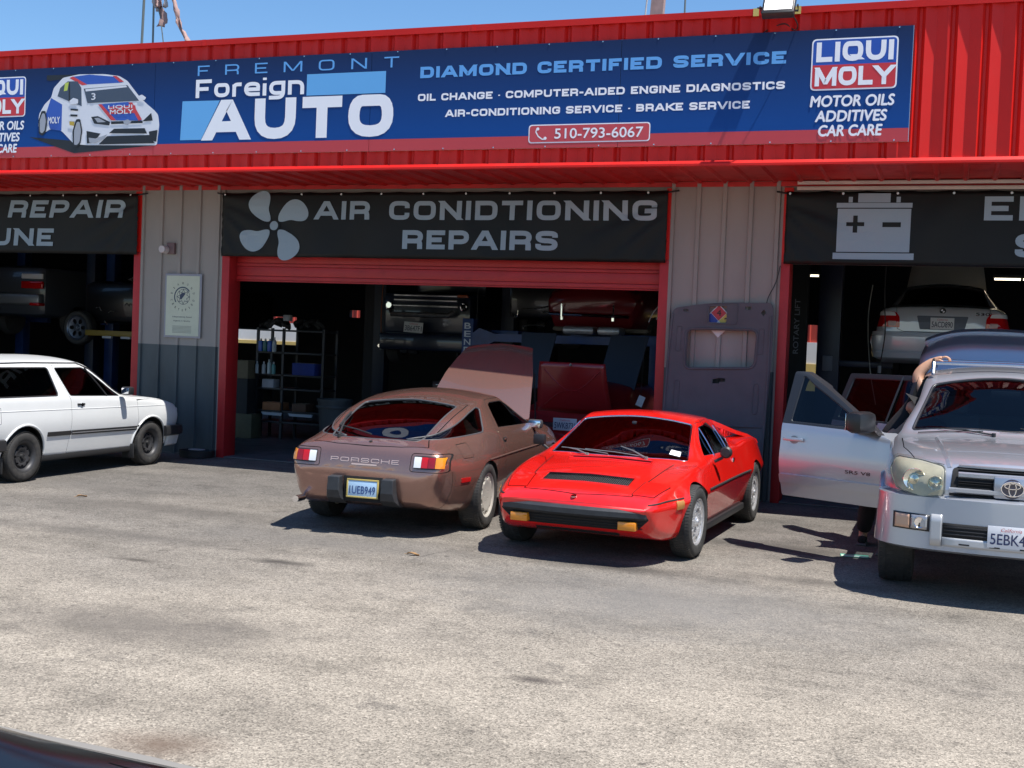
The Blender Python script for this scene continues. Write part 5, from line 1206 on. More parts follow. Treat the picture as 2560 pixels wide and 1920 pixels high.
for d, sd, dm in doors:
    fr_ = d['nm'] == 'front'; wn = fw if fr_ else rw_
    do = finish(dm, skin, 'door', [SV, mat('door_lining_grey', (.16, .17, .19), .6), BF], su, zsplit=1.14)
    do['label'] = ('front ' if fr_ else 'rear ')+('door standing wide open' if sd < 0 else 'door, closed')
    patch(skin, wn, 'y', sd, STG, 'side_window', do, off=-.012, thick=.005, trim=.008, trimm=BF)
    # black upper frame
    up = fdo if fr_ else rdo
    for k in range(2): pass
    top = [(x, z) for x, z in up if z > 1.12]
    hp = on(skin, (.09 if fr_ else -.92, 3*sd, 1.01), (0, -sd, 0), .02); mb = MB(); mb.box(hp.x-.10, hp.x+.10, hp.y-.012, hp.y+.012, hp.z-.016, hp.z+.016, .008); mb.obj('door_handle', SV, do)
    hp2 = on(skin, (.09 if fr_ else -.92, 3*sd, 1.0), (0, -sd, 0), .001); mb = MB(); mb.lathe([(.0005, sd*.002), (.03, sd*.002), (.045, 0)], (hp2.x+.0, hp2.y, hp2.z), 'y', 16); mb.obj('handle_recess', mat('recess_shade', (.20, .21, .24), .35, .6), do)
    a, b = (-.045, 1.025) if fr_ else (-.96, -.105)
    patch(skin, rpoly([(a, .62), (b, .62), (b, .70), (a, .70)], .01), 'y', sd, SV, 'side_moulding', do, off=.018, thick=.02)
    if fr_:
        nm_ = font_text('SR5 V8', .62, .86, 0, .03, bold=.02)
        fz_ = [on(skin, (v[0], 3*sd, .775), (0, -sd, 0), .003) for v in nm_.v]
        if sd < 0: me = bpy.data.meshes.new('model_badge'); me.from_pydata([(.62+(v[0]-.62), q.y, .765+v[2]) for v, q in zip(nm_.v, fz_)], [], nm_.f); link('model_badge', me, mat('badge_dark', (.10, .03, .03), .4), do)
        mb = MB(); mb.box(.76, .92, sd*.92, sd*1.19, 1.13, 1.31, .05); mr_ = mb.obj('door_mirror', mat('mirror_black', (.012, .012, .013), .4), do)
        mb = MB(); mb.prism([(.70, 1.12), (.92, 1.11), (.74, 1.27)], sd*.80, sd*.905, 'y'); mb.obj('mirror_base', BF, do); mb = MB(); mb.box(.756, .76, sd*.95, sd*1.16, 1.15, 1.29, .001); mb.obj('mirror_glass', CHROME, mr_)
    if not fr_:
        mb = MB(); p0 = on(skin, (-.30, 3*sd, 1.17), (0, -sd, 0), .0); p1 = on(skin, (-.30, 3*sd, 1.595), (0, -sd, 0), 0); mb.tube([p0, p1], .010, 6); mb.obj('window_divider', BF, do)
    if sd < 0:
        h = Vector((1.02, -.90, 0)) if fr_ else Vector((-.11, -.90, 0))
        do.matrix_basis = Matrix.Translation(h)@Matrix.Rotation(math.radians(63 if fr_ else 42), 4, 'Z')@Matrix.Translation(-h)
for s in (1, -1):
    patch(skin, cw, 'y', s, STG, 'rear_side_window', su, off=-.01, thick=.005, trim=.008)
    for sx in (1.395, -1.395):
        arc = [on(skin, (sx+.452*math.cos(q), 3*s, max(.36, .385+.452*math.sin(q))), (0, -s, 0), .004) for q in np.linspace(-.02, math.pi+.02, 26)]
        mb = MB(); mb.tube(arc, .028, 8); mb.obj('arch_flare', SV, su)
        wheel(su, sx, s*.785, s, .385, .26, .22, 'spoke', (ALU, UNDER), 0)
    rr_ = MB(); rr_.tube([(.10, s*.60, 1.64), (.02, s*.60, 1.735), (-.3, s*.60, 1.765), (-1.7, s*.60, 1.765), (-2.0, s*.60, 1.70)], .018, 8); rr_.obj('roof_rail', ALU, su)
    # head lamps: bright bowl, two round lenses, clear cover
    hl = rpoly([(s*.45, .79), (s*.45, .985), (s*.62, 1.015), (s*.80, 1.02), (s*.84, .92), (s*.78, .81), (s*.60, .765)], .03)
    patch(skin, hl, 'x', 1, mat('lamp_bowl', (.44, .42, .35), .3, .15, var=.1, vscale=9), 'headlight', su, off=.008, thick=.02, depth=(1.5, 2.6), trim=.006, trimm=mat('lamp_edge', (.14, .15, .15), .3))
    for yy, zz, rr in ((.655, .885, .082), (.515, .87, .055)):
        c = on(skin, (4, s*yy, zz), (-1, 0, 0), .012); mb = MB(); mb.lathe([(rr, 0), (rr*.94, .014), (rr*.80, .006), (rr*.42, -.004), (rr*.40, .012), (.0005, .022)], tuple(c), 'x', 24); mb.obj('headlight_reflector', mat('reflector', (.80, .78, .68), .12, .75), su)
    hl2 = [(y, z) for y, z in shrink(hl, .004)]
    patch(skin, hl2, 'x', 1, glass('lamp_cover_glass', (.93, .92, .86), ior=1.18), 'headlight_glass', su, off=.036, thick=.003, depth=(1.5, 2.6))
    patch(skin, rpoly([(s*.885, .84), (s*.80, .98), (s*.86, .985), (s*.90, .86)], .005), 'x', 1, AMB, 'corner_lamp', su, off=.006, thick=.008, depth=(1.5, 2.6)) if False else None
    strip(skin, [(1.10, s*.53), (1.5, s*.50), (1.9, s*.46), (2.18, s*.42)], 'z', 1, .032, 'hood_crease', SV, su, off=-.024, n=8)
patch(skin, sws, 'z', 1, glass('windscreen_glass', (.36, .43, .45), ior=1.33), 'windscreen', su, off=-.008, thick=.005, trim=.014, trimm=BF, depth=(.9, 1.9))
# grille
patch(skin, rpoly([(-.42, .775), (.42, .775), (.40, .98), (.34, 1.005), (-.34, 1.005), (-.40, .98)], .015), 'x', 1, UNDER, 'grille_opening', su, off=.004, thick=.01, depth=(1.9, 2.6))
def gbar(z, hw, hh, nm='grille_bar', o=.022, m=SV, y0=0):
    mb = MB(); P = [on(skin, (4, y, z), (-1, 0, 0), o) for y in np.linspace(-hw, hw, 15)]; V = []
    for p in P: V += [(p.x, p.y, z-hh), (p.x+.018, p.y, z-hh*.5), (p.x+.018, p.y, z+hh*.6), (p.x-.004, p.y, z+hh)]
    mb.add(V, [(i*4+j, i*4+(j+1) % 4, (i+1)*4+(j+1) % 4, (i+1)*4+j) for i in range(14) for j in range(4)]+[(0, 1, 2, 3), (56, 57, 58, 59)], True); return mb.obj(nm, m, su, angle=28)
gbar(.945, .36, .022); gbar(.835, .42, .020); gbar(.775, .43, .010); gbar(1.003, .36, .012)
for z in (.885, .90, .86, .80, .98): gbar(z, .36, .003, 'grille_mesh', .008, UNDER)
gp = on(skin, (4, 0, .87), (-1, 0, 0), .03)
mb = MB(); mb.box(gp.x-.03, gp.x+.012, -.125, .125, .795, .955, .02); mb.obj('grille_centre', SV, su)
EMB = mat('emblem_dark', (.03, .03, .06), .2, coat=1)
mb = MB(); mb.lathe([(.0005, .004), (.067, .004), (.07, 0)], (gp.x+.012, 0, .873), 'x', 30); eo = mb.obj('emblem', EMB, su)
def ell(cy_, cz_, a, b, r=.006): return [(gp.x+.019, cy_+a*math.cos(q), cz_+b*math.sin(q)) for q in np.linspace(0, 2*math.pi, 30)[:-1]]
mb = MB()
for e_ in (ell(0, .873, .074, .052), ell(0, .873, .024, .049), ell(0, .893, .052, .020)): mb.tube(e_, .0055, 6, closed=True)
mb.obj('emblem_ring', CHROME, eo)
# front bumper
bpath = smooth2([(1.83, .862), (1.97, .850), (2.09, .79), (2.18, .67), (2.235, .50), (2.27, .25), (2.28, 0), (2.27, -.25), (2.235, -.50), (2.18, -.67), (2.09, -.79), (1.97, -.850), (1.83, -.862)], 6)
bsw = sweep(bpath[::-1], [(-.06, .770), (-.02, .792), (.02, .790), (.048, .765), (.060, .715), (.060, .685), (.050, .665), (.052, .60), (.050, .55), (.03, .45), (.005, .40), (-.03, .38), (-.08, .40)])
bo = bsw.obj('front_bumper', SV, su, angle=50); bskin = Skin([v for v in bsw.v], bsw.f)
def bx(y): return on(bskin, (4, y, .58), (-1, 0, 0)).x
def bpiece(y0, y1, z0, z1, m, nm, o=.004, par=None, n=6, rr=0):
    y0, y1 = min(y0, y1), max(y0, y1); n = max(n, 8); k = 4; mb = MB()
    mb.grid(lambda u, v: tuple(on(bskin, (4, y0+(y1-y0)*u, z0+(z1-z0)*v), (-1, 0, 0), o)), n, k)
    o_ = mb.obj(nm, m, par or bo, fix=False); md = o_.modifiers.new('s', 'SOLIDIFY'); md.thickness = .012; md.offset = 0; return o_
for s in (1, -1):
    bpiece(s*.79, s*.54, .525, .645, BLKPL, 'lamp_housing'); bpiece(s*.775, s*.675, .535, .635, mat('amber_clear', (.55, .33, .22), .15, coat=.5), 'indicator_lamp', .008)
    bpiece(s*.665, s*.555, .535, .635, mat('fog_bowl', (.4, .4, .42), .25, .6), 'fog_lamp', .008)
    mb = MB(); mb.lathe([(.042, 0), (.040, .012), (.034, .006), (.0005, .004)], (bx(.61)+.012, s*.61, .585), 'x', 20); mb.obj('fog_lens', CHROME, bo)
    bpiece(s*.53, s*.455, .43, .655, mat('bumper_insert_silver', (.50, .50, .50), .4, .4), 'bumper_insert', .010)
bpiece(-.45, .45, .50, .60, UNDER, 'lower_grille', .003, n=10); bpiece(-.45, .45, .435, .498, mat('bumper_insert_silver', (.50, .50, .50), .4, .4), 'skid_panel', .006, n=10)
for z in (.523, .548, .573): bpiece(-.44, .44, z-.004, z+.004, BLKPL, 'lower_grille_bar', .008, n=10)
for y in (-.3, -.1, .1, .3): bpiece(y-.035, y+.035, .452, .462, UNDER, 'skid_slot', .009, n=2)
MF = Matrix.Translation((bx(0)+.016, .005, .535))@Matrix.Rotation(math.radians(90), 4, 'Z')
plate(su, '5EBK42', .31, .155, MF, (.74, .74, .76), (.02, .03, .10))
# raised tailgate with spoiler, behind the roof
tgt = MB()
def TG(u, v):
    y = (u*2-1)*(.80-.10*v); x = -2.20+(-.14*v/.5 if v < .5 else -.14-.46*(v-.5)/.5); z = 1.63+(.29*v/.5 if v < .5 else .27+.15*(v-.5)/.5)-.14*abs(u*2-1)**3.5; return (x, y, z)
tgt.grid(TG, 24, 14); to = tgt.obj('tailgate', SV, su, fix=False); sm_ = to.modifiers.new('s', 'SOLIDIFY'); sm_.thickness = .05
sp = MB(); V = []
for i in range(19):
    u = i/18*2-1; y = u*.74; z = 2.10-.13*abs(u)**3; V += [(-2.72, y, z), (-2.86, y, z+.035), (-2.87, y, z+.01), (-2.74, y, z-.05)]
sp.add(V, [(i*4+j, i*4+(j+1) % 4, (i+1)*4+(j+1) % 4, (i+1)*4+j) for i in range(18) for j in range(4)]+[(0, 1, 2, 3), (72, 73, 74, 75)], True); sp.obj('spoiler', SV, su)
dk = MB()
for i in range(2): pass
dk.grid(lambda u, v: (TG(.12+u*.76, .06+v*.16)[0]+.004, TG(.12+u*.76, .06+v*.16)[1], TG(.12+u*.76, .06+v*.16)[2]+.008), 20, 4); dk.obj('tailgate_recess', STG if False else BF, su, fix=False)
mb = MB(); mb.tube([(.02, -.58, 1.74), (.02, 0, 1.745), (.02, .58, 1.74)], .016, 8); mb.tube([(-1.3, -.58, 1.76), (-1.3, .58, 1.76)], .016, 8); mb.obj('roof_crossbar', ALU, su)
GI = mat('grey_interior', (.22, .24, .25), .7)
seat(su, -.10, .40, .62, GI); seat(su, -.10, -.40, .62, GI); ds = MB(); ds.box(.55, .95, -.74, .74, .80, 1.07, .06); ds.box(.72, .90, -.66, -.20, 1.06, 1.10, .02); ds.obj('dashboard', mat('dash_grey', (.10, .11, .12), .6), su); steering(su, .48, .40, 1.08)
rs = MB(); rs.box(-1.25, -1.05, -.65, .65, .6, 1.25, .06); rs.obj('rear_seat', GI, su)
mi = MB(); mi.box(.30, .32, -.12, .12, 1.46, 1.52, .012); mi.obj('inner_mirror', BF, su)
f_ = lambda x, y, o=.012: on(skin, (x, y, 3), (0, 0, -1), o)
wiper(su, f_(1.03, -.10), f_(.90, -.52), (f_(.95, -.68), f_(.965, -.18))); wiper(su, f_(1.03, .5), f_(.90, .1), (f_(.955, -.05), f_(.93, .5)))
an = MB(); 
for i, y in enumerate(np.linspace(-.6, .6, 5)): pass
# ================================================================ inside the garage
BLUEL = mat('lift_blue', (.010, .035, .14), .45, var=.3, vscale=4); DKBLUE = mat('lift_dark_blue', (.006, .012, .03), .5)
LW = mat('stencil_white', (.45, .50, .55), .5)
lf = thing('vehicle_lift', 'blue four-post lift with white stencilled column in the middle bay', 'lift', (-7.1, 3.0, 0))
mb = MB(); mb.box(-.09, .09, -.09, .09, .02, 2.12, .006); mb.obj('column', BLUEL, lf)
for i, ch in enumerate('BEND P'):
    if ch != ' ': place_text(font_text(ch, -.055, .055, 1.96-i*.125, .095, bold=.03), 'column_lettering', LW, lf, Matrix.Translation((0, -.0915, 0)))
mb = MB(); mb.prism([(.09, 1.90), (.09, 1.60), (.45, 1.78), (3.1, 1.80), (3.1, 1.92), (.45, 1.90), (.2, 1.98)], -.10, .12, 'y'); mb.obj('cross_beam', BLUEL, lf)
mb = MB(); mb.box(2.9, 3.05, -.09, .09, .02, 1.95, .006); mb.obj('column', BLUEL, lf)
mb = MB(); mb.box(.3, .75, .15, 5.2, 1.86, 1.96, .01); mb.obj('runway', BLUEL, lf); mb = MB(); mb.box(1.6, 2.9, .15, 5.2, 1.86, 1.96, .01); mb.obj('runway', BLUEL, lf)
for (xt0, xt1, xb0, xb1) in ((-5.88, -5.35, -5.80, -5.46), (-4.54, -4.0, -4.66, -4.12)):
    rp = MB(); rp.add([(xt0, 2.0, 1.93), (xt1, 2.0, 1.93), (xb1, 1.75, 1.14), (xb0, 1.75, 1.14), (xt0, 2.03, 1.93), (xt1, 2.03, 1.93), (xb1, 1.78, 1.14), (xb0, 1.78, 1.14)], [(0, 1, 2, 3), (4, 5, 6, 7), (0, 1, 5, 4), (1, 2, 6, 5), (2, 3, 7, 6), (3, 0, 4, 7)])
    o = rp.obj('approach_ramp', mat('ramp_navy', (.007, .014, .032), .55), lf); o.location = (7.1, -3.0, 0)
# red car up on that lift, seen from underneath its tail
rc_ = thing('lifted_car', 'dark red car on the blue lift with chrome exhaust bar under its tail', 'car', (-5.2, 3.3, 1.98))
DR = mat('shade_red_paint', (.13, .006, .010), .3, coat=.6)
b_ = Body(zt=[(-1.0, .55), (-.95, .68), (-.7, .78), (2, 1.0), (3.2, 1.0), (3.3, .7)], zb=[(-1.0, .30), (-.9, .08), (-.5, .02), (3.2, .02), (3.3, .4)], yl=.62, ym=[(-1.0, .68), (-.8, .78), (3, .8), (3.3, .6)], zm=.4, ysh=.70, zsh=[(-1, .5), (-.8, .62), (3, .7), (3.3, .6)], yc=.55, zc=[(-1, .54), (-.9, .66), (2, .9), (3.3, .68)])
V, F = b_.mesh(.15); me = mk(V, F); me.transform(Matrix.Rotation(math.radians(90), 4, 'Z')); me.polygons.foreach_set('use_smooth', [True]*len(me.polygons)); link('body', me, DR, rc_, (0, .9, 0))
mb = MB(); mb.tube([(-.66, -.12, .27), (.60, -.12, .25)], .028, 10); mb.obj('chrome_bar', CHROME, rc_)
for x in (-.46, .36): mb = MB(); mb.tube([(x, -.15, .42), (x, -.15, .20)], .014, 8); mb.cyl((x, -.15, .20), (0, 0, 1), .03, .05, 10); mb.obj('bar_clamp', CHROME, rc_)
for x in (-.62, .62): mb = MB(); mb.lathe([(.0005, -.09), (.30, -.09), (.31, 0), (.30, .09), (.0005, .09)], (x*1.05, 1.1, .05), 'x', 24); mb.obj('tyre', TYRE, rc_)
mf = MB(); mf.box(-.27, .22, -.7, -.35, -.02, .11, .05); o = mf.obj('muffler', mat('muffler_silver', (.32, .33, .36), .35, .8, bump=.5, bscale=40), rc_); o.location = (0, 0, -.03)
mf = MB(); mf.box(.26, .62, -.7, -.35, -.02, .11, .05); o = mf.obj('muffler', mat('muffler_silver', (.32, .33, .36), .35, .8), rc_); o.location = (0, 0, -.03)
mf = MB(); mf.box(-.55, .95, -.30, -.1, .00, .07, .03); mf.obj('rear_valance', mat('beige_dirty_metal', (.11, .09, .07), .7, var=.4, vscale=9), rc_)
# red car with its hood up behind the wedge coupe
rh = thing('open_hood_car', 'dark red car in the bay with hood propped fully open, nose out', 'car', (-4.70, 1.2, 0), 0)
b_ = Body(zt=[(-3.0, .7), (-2.9, .95), (-2.2, 1.25), (-1.2, 1.33), (-.5, 1.28), (.15, .98), (.3, .88), (1.1, .80), (1.5, .70), (1.55, .6)], zb=[(-3, .4), (-2.6, .22), (1.3, .22), (1.55, .45)], yl=.70, ym=[(-3, .7), (-2, .83), (1, .82), (1.4, .74), (1.55, .6)], zm=.6, ysh=[(-3, .66), (1.0, .78), (1.55, .56)], zsh=[(-3, .65), (-2.5, .88), (.2, .88), (1.1, .77), (1.55, .58)], yc=[(-3, .55), (-1.5, .56), (-.4, .56), (.2, .70), (1.55, .5)], zc=[(-3, .68), (-2.2, 1.18), (-.6, 1.22), (.1, .92), (.3, .86), (1.1, .79), (1.55, .59)])
V, F = b_.mesh(.12); me = boole(mk(V, F), [poly_mesh([(.32, -.62), (1.40, -.56), (1.40, .56), (.32, .62)], .55, 1.3, 'z')]); me.transform(Matrix.Rotation(math.radians(-90), 4, 'Z')); me.polygons.foreach_set('use_smooth', [True]*len(me.polygons))
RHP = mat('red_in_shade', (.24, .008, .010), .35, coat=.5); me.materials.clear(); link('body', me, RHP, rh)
hd2 = MB()
def HP(u, v):
    x = (u-.5)*(1.04-.14*v); z = .88+.66*v; y = -.30-.20*v-.03*math.sin(v*3.1); zz = -.02*math.cos((u-.5)*3.1*2); return (x, y+zz, z)
hd2.grid(HP, 12, 10); o = hd2.obj('hood', RHP, rh, fix=False); s_ = o.modifiers.new('s', 'SOLIDIFY'); s_.thickness = .02
mb = MB()
for pts in (((.08, .85), (.5, .42), (.92, .85)), ((.1, .12), (.35, .4), (.65, .4), (.9, .12)), ((.05, .06), (.95, .06)), ((.5, .4), (.5, .95))):
    P = [Vector(HP(a, b))+Vector((0, -.015, 0)) for a, b in smooth2(pts, 5)] if len(pts) > 2 else [Vector(HP(a, b))+Vector((0, -.015, 0)) for a, b in pts]; mb.tube(P, .012, 6)
mb.obj('hood_rib', RHP, rh); mb = MB(); mb.cyl(Vector(HP(.5, .96))+Vector((0, -.03, 0)), (0, 1, 0), .018, .03, 10); mb.obj('hood_latch', ALU, rh)
mb = MB(); mb.box(-.45, .45, -1.2, -.45, .45, .74, .06); mb.obj('engine', mat('engine_dark', (.05, .05, .05), .6, .3, var=.4, vscale=15), rh)
mb = sweep(smooth2([(-.80, -1.15), (-.68, -1.50), (0, -1.58), (.68, -1.50), (.80, -1.15)])[::1], [(0, .60), (-.05, .59), (-.06, .50), (-.04, .42), (0, .42)]); mb.obj('bumper', DR, rh)
plate(rh, '5WKB731', .30, .15, Matrix.Translation((.30, -1.66, .80)), (.45, .47, .5), (.02, .03, .10))
for x in (-.58, .58): mb = MB(); mb.box(x-.13, x+.13, -1.52, -1.44, .62, .72, .02); mb.obj('headlight', WHL, rh)
# dark pick-up on a lift at the left of the bay
tk = thing('pickup_truck', 'dark blue pickup raised on a lift with chrome front bar and plate', 'truck', (-8.65, 4.6, 1.55))
TB = mat('navy_truck_paint', (.010, .016, .035), .3, coat=.6)
mb = MB(); mb.box(-.85, .85, .15, 3.6, .25, 1.05, .12); mb.obj('body', TB, tk); mb = MB(); mb.box(-.72, .72, 1.2, 2.8, 1.0, 1.55, .15); mb.obj('cab', TB, tk)
mb = MB(); mb.box(-.80, .80, -.05, .16, .02, .32, .05); mb.obj('lower_panel', TB, tk)
CH2 = mat('dull_chrome', (.42, .42, .43), .28, .9, var=.25, vscale=8)
mb = MB(); mb.tube([(-.58, -.02, .70), (-.54, -.10, .64), (.54, -.10, .64), (.60, -.02, .70)], .045, 10); mb.obj('front_bumper', CH2, tk)
for z, w0 in ((.80, .62), (.90, .60), (.98, .60)): mb = MB(); mb.box(-w0, w0, .10, .16, z-.018, z+.018, .01); mb.obj('grille_bar', CH2, tk)
for x in (-.70, .72): mb = MB(); mb.lathe([(.075, -.02), (.065, -.05), (.05, -.03), (.0005, -.03)], (x, .14, .80), 'y', 20); mb.obj('headlight', CHROME, tk)
mb = MB(); mb.box(.60, .80, .10, .15, .96, 1.01, .01); mb.obj('indicator_lamp', mat('amber_dark', (.4, .08, .02), .3), tk)
plate(tk, '3B647F1', .36, .18, Matrix.Translation((-.10, -.12, .42))@Matrix.Rotation(.05, 4, 'Y'), (.55, .56, .56), (.03, .04, .08))
for x in (-.78, .78):
    mb = MB(); mb.lathe([(.20, -.1), (.33, -.11), (.35, -.05), (.35, .05), (.33, .11), (.2, .1)], (x, .75, .12), 'x', 28); mb.obj('tyre', TYRE, tk)
    mb = MB(); mb.cyl((x*1.03, .02, .08), (0, 1, 0), .03, .03, 12); mb.obj('tow_hook', CHROME, tk)
tl = thing('vehicle_lift', 'dark two-post lift holding the dark pickup in the middle bay', 'lift', (-8.65, 5.6, 0))
for x in (-1.25, 1.25): mb = MB(); mb.box(x-.12, x+.12, -.12, .12, .02, 3.6, .01); mb.obj('column', DKBLUE, tl); mb = MB(); mb.box(min(x, x*.4), max(x, x*.4), -.06, .06, 1.50, 1.60, .01); mb.obj('lift_arm', DKBLUE, tl)
# underside clutter of another lifted car: pipes that catch the light
uc = thing('lifted_car', 'black underside of a raised car with shining pipes, centre of bay', 'car', (-6.55, 5.2, 1.98))
mb = MB(); mb.box(-.75, .75, 0, 3.4, .22, .9, .1); mb.obj('body', mat('black_body', (.008, .008, .01), .3, coat=.5), uc)
pipe = mat('bright_pipe', (.55, .54, .52), .25, .9)
for P in (((-.55, .02, .38), (-.2, -.02, .40), (.15, -.02, .46), (.3, 0, .44)), ((-.1, -.02, .34), (.5, -.02, .33), (.56, 0, .22), (.52, 0, .08)), ((-.45, 0, .03), (-.42, 0, .10), (-.05, -.02, .12)), ((.8, 0, .62), (.92, 0, .40), (.80, 0, .28), (.84, 0, .14)), ((-.45, 0, -.20), (-.22, 0, -.19)), ((.25, 0, -.18), (.42, 0, -.26)), ((-.7, .03, .30), (-.58, 0, .24), (-.56, 0, .36))):
    mb = MB(); mb.tube(smooth2(P, 4) if len(P) > 2 else P, .016, 6); mb.obj('pipe', pipe, uc)
for x in (-.7, .7): mb = MB(); mb.lathe([(.0005, -.1), (.28, -.1), (.31, -.05), (.31, .05), (.28, .1), (.0005, .1)], (x, .9, .12), 'x', 24); mb.obj('tyre', TYRE, uc)
ul = thing('vehicle_lift', 'dark two-post lift under the black raised car, centre of bay', 'lift', (-6.55, 6.4, 0))
for x in (-1.1, 1.1): mb = MB(); mb.box(x-.1, x+.1, -.1, .1, .02, 3.4, .01); mb.obj('column', DKBLUE, ul); mb = MB(); mb.box(min(x, x*.4), max(x, x*.4), -.06, .06, 2.08, 2.17, .01); mb.obj('lift_arm', DKBLUE, ul)
# storage shelves behind the left jamb
sh = thing('storage_shelf', 'tall dark steel shelving of bottles and boxes inside the middle bay', 'shelf', (-10.28, 3.0, 0))
DS = mat('shelf_steel', (.02, .022, .026), .5)
for x in (-.62, -.13, .62):
    for y in (0, .45): mb = MB(); mb.box(x-.02, x+.02, y-.02, y+.02, .02, 1.86); mb.obj('upright', DS, sh)
for z in (.30, .48, .85, 1.08, 1.45, 1.82): mb = MB(); mb.box(-.62, .62, -.02, .47, z-.015, z+.015, .003); mb.obj('shelf_board', DS, sh)
def bottle(x, z, h, col, lab, r=.035, y=2.93, shape='round'):
    o = MB(); zz = z+.0155
    if shape == 'round': o.lathe([(.0005, 0), (r, 0), (r, h*.66), (r*.8, h*.76), (r*.34, h*.84), (r*.34, h*.95), (.0005, h*.95)], (0, 0, 0), 'z', 14)
    else: o.box(-r, r, -.03, .03, 0, h*.84, .012)
    t = thing('bottle', lab, 'bottle', (x, y, zz), 0, 'bottles on the storage shelves')
    o.obj('bottle_body', mat('bottle_%d_%d_%d' % tuple(int(c*99) for c in col), col, .35), t); c = MB(); c.lathe([(.0005, h*.84), (r*.45, h*.84), (r*.45, h), (.0005, h)], (0, 0, 0), 'z', 10); c.obj('cap', mat('cap_white', (.5, .5, .5), .5), t)
BC = [((.02, .09, .42), 'blue'), ((.01, .12, .11), 'green'), ((.02, .09, .42), 'blue'), ((.42, .46, .50), 'white')]
for i, (c, n) in enumerate(BC): bottle(-10.80+i*.085, 1.45, .21+(.03 if i == 3 else 0), c, ['first blue jug on the upper shelf, beside the red jamb', 'green jug between two blue ones on the upper shelf', 'blue jug beside the white one on the upper shelf', 'tall white bottle on the upper shelf beside blue jugs'][i], .036, shape='box' if i < 3 else 'round')
for i, (x, c, n) in enumerate(((-10.86, (.40, .46, .5), 'white bottle standing apart at the left end of the second shelf'), (-10.73, (.38, .42, .46), 'grey white bottle next to the gap on the second shelf'), (-10.63, (.42, .5, .52), 'white bottle with tall neck on the second shelf'), (-10.545, (.10, .30, .30), 'teal bottle at the end of the second shelf row'))): bottle(x, 1.08, .20+(.04 if i == 2 else 0), c, n, .032)
def crate(nm, lab, cat, x, y, z, sx, sy_, sz, col, lid=False, group=None):
    t = thing(nm, lab, cat, (x, y, z+.0005), 0, group); o = MB(); o.box(-sx/2, sx/2, -sy_/2, sy_/2, 0, sz, .008); o.obj('box_body', mat('box_%d_%d_%d' % tuple(int(c*99) for c in col), col, .7, var=.15, vscale=6), t)
    f_ = MB(); f_.box(-sx/2+.01, sx/2-.01, -.012, .012, sz-.001, sz+.003); f_.obj('tape', mat('box_tape', (.25, .2, .13), .4), t); return t
crate('carton', 'white carton with dark print on the third shelf', 'box', -10.66, 3.05, .865, .22, .2, .14, (.36, .36, .40))
crate('carton', 'orange brown carton on the lowest loaded shelf', 'box', -10.58, 3.1, .495, .34, .3, .13, (.30, .12, .05))
crate('carton', 'dark brown carton on the right half of the lowest loaded shelf', 'box', -10.06, 3.1, .495, .26, .3, .13, (.10, .05, .03))
crate('carton', 'blue plastic bin on the right half of the second shelf', 'box', -10.0, 3.1, 1.095, .42, .3, .20, (.01, .03, .20))
crate('carton', 'tan cardboard box standing left of the shelving, against jamb', 'box', -11.05, 2.9, 1.0, .26, .3, .30, (.16, .13, .08))
crate('carton', 'dim tan carton on the floor beside the shelving', 'box', -10.95, 2.85, .02, .32, .3, .40, (.10, .09, .05))
crate('work_bench', 'dark work table under the tan box beside the shelves', 'bench', -11.12, 3.0, .021, .40, .5, .978, (.02, .02, .022))
for x, z, w_, lab in ((-10.56, .46, .40, 'white parts tray hanging off lowest shelf, left half'), (-10.02, .46, .46, 'pale parts tray hanging off lowest shelf, right half')):
    t = MB(); t.prism([(-w_/2, .0), (w_/2, .0), (w_/2-.02, -.05), (-w_/2+.03, -.045)], -.02, .0, 'y'); o = t.obj('parts_tray', mat('tray_white', (.38, .42, .48), .5), None); o.location = (x, 2.955, z); tag(o, lab, 'tray', 'trays on the shelf front')
t = thing('dark_bundle', 'dark heap of hoses and rags on top of the shelving', 'bundle', (-10.4, 3.2, 1.836))
rnd = random.Random(4)
for k in range(9):
    mb = MB(); x = rnd.uniform(-.6, .3); P = [(x+j*.09, rnd.uniform(-.15, .1), .02+.11*math.sin(j*.8)+rnd.uniform(0, .05)) for j in range(5)]; mb.tube(smooth2(P, 3), .03, 6); mb.obj('hose', RUB, t)
crate('carton', 'small white pack lying on the heap above the shelving', 'box', -10.35, 3.0, 1.98, .12, .1, .10, (.35, .36, .38))
# second shelving deeper in, with odds and ends
sh2 = thing('storage_shelf', 'low dark rack with boxes deep in the middle bay', 'shelf', (-8.6, 8.5, 0))
for z in (.5, 1.0, 1.45): mb = MB(); mb.box(-1.0, 1.0, 0, .5, z-.02, z+.02, .003); mb.obj('shelf_board', DS, sh2)
for x in (-1, 1): mb = MB(); mb.box(x-.02, x+.02, 0, .5, .02, 1.7); mb.obj('upright', DS, sh2)
crate('carton', 'white appliance box on the deep rack behind the bronze coupe', 'box', -9.1, 8.7, 1.021, .42, .3, .32, (.22, .22, .26))
crate('carton', 'dull green bin on top of the deep rack', 'box', -8.3, 8.7, 1.471, 1.1, .4, .22, (.10, .09, .02))
crate('carton', 'small pale box on the deep rack, right end', 'box', -7.9, 8.7, 1.021, .22, .3, .14, (.25, .25, .28))
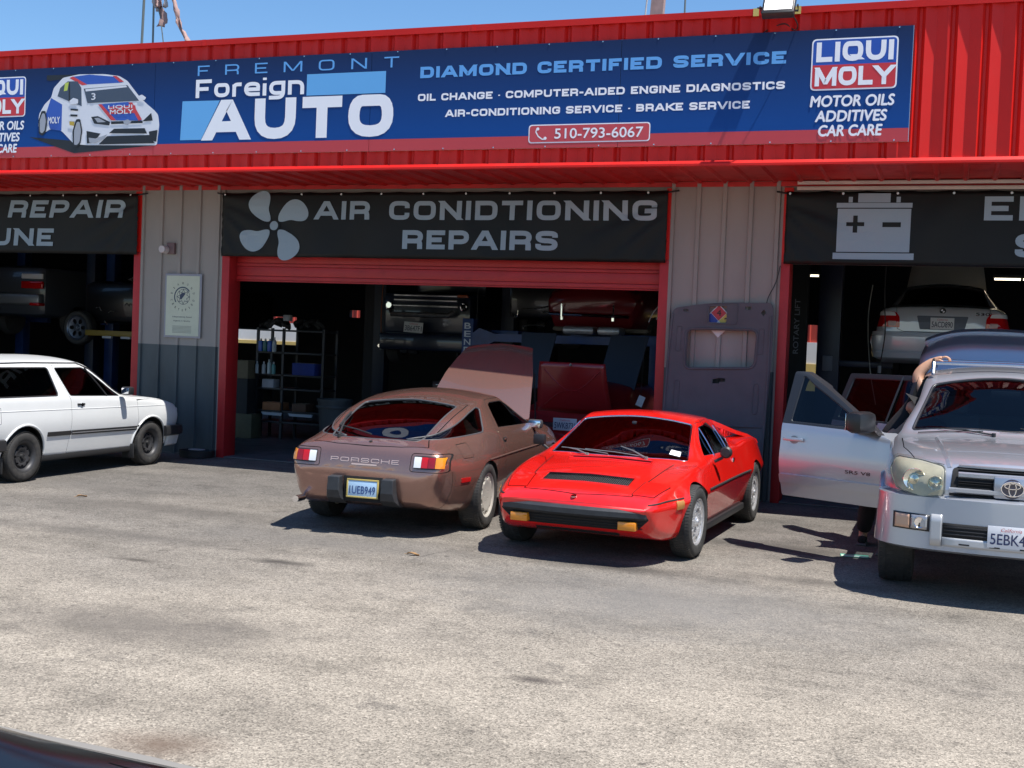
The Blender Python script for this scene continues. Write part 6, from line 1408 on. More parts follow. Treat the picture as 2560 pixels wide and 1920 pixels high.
# ---------------------------------------------------------------- right bay: silver sedan on a lift
sd_ = thing('lifted_sedan', 'silver sedan raised on the right bay lift, tail out, hood open', 'car', (-.16, 5.3, 1.48), math.radians(90))
b_ = Body(zt=[(-2.4, .80), (-2.38, .93), (-2.33, 1.01), (-2.0, 1.045), (-1.72, 1.07), (-1.1, 1.36), (-.6, 1.43), (0, 1.43), (.4, 1.36), (1.1, 1.02), (1.3, .97), (2.1, .85), (2.3, .6)],
 zb=[(-2.4, .62), (-2.38, .40), (-2.3, .28), (-2, .22), (2, .22), (2.3, .45)], yl=[(-2.4, .74), (-2, .80), (2.3, .6)], ym=[(-2.4, .80), (-2.3, .865), (-2.0, .89), (1.5, .89), (2.3, .65)], zm=[(-2.4, .66), (2.3, .6)],
 ysh=[(-2.4, .75), (-2.2, .80), (1.6, .80), (2.3, .6)], zsh=[(-2.4, .78), (-2.36, .90), (-2.2, .965), (-1.6, .99), (1.0, .95), (2.3, .58)], yc=[(-2.4, .68), (-2.0, .68), (-1.75, .66), (-1.1, .54), (.3, .54), (1.05, .66), (2.3, .5)],
 zc=[(-2.4, .79), (-2.33, .985), (-2.0, 1.02), (-1.72, 1.04), (-1.12, 1.30), (-.6, 1.37), (.3, 1.32), (1.05, .98), (2.3, .59)], rad=(.06, .10, .06, .06))
SP = flake('sedan_silver', (.60, .62, .66), .35, .35)
rwp = rpoly([(-1.70, -.62), (-1.72, 0), (-1.70, .62), (-1.13, .50), (-1.10, 0), (-1.13, -.50)], .04); swp = rpoly([(-1.40, 1.02), (-1.05, 1.27), (.25, 1.27), (.80, 1.0)], .03); fwp = rpoly([(.40, -.50), (.98, -.60), (.98, .60), (.40, .50)], .04)
skin, body, _ = car_body(sd_, b_, SP, [(1.4, .32), (-1.4, .32)], .36, (-1.7, 1.0, .35, .05), [dict(axis='z', poly=rwp, depth=(.95, 1.7)), dict(axis='z', poly=fwp, depth=(.95, 1.7)), dict(axis='y', poly=swp)], cuts=[poly_mesh([(1.15, -.66), (2.15, -.55), (2.15, .55), (1.15, .66)], .6, 1.3, 'z')],
    seams=[seam_tool([(.98, -.66), (.97, -.60), (.82, -.56), (.72, -.50), (.68, -.40), (.68, .40), (.72, .50), (.82, .56), (.97, .60), (.98, .66)][::1], .001, 5, 5.1, 'x'), seam_tool([(-.60, .99), (-.58, .70), (-.50, .665), (.50, .665), (.58, .70), (.60, .99)], .007, -2.6, -2.1, 'x')])
patch(skin, rwp, 'z', 1, GLASS, 'rear_window', sd_, off=-.005, thick=.004, trim=.01, depth=(.9, 1.7)); patch(skin, fwp, 'z', 1, GLASS, 'windscreen', sd_, off=-.005, thick=.004, depth=(.9, 1.7))
for s in (1, -1):
    patch(skin, swp, 'y', s, GLASS, 'side_window', sd_, off=-.005, thick=.004, trim=.01)
    patch(skin, rpoly([(s*.545, .715), (s*.555, .86), (s*.60, .925), (s*.68, .935), (s*.86, .93), (s*.86, .72)], .02), 'x', -1, REDL, 'tail_lamp', sd_, off=.006, thick=.008, depth=(1.9, 2.6))
    patch(skin, rpoly([(s*.60, .875), (s*.62, .92), (s*.68, .93), (s*.85, .925), (s*.85, .875)], .01), 'x', -1, WHL, 'lamp_lens', sd_, off=.011, thick=.005, depth=(1.9, 2.6))
    patch(skin, rpoly([(s*.60, .74), (s*.60, .80), (s*.70, .80), (s*.70, .74)], .01), 'x', -1, mat('pink_lens', (.55, .32, .30), .2), 'lamp_lens', sd_, off=.011, thick=.005, depth=(1.9, 2.6))
    for sx in (1.4, -1.4): wheel(sd_, sx, s*.77, s, .315, .21, .20, 'spoke', (ALU, UNDER), 0)
bsw2 = sweep(smooth2([(-1.85, .90), (-2.2, .895), (-2.40, .80), (-2.47, .4), (-2.48, 0), (-2.47, -.4), (-2.40, -.80), (-2.2, -.895), (-1.85, -.90)], 5)[::-1], [(0, .66), (.02, .655), (.03, .61), (.022, .60), (.035, .59), (.035, .50), (.01, .40), (.02, .37), (.0, .30), (-.06, .27)])
bsw2.obj('rear_bumper', SP, sd_, angle=30)
patch(skin, rpoly([(-.285, .70), (-.33, .885), (.33, .885), (.285, .70)], .015), 'x', -1, mat('recess_grey', (.13, .14, .17), .5, .4), 'plate_recess', sd_, off=.003, thick=.004, depth=(1.9, 2.7))
px_ = on(skin, (-4, 0, .79), (1, 0, 0)).x
plate(sd_, '5ACD890', .305, .155, MR(px_-.012, 0, .785), (.66, .67, .68), (.02, .03, .08))
e1 = on(skin, (-4, 0, .955), (1, 0, 0), .005); mb = MB(); mb.lathe([(.0005, -.006), (.04, -.005), (.042, 0)], tuple(e1), 'x', 24); eo = mb.obj('emblem', RUB, sd_)
mb = MB(); 
for q0 in (0, math.pi): mb.add([tuple(e1+Vector((-.0075, 0, 0)))]+[tuple(e1+Vector((-.0075, .026*math.cos(q), .026*math.sin(q)))) for q in np.linspace(q0, q0+math.pi/2, 7)], [tuple(range(8))])
mb.obj('emblem_quarter', WHT, eo, fix=False)
tx = font_text('530i', -.62, -.42, 0, .04, bold=.02); me = bpy.data.meshes.new('model_badge'); me.from_pydata([tuple(on(skin, (-4, v[0], .905+v[2]), (1, 0, 0), .004)) for v in [(-(a[0]+1.04)+1.04-0, a[1], a[2]) if False else (a[0]*-1-1.04, a[1], a[2]) for a in tx.v]], [], tx.f); link('model_badge', me, CHROME, sd_)
hh = MB(); hh.grid(lambda u, v: (1.2+.42*v, (u-.5)*(1.35-.25*v), 1.0+.92*v+.04*math.sin(v*3.1)), 8, 8); o = hh.obj('hood', mat('primer_beige', (.42, .40, .36), .6), sd_, fix=False); m_ = o.modifiers.new('s', 'SOLIDIFY'); m_.thickness = .03
rl_ = thing('vehicle_lift', 'navy two-post lift beside the raised silver sedan', 'lift', (-.2, 3.6, 0))
NV = mat('navy_lift_paint', (.008, .012, .035), .4, var=.3, vscale=3)
for x in (-1.50, 1.42): mb = MB(); mb.box(x-.16, x+.16, -.14, .14, .02, 4.0, .01); mb.obj('column', NV, rl_); mb = MB(); mb.box(min(x, x*.4), max(x, x*.4), -.05, .05, 1.62, 1.71, .01); mb.obj('lift_arm', NV, rl_)
mb = MB(); mb.box(-.07, .07, -.17, -.14, 1.7, 1.92, .01); o = mb.obj('control_box', mat('control_grey', (.12, .12, .15), .5), rl_); o.location = (-1.5, 0, -.15)
bl = thing('vehicle_lift', 'black lift column with vertical white lettering by the right bay jamb', 'lift', (-2.10, 3.2, 0))
mb = MB(); mb.box(-.12, .12, -.1, .1, .02, 3.9, .01); mb.obj('column', UNDER, bl)
mb = MB(); mb.prism([(-.12, .02), (.3, .02), (.3, .1), (.12, .9), (-.12, .9)], -.08, .08, 'y'); mb.obj('column_foot', UNDER, bl)
place_text(font_text('ROTARY LIFT', 0, .78, 0, .075, bold=.02), 'column_lettering', mat('stencil_dim', (.12, .13, .16), .5), bl, Matrix.Translation((.02, -.1012, 1.78))@Matrix.Rotation(math.radians(-90), 4, 'Y'))
TUBE = mat('lit_tube', (1, 1, 1), .5, emit=(1.0, .86, .62), es=2.2)
for x, w_, lab in ((-2.38, .47, 'lit ceiling tube lamp behind the right bay jamb'), (.95, .8, 'lit ceiling tube lamp right of the raised sedan')):
    t = thing('tube_lamp', lab, 'lamp', (x, 6, 3.08), 0, 'ceiling tube lamps'); mb = MB(); mb.box(-w_/2-.02, w_/2+.02, -.06, .06, .02, .07, .005); mb.obj('lamp_housing', mat('lamp_housing_dark', (.05, .05, .05), .5), t)
    for a, b in ((-w_/2, -.02), (.02, w_/2)): mb = MB(); mb.tube([(a, -.03, 0), (b, -.03, 0)], .016, 8); mb.obj('tube', TUBE, t)
    mb = MB(); mb.tube([(-w_/2, 0, .07), (-w_/2, 0, 1.42)], .004, 5); mb.tube([(w_/2, 0, .07), (w_/2, 0, 1.42)], .004, 5); mb.obj('hanger', RUB, t)
ps = thing('garden_hose', 'thin pale hose hanging inside beside the navy lift column', 'hose', (-1.0, 3.4, 0)); mb = MB(); mb.tube(smooth2([(-.12, 0, 2.8), (-.16, 0, 2.3), (-.1, 0, 1.6), (.0, 0, 1.1)], 5), .008, 6); mb.obj('hose', mat('hose_pale', (.30, .30, .28), .5), ps)
# ---------------------------------------------------------------- left bay: a raised car, a wheel, a yellow beam
lc = thing('lifted_car', 'dark car raised in the left bay with red tail lamps', 'car', (-16.7, 3.6, 1.9))
mb = MB(); mb.box(-.85, .85, 0, 3.6, .0, .95, .15); mb.obj('body', mat('dark_grey_paint', (.05, .055, .065), .3, coat=.5), lc)
for z0, z1, m in ((.52, .66, REDL), (.70, .80, WHL)): mb = MB(); mb.box(.30, .80, -.03, .02, z0, z1, .02); mb.obj('tail_lamp', m, lc)
mb = MB(); mb.box(-.8, .80, -.12, .05, .22, .42, .05); mb.obj('rear_bumper', mat('bumper_silver_dim', (.25, .26, .28), .35, .5), lc); mb = MB(); mb.box(.60, .82, -.14, .03, .20, .26, .02); mb.obj('reflector', REDL, lc)
for x in (-.75, .75): mb = MB(); mb.lathe([(.0005, -.1), (.28, -.1), (.31, -.05), (.31, .05), (.28, .1), (.0005, .1)], (x, .9, -.05), 'x', 24); mb.obj('tyre', TYRE, lc)
ll = thing('vehicle_lift', 'blue two-post lift under the dark car in the left bay', 'lift', (-16.7, 5.2, 0))
for x in (-1.1, 1.1): mb = MB(); mb.box(x-.1, x+.1, -.1, .1, .02, 3.6, .01); mb.obj('column', BLUEL, ll); mb = MB(); mb.box(min(x, x*.4), max(x, x*.4), -.06, .06, 1.80, 1.90, .01); mb.obj('lift_arm', BLUEL, ll)
l2 = thing('lifted_car', 'black car raised in the left bay showing one dark alloy wheel', 'car', (-14.0, 3.4, 1.75))
mb = MB(); mb.box(-1.05, .9, .25, 3.8, .08, .85, .15); mb.obj('body', mat('black_body', (.008, .008, .01), .3, coat=.5), l2)
we = wheel(l2, -.98, .12, -1, .31, .2, .22, 'spoke', (mat('dark_alloy', (.10, .12, .16), .3, .8), UNDER), 0); we.location.z = -.02
rnd = random.Random(9)
for k in range(12): mb = MB(); x = rnd.uniform(-.9, .9); z = rnd.uniform(.1, .95); mb.tube([(x, .2, z), (x+rnd.uniform(.03, .14), .19, z+rnd.uniform(-.05, .05)), (x+rnd.uniform(.1, .2), .2, z+rnd.uniform(-.06, .03))], .010, 5); mb.obj('pipe', pipe, l2)
yl_ = thing('vehicle_lift', 'dark lift with yellow arm under the black car, left bay', 'lift', (-14.0, 3.5, 0))
mb = MB(); mb.box(-.75, .55, -.12, .1, 1.60, 1.70, .01); mb.obj('lift_arm', mat('lift_yellow', (.22, .15, .02), .5), yl_); mb = MB(); mb.box(-.35, -.15, -.15, -.10, 1.56, 1.60, .004); mb.box(.05, .25, -.15, -.10, 1.56, 1.60, .004); mb.obj('arm_pad', mat('pad_white', (.4, .42, .45), .4), yl_)
for x in (-1.25, 1.25): mb = MB(); mb.box(x-.1, x+.1, .6, .8, .02, 3.6, .01); mb.obj('column', DKBLUE, yl_)
mb = MB(); mb.box(-1.25, 1.25, .05, .62, 1.60, 1.68, .01); mb.obj('lift_carriage', DKBLUE, yl_)
rd = thing('jack_stand', 'small red jack just inside the left bay jamb', 'jack', (-11.5, 1.0, .021)); mb = MB(); mb.box(-.15, .15, -.3, .3, 0, .5, .05); mb.obj('jack_body', RHP, rd); mb = MB(); mb.tube([(0, -.2, .5), (.1, -.4, .95)], .02, 6); mb.obj('jack_handle', CHROME, rd)
pp_ = thing('paper_note', 'white paper tag hanging inside the middle bay', 'paper', (-3.83, 1.0, 1.07)); mb = MB(); mb.box(-.045, .045, -.002, .002, -.07, .07); o = mb.obj('paper_sheet', mat('paper_dim', (.5, .55, .58), .7), pp_); o.rotation_euler = (0, .35, 0); mb = MB(); mb.tube([(0, 0, .07), (.03, 0, .9)], .003, 5); mb.obj('string', RUB, pp_)
hs_ = thing('air_hose', 'thin air hose looped inside the top right corner of middle bay', 'hose', (-3.6, .8, 2.3)); mb = MB(); mb.tube(smooth2([(.18, 0, .25), (.10, 0, .12), (-.05, 0, -.05), (-.12, 0, -.2)], 5), .007, 6); mb.tube(smooth2([(.18, 0, .1), (.08, 0, 0), (-.02, 0, -.16)], 5), .006, 6); mb.obj('hose', mat('hose_pale', (.30, .30, .28), .5), hs_)

tc_ = thing('tool_chest', 'dark red wheeled tool chest with many drawers, deep in the middle bay', 'tool chest', (-7.9, 4.3, .02)); mb = MB(); mb.box(-.38, .38, 0, .45, .12, 1.05, .01); mb.obj('chest_body', mat('chest_dark', (.03, .008, .008), .4), tc_)
for k in range(6): z = .16+k*.145; mb = MB(); mb.box(-.36, .36, -.012, -.001, z, z+.125, .004); d_ = mb.obj('drawer', mat('chest_drawer', (.06, .012, .012), .35), tc_); mb = MB(); mb.box(-.30, .30, -.03, -.012, z+.10, z+.115, .004); mb.obj('drawer_handle', ALU, d_)
for x in (-.3, .3): mb = MB(); mb.cyl((x, .08, .06), (1, 0, 0), .06, .04, 14); mb.obj('castor', RUB, tc_)
rnd = random.Random(12)
for k, (x, y, z0, lab) in enumerate(((-9.5, 4.8, 3.9, 'thin orange cord hanging beside the shelving in the middle bay'), (-7.55, 4.4, 3.9, 'thin black cord hanging by the raised pickup'), (-12.3, 3.2, 3.9, 'thin cord hanging inside the left bay'), (-.9, 2.6, 3.9, 'thin cord hanging left of the raised sedan'))):
    t = thing('hanging_cord', lab, 'cord', (x, y, z0), 0, 'cords hanging from the workshop ceiling'); P = [(rnd.uniform(-.03, .03), 0, -.45*i) for i in range(6)]; mb = MB(); mb.tube([(0, 0, .55)]+smooth2(P, 4), .009, 6); mb.obj('cord', mat('cord_orange', (.25, .07, .02), .6) if k == 0 else RUB, t); mb = MB(); mb.cyl((P[-1][0], 0, P[-1][2]-.04), (0, 0, 1), .025, .10, 10); mb.obj('cord_plug', mat('plug_grey', (.2, .2, .2), .5), t)
gb_2 = thing('waste_bin', 'round grey waste bin inside the middle bay near the shelving', 'bin', (-9.2, 2.6, .021)); mb = MB(); mb.lathe([(.0005, 0), (.22, 0), (.27, .70), (.29, .70), (.29, .74), (.25, .74), (.20, .03), (.0005, .03)], (0, 0, 0), 'z', 24); mb.obj('bin_body', mat('bin_grey', (.05, .055, .06), .6), gb_2); mb = MB(); mb.lathe([(.295, .60), (.30, .62), (.295, .64)], (0, 0, 0), 'z', 24); mb.obj('bin_rim', mat('bin_grey', (.05, .055, .06), .6), gb_2)
# ================================================================ things on and around the building
hl_ = thing('headliner_panel', 'large grey moulded car headliner leaning on the wall pier, with window hole', 'panel', (-2.62, -.42, .0))
out = rpoly([(-.60, .0), (-.62, 1.1), (-.61, 2.16), (-.57, 2.27), (-.1, 2.35), (.58, 2.36), (.61, 2.30), (.63, 1.75), (.61, 1.0), (.57, .0)], [.02, .2, .1, .05, .3, .05, .08, .3, .3, .02])
def leanmap(me):
    for v in me.vertices:
        v.co.y += v.co.z*.155+.03*math.cos(v.co.x*2.4)-.02
        if abs(v.co.x) > .56: v.co.y -= .0
    return me
hm = poly_mesh(out, -.012, .012, 'y')
tl_ = [poly_mesh(rpoly([(-.38, 1.56), (.42, 1.60), (.43, 2.02), (-.39, 2.01)], .07), -.2, .2, 'y'), poly_mesh(rpoly([(-.145, 2.11), (.065, 2.11), (.06, 2.31), (-.15, 2.30)], .02), -.2, .2, 'y'),
       poly_mesh([(-.05, 1.385), (.03, 1.385), (.03, 1.405), (.10, 1.405), (.10, 1.45), (.02, 1.45), (-.05, 1.43)], -.2, .2, 'y'), poly_mesh([(.28, 2.27), (.35, 2.27), (.35, 2.31), (.28, 2.31)], -.2, .2, 'y'), poly_mesh([(.50, 2.20), (.53, 2.24), (.50, 2.28), (.47, 2.24)], -.2, .2, 'y'), poly_mesh([(-.46, 2.23), (-.40, 2.23), (-.40, 2.26), (-.46, 2.26)], -.2, .2, 'y')]
hm = boole(hm, tl_); bm = bmesh.new(); bm.from_mesh(hm)
for z in np.arange(.1, 2.35, .1): bmesh.ops.bisect_plane(bm, geom=bm.verts[:]+bm.edges[:]+bm.faces[:], plane_co=(0, 0, z), plane_no=(0, 0, 1))
for x in np.arange(-.6, .62, .1): bmesh.ops.bisect_plane(bm, geom=bm.verts[:]+bm.edges[:]+bm.faces[:], plane_co=(x, 0, 0), plane_no=(1, 0, 0))
bm.to_mesh(hm); bm.free(); hm.materials.clear(); HLM = mat('headliner_cloth', (.105, .096, .105), .85, var=.12, vscale=3, bump=.3, bscale=300); link('panel_shell', leanmap(hm), HLM, hl_)
def lean_tube(pts, r, nm, m=HLM, closed=False):
    mb = MB(); mb.tube([(x, z*.155+.03*math.cos(x*2.4)-.02-.014, z) for x, z in pts], r, 8, closed=closed); return mb.obj(nm, m, hl_)
lean_tube(rpoly([(-.40, 1.54), (.44, 1.58), (.45, 2.04), (-.41, 2.03)], .09), .012, 'hole_rim', closed=True)
lean_tube(rpoly([(-.17, 2.09), (.19, 2.09), (.19, 2.34), (-.17, 2.33)], .04), .006, 'console_edge', closed=True)
for s in (-1, 1):
    lean_tube([(s*.585, .1), (s*.60, 1.0), (s*.60, 1.6), (s*.585, 2.2)], .014, 'edge_fold')
    lean_tube(rpoly([(s*.50, 1.05), (s*.50, 1.40), (s*.44, 1.40), (s*.44, 1.05)], .03), .006, 'grip_recess', closed=True); lean_tube(rpoly([(s*.52, 1.75), (s*.52, 2.05), (s*.46, 2.05), (s*.46, 1.75)], .02), .005, 'grip_recess', closed=True)
lean_tube([(-.55, .88), (.57, .90)], .008, 'fold_line')
hz = thing('hazard_sign', 'red, blue and yellow hazard diamond on the wall behind the headliner', 'sign', (-2.66, -.036, 2.13))
for (dx, dz, c, nm) in ((0, .095, (.42, .03, .04), 'red'), (-.095, 0, (.02, .05, .30), 'blue'), (.095, 0, (.55, .42, .08), 'yellow'), (0, -.095, (.6, .6, .62), 'white')):
    mb = MB(); h = .091; mb.prism([(dx-h, dz), (dx, dz-h), (dx+h, dz), (dx, dz+h)], -.004, 0, 'y'); mb.obj('hazard_field', mat('hazard_'+nm, c, .5), hz)
mb = MB(); h = .20; mb.prism([(-h, 0), (0, -h), (h, 0), (0, h)], 0, .003, 'y'); mb.obj('sign_backing', mat('hazard_white', (.6, .6, .62), .5), hz)
for tx, x, z in (('4', -.025, .06), ('2', .07, -.035)): place_text(font_text(tx, x, x+.055, z, .075, bold=.03), 'hazard_number', RUB, hz, Matrix.Translation((0, -.0055, 0)))
place_text(font_text('COR', -.05, .05, -.085, .03, bold=.02), 'hazard_lettering', RUB, hz, Matrix.Translation((0, -.0055, 0)))
bxs = thing('mat_box', 'tan cardboard box on the jamb between middle bay and headliner', 'box', (-3.36, -.10, .78)); mb = MB(); mb.box(-.055, .055, -.05, .05, 0, .20, .004); mb.obj('box_body', mat('card_tan', (.26, .18, .11), .8), bxs); mb = MB(); mb.box(-.05, .05, -.052, -.0505, .09, .105); mb.obj('box_tape', mat('card_pale', (.4, .32, .22), .8), bxs)
# certificate board on the left pier
ds_ = thing('certificate_sign', 'cream certified sign with diamond emblem on the left grey pier', 'sign', (-10.255, -.04, 2.10))
CREAM = mat('cream_board', (.50, .52, .40), .6, var=.05, vscale=4)
mb = MB(); mb.box(-.305, .305, 0, .012, -.45, .455, .003); mb.obj('sign_frame', mat('frame_grey', (.28, .28, .31), .5), ds_); mb = MB(); mb.box(-.275, .275, -.006, -.0002, -.42, .425); mb.obj('sign_face', CREAM, ds_)
INK = mat('sign_ink', (.035, .05, .09), .6); cz = .13; R1 = .185
mb = MB()
def arc_(r0, r1, a0, a1, cx=0, cz_=cz, n=24):
    A = [math.radians(a0+(a1-a0)*i/n) for i in range(n+1)]; mb.add([(cx+r*math.cos(a), 0, cz_+r*math.sin(a)) for r in (r0, r1) for a in A], [(i, i+1, n+2+i, n+1+i) for i in range(n)])
arc_(.125, .142, 35, 215); place_text(mb, 'emblem_arc', INK, ds_, Matrix.Translation((0, -.0075, 0)))
mb = MB(); arc_(.104, .110, 0, 360, .012, cz, 36)
for k in range(8):
    a = k*math.pi/4; b2 = a+math.pi/4; P = [(.012+.106*math.cos(a), cz+.106*math.sin(a)), (.012+.060*math.cos(a+math.pi/8), cz+.060*math.sin(a+math.pi/8)), (.012+.106*math.cos(b2), cz+.106*math.sin(b2))]
    for (x0, z0), (x1, z1) in zip(P[:-1], P[1:]):
        d = Vector((x1-x0, z1-z0)).normalized(); nn = Vector((-d.y, d.x))*.0035; mb.add([(x0-nn.x, -.0003*(k % 2), z0-nn.y), (x1-nn.x, -.0003*(k % 2), z1-nn.y), (x1+nn.x, -.0003*(k % 2), z1+nn.y), (x0+nn.x, -.0003*(k % 2), z0+nn.y)], [(0, 1, 2, 3)])
o = place_text(mb, 'emblem_facets', INK, ds_, Matrix.Translation((0, -.0078, 0)))
mb = MB(); mb.add([(.012+.058*math.cos(a), 0, cz+.058*math.sin(a)) for a in np.linspace(math.radians(50), math.radians(230), 14)], [tuple(range(14))]); place_text(mb, 'emblem_half', INK, ds_, Matrix.Translation((0, -.0085, 0)))
def arc_text(txt, r, a0, a1, top=True):
    allm = MB(); n = len(txt)
    for i, ch in enumerate(txt):
        a = math.radians(a0+(a1-a0)*i/(n-1)); m = font_text(ch, -.011 if ch != 'I' else -.004, .011 if ch != 'I' else .004, -.016, .032, bold=.01); rot = a-math.pi/2 if top else a+math.pi/2
        allm.add([(.0+r*math.cos(a)+v[0]*math.cos(rot)-v[2]*math.sin(rot), 0, cz+r*math.sin(a)+v[0]*math.sin(rot)+v[2]*math.cos(rot)) for v in m.v], m.f)
    return allm
place_text(arc_text('DIAMOND', .19, 165, 15), 'sign_lettering', INK, ds_, Matrix.Translation((0, -.008, 0))); place_text(arc_text('CERTIFIED', .19, 195, 345, False), 'sign_lettering', INK, ds_, Matrix.Translation((0, -.008, 0)))
place_text(font_text('Independently Rated', -.16, .16, -.17, .026), 'sign_lettering', INK, ds_, Matrix.Translation((0, -.008, 0))); place_text(font_text('Highest in Quality', -.14, .14, -.225, .026), 'sign_lettering', INK, ds_, Matrix.Translation((0, -.008, 0)))
mb = MB(); 
for k in range(6): mb.add([(-.16, 0, -.29-k*.018), (.16, 0, -.29-k*.018), (.16, 0, -.281-k*.018), (-.16, 0, -.281-k*.018)], [(0, 1, 2, 3)])
o = place_text(mb, 'small_print', mat('small_print', (.30, .31, .26), .7), ds_, Matrix.Translation((0, -.008, 0))); o['kind'] = 'stuff'
al = thing('alarm_siren', 'small pale alarm horn on the left pier above the cream sign', 'alarm', (-10.52, -.05, 2.90)); mb = MB(); mb.box(-.03, .10, .0, .05, -.07, .09, .01); mb.obj('alarm_bracket', mat('alarm_brown', (.16, .10, .10), .6), al); mb = MB(); mb.cyl((-.03, -.06, -.01), (0, 1, 0), .05, .10, 18, .058); mb.obj('alarm_horn', mat('alarm_white', (.5, .45, .45), .5), al)
kt = thing('drain_tray', 'flat black tray on the ground at the foot of left pier', 'tray', (-9.82, -.22, .0)); mb = MB(); mb.lathe([(.0005, .02), (.20, .02), (.22, .10), (.245, .10), (.23, .01), (.0005, .0)], (0, 0, .002), 'z', 28); mb.obj('tray_pan', RUB, kt); mb = MB(); mb.box(-.10, .10, -.06, .06, .10, .115, .004); mb.obj('tray_lid', mat('lid_grey', (.3, .3, .32), .5), kt)
# small wall clutter
cb = thing('wall_cable', 'thin dark cable hanging from the banner corner beside right jamb', 'cable', (-1.96, -.05, 2.8)); mb = MB(); mb.tube(smooth2([(.0, 0, .0), (-.04, -.02, -.2), (-.12, -.02, -.38), (-.14, -.02, -.52), (-.10, -.03, -.56)], 5), .006, 6); mb.obj('cable', RUB, cb)
# flood lamp on the parapet
fl = thing('flood_lamp', 'lit square flood lamp on an arm over the red parapet', 'lamp', (-1.90, -1.42, 5.42))
mb = MB(); mb.tube([(0, .10, .02), (0, -.10, .06), (0, -.26, .05)], .02, 8); mb.obj('lamp_arm', BLKPL, fl)
mb = MB(); mb.prism([(-.12, .02), (-.02, .02), (.08, -.17), (-.22, -.17)], -.03, -.02, 'z'); mb.obj('shadow_plate', BLKPL, fl)  # plate added and shaped to throw the wide shadow band on the sign
Mx = Matrix.Translation((.03, -.33, -.06))@Matrix.Rotation(math.radians(-32), 4, 'X')
mb = MB(); mb.box(-.165, .165, -.03, .06, -.13, .15, .012); me = mb.mesh('lamp_housing'); me.transform(Mx); ho = link('lamp_housing', me, mat('lamp_case', (.03, .028, .026), .45), fl)
mb = MB(); mb.box(-.14, .14, -.036, -.031, -.085, .13); me = mb.mesh('lamp_glass'); me.transform(Mx); link('lamp_glass', me, mat('lamp_lit', (1, 1, 1), .4, emit=(1, .97, 1), es=1.6), ho)
mb = MB(); mb.tube([(-.19, 0, -.0), (-.19, .08, .0), (.19, .08, .0), (.19, 0, .0)], .012, 6); me = mb.mesh('lamp_bracket'); me.transform(Mx); link('lamp_bracket', me, mat('lamp_case', (.03, .028, .026), .45), fl)
mb = MB(); mb.tube(smooth2([(.10, -.25, -.05), (.20, -.12, -.20), (.16, -.02, -.24), (.05, .0, -.16), (-.1, .02, -.20), (-.16, .0, -.24)], 5), .006, 6); mb.obj('lamp_cable', RUB, fl)
# torn flags and masts on the roof
POLE = mat('pole_grey', (.18, .20, .19), .5, .4); CL1 = mat('faded_flag_pink', (.42, .27, .24), .9, var=.2, vscale=6); CL2 = mat('faded_flag_white', (.6, .56, .55), .9, var=.15, vscale=6)
fg = thing('torn_flag', 'tattered faded pink and white flag strips on roof pole at left', 'flag', (-13.25, 3.0, 5.32))
mb = MB(); mb.tube([(-.20, 0, 0), (-.13, 0, 2.6)], .022, 8); mb.obj('flag_pole', POLE, fg); mb = MB(); mb.tube([(.0, .1, 0), (-.02, .1, 2.6)], .018, 8); mb.obj('flag_pole', POLE, fg); mb = MB(); mb.tube([(.28, 0, 1.35), (.20, 0, 1.8), (.02, 0, 2.3)], .010, 6); mb.obj('flag_rope', POLE, fg)
def rag(pts, w0, w1, m, ph=0):
    mb = MB(); n = len(pts)-1; P = smooth2(pts, 5); k = len(P)-1; V = []
    for i, (x, y, z) in enumerate(P):
        t = i/k; w = w0*(1-t)+w1*t+.02*math.sin(i*2.1+ph)
        for j in range(4): V.append((x+(j/3-.5)*w, y+.05*math.sin(j*2+i*.7+ph), z+.01*math.sin(i*3.3+j*2)))
    mb.add(V, [(4*i+j, 4*i+j+1, 4*i+j+5, 4*i+j+4) for i in range(k) for j in range(3)], True); o = mb.obj('flag_strip', m, fg, fix=False); o.modifiers.new('s', 'SOLIDIFY').thickness = .004
rag([(.15, 0, 2.5), (.16, 0, 2.1), (.22, .03, 1.85), (.24, 0, 1.62)], .10, .16, CL1); rag([(.02, .05, 2.5), (.04, .05, 2.1), (.10, .05, 1.9)], .08, .05, CL2, 1); rag([(.28, 0, 2.5), (.30, 0, 2.2), (.27, .02, 1.95)], .08, .04, CL2, 2)
rag([(.38, 0, 2.5), (.44, 0, 2.1), (.55, .03, 1.75), (.70, 0, 1.45), (.84, 0, 1.25)], .06, .10, CL1, 3); rag([(.06, .02, 2.3), (.14, .0, 2.05), (.18, 0, 1.95)], .05, .08, CL1, 4)
ms = thing('roof_post', 'weathered pale square post standing on the roof, mid right', 'post', (-4.38, 3.0, 5.32)); mb = MB(); mb.prism([(-.12, 0), (.08, 0), (.20, 2.5), (.02, 2.5)], -.06, .06, 'y'); mb.obj('post_body', CL1, ms); mb = MB(); mb.tube([(-.14, -.07, .9), (-.03, -.07, 2.5)], .012, 6); mb.obj('post_edge', CL2, ms)
an = thing('antenna_pole', 'thin dark antenna pole on the roof left of flood lamp', 'antenna', (-3.92, 3.0, 5.32)); mb = MB(); mb.tube([(0, 0, 0), (.0, 0, 2.4)], .014, 6); mb.obj('antenna_rod', POLE, an)
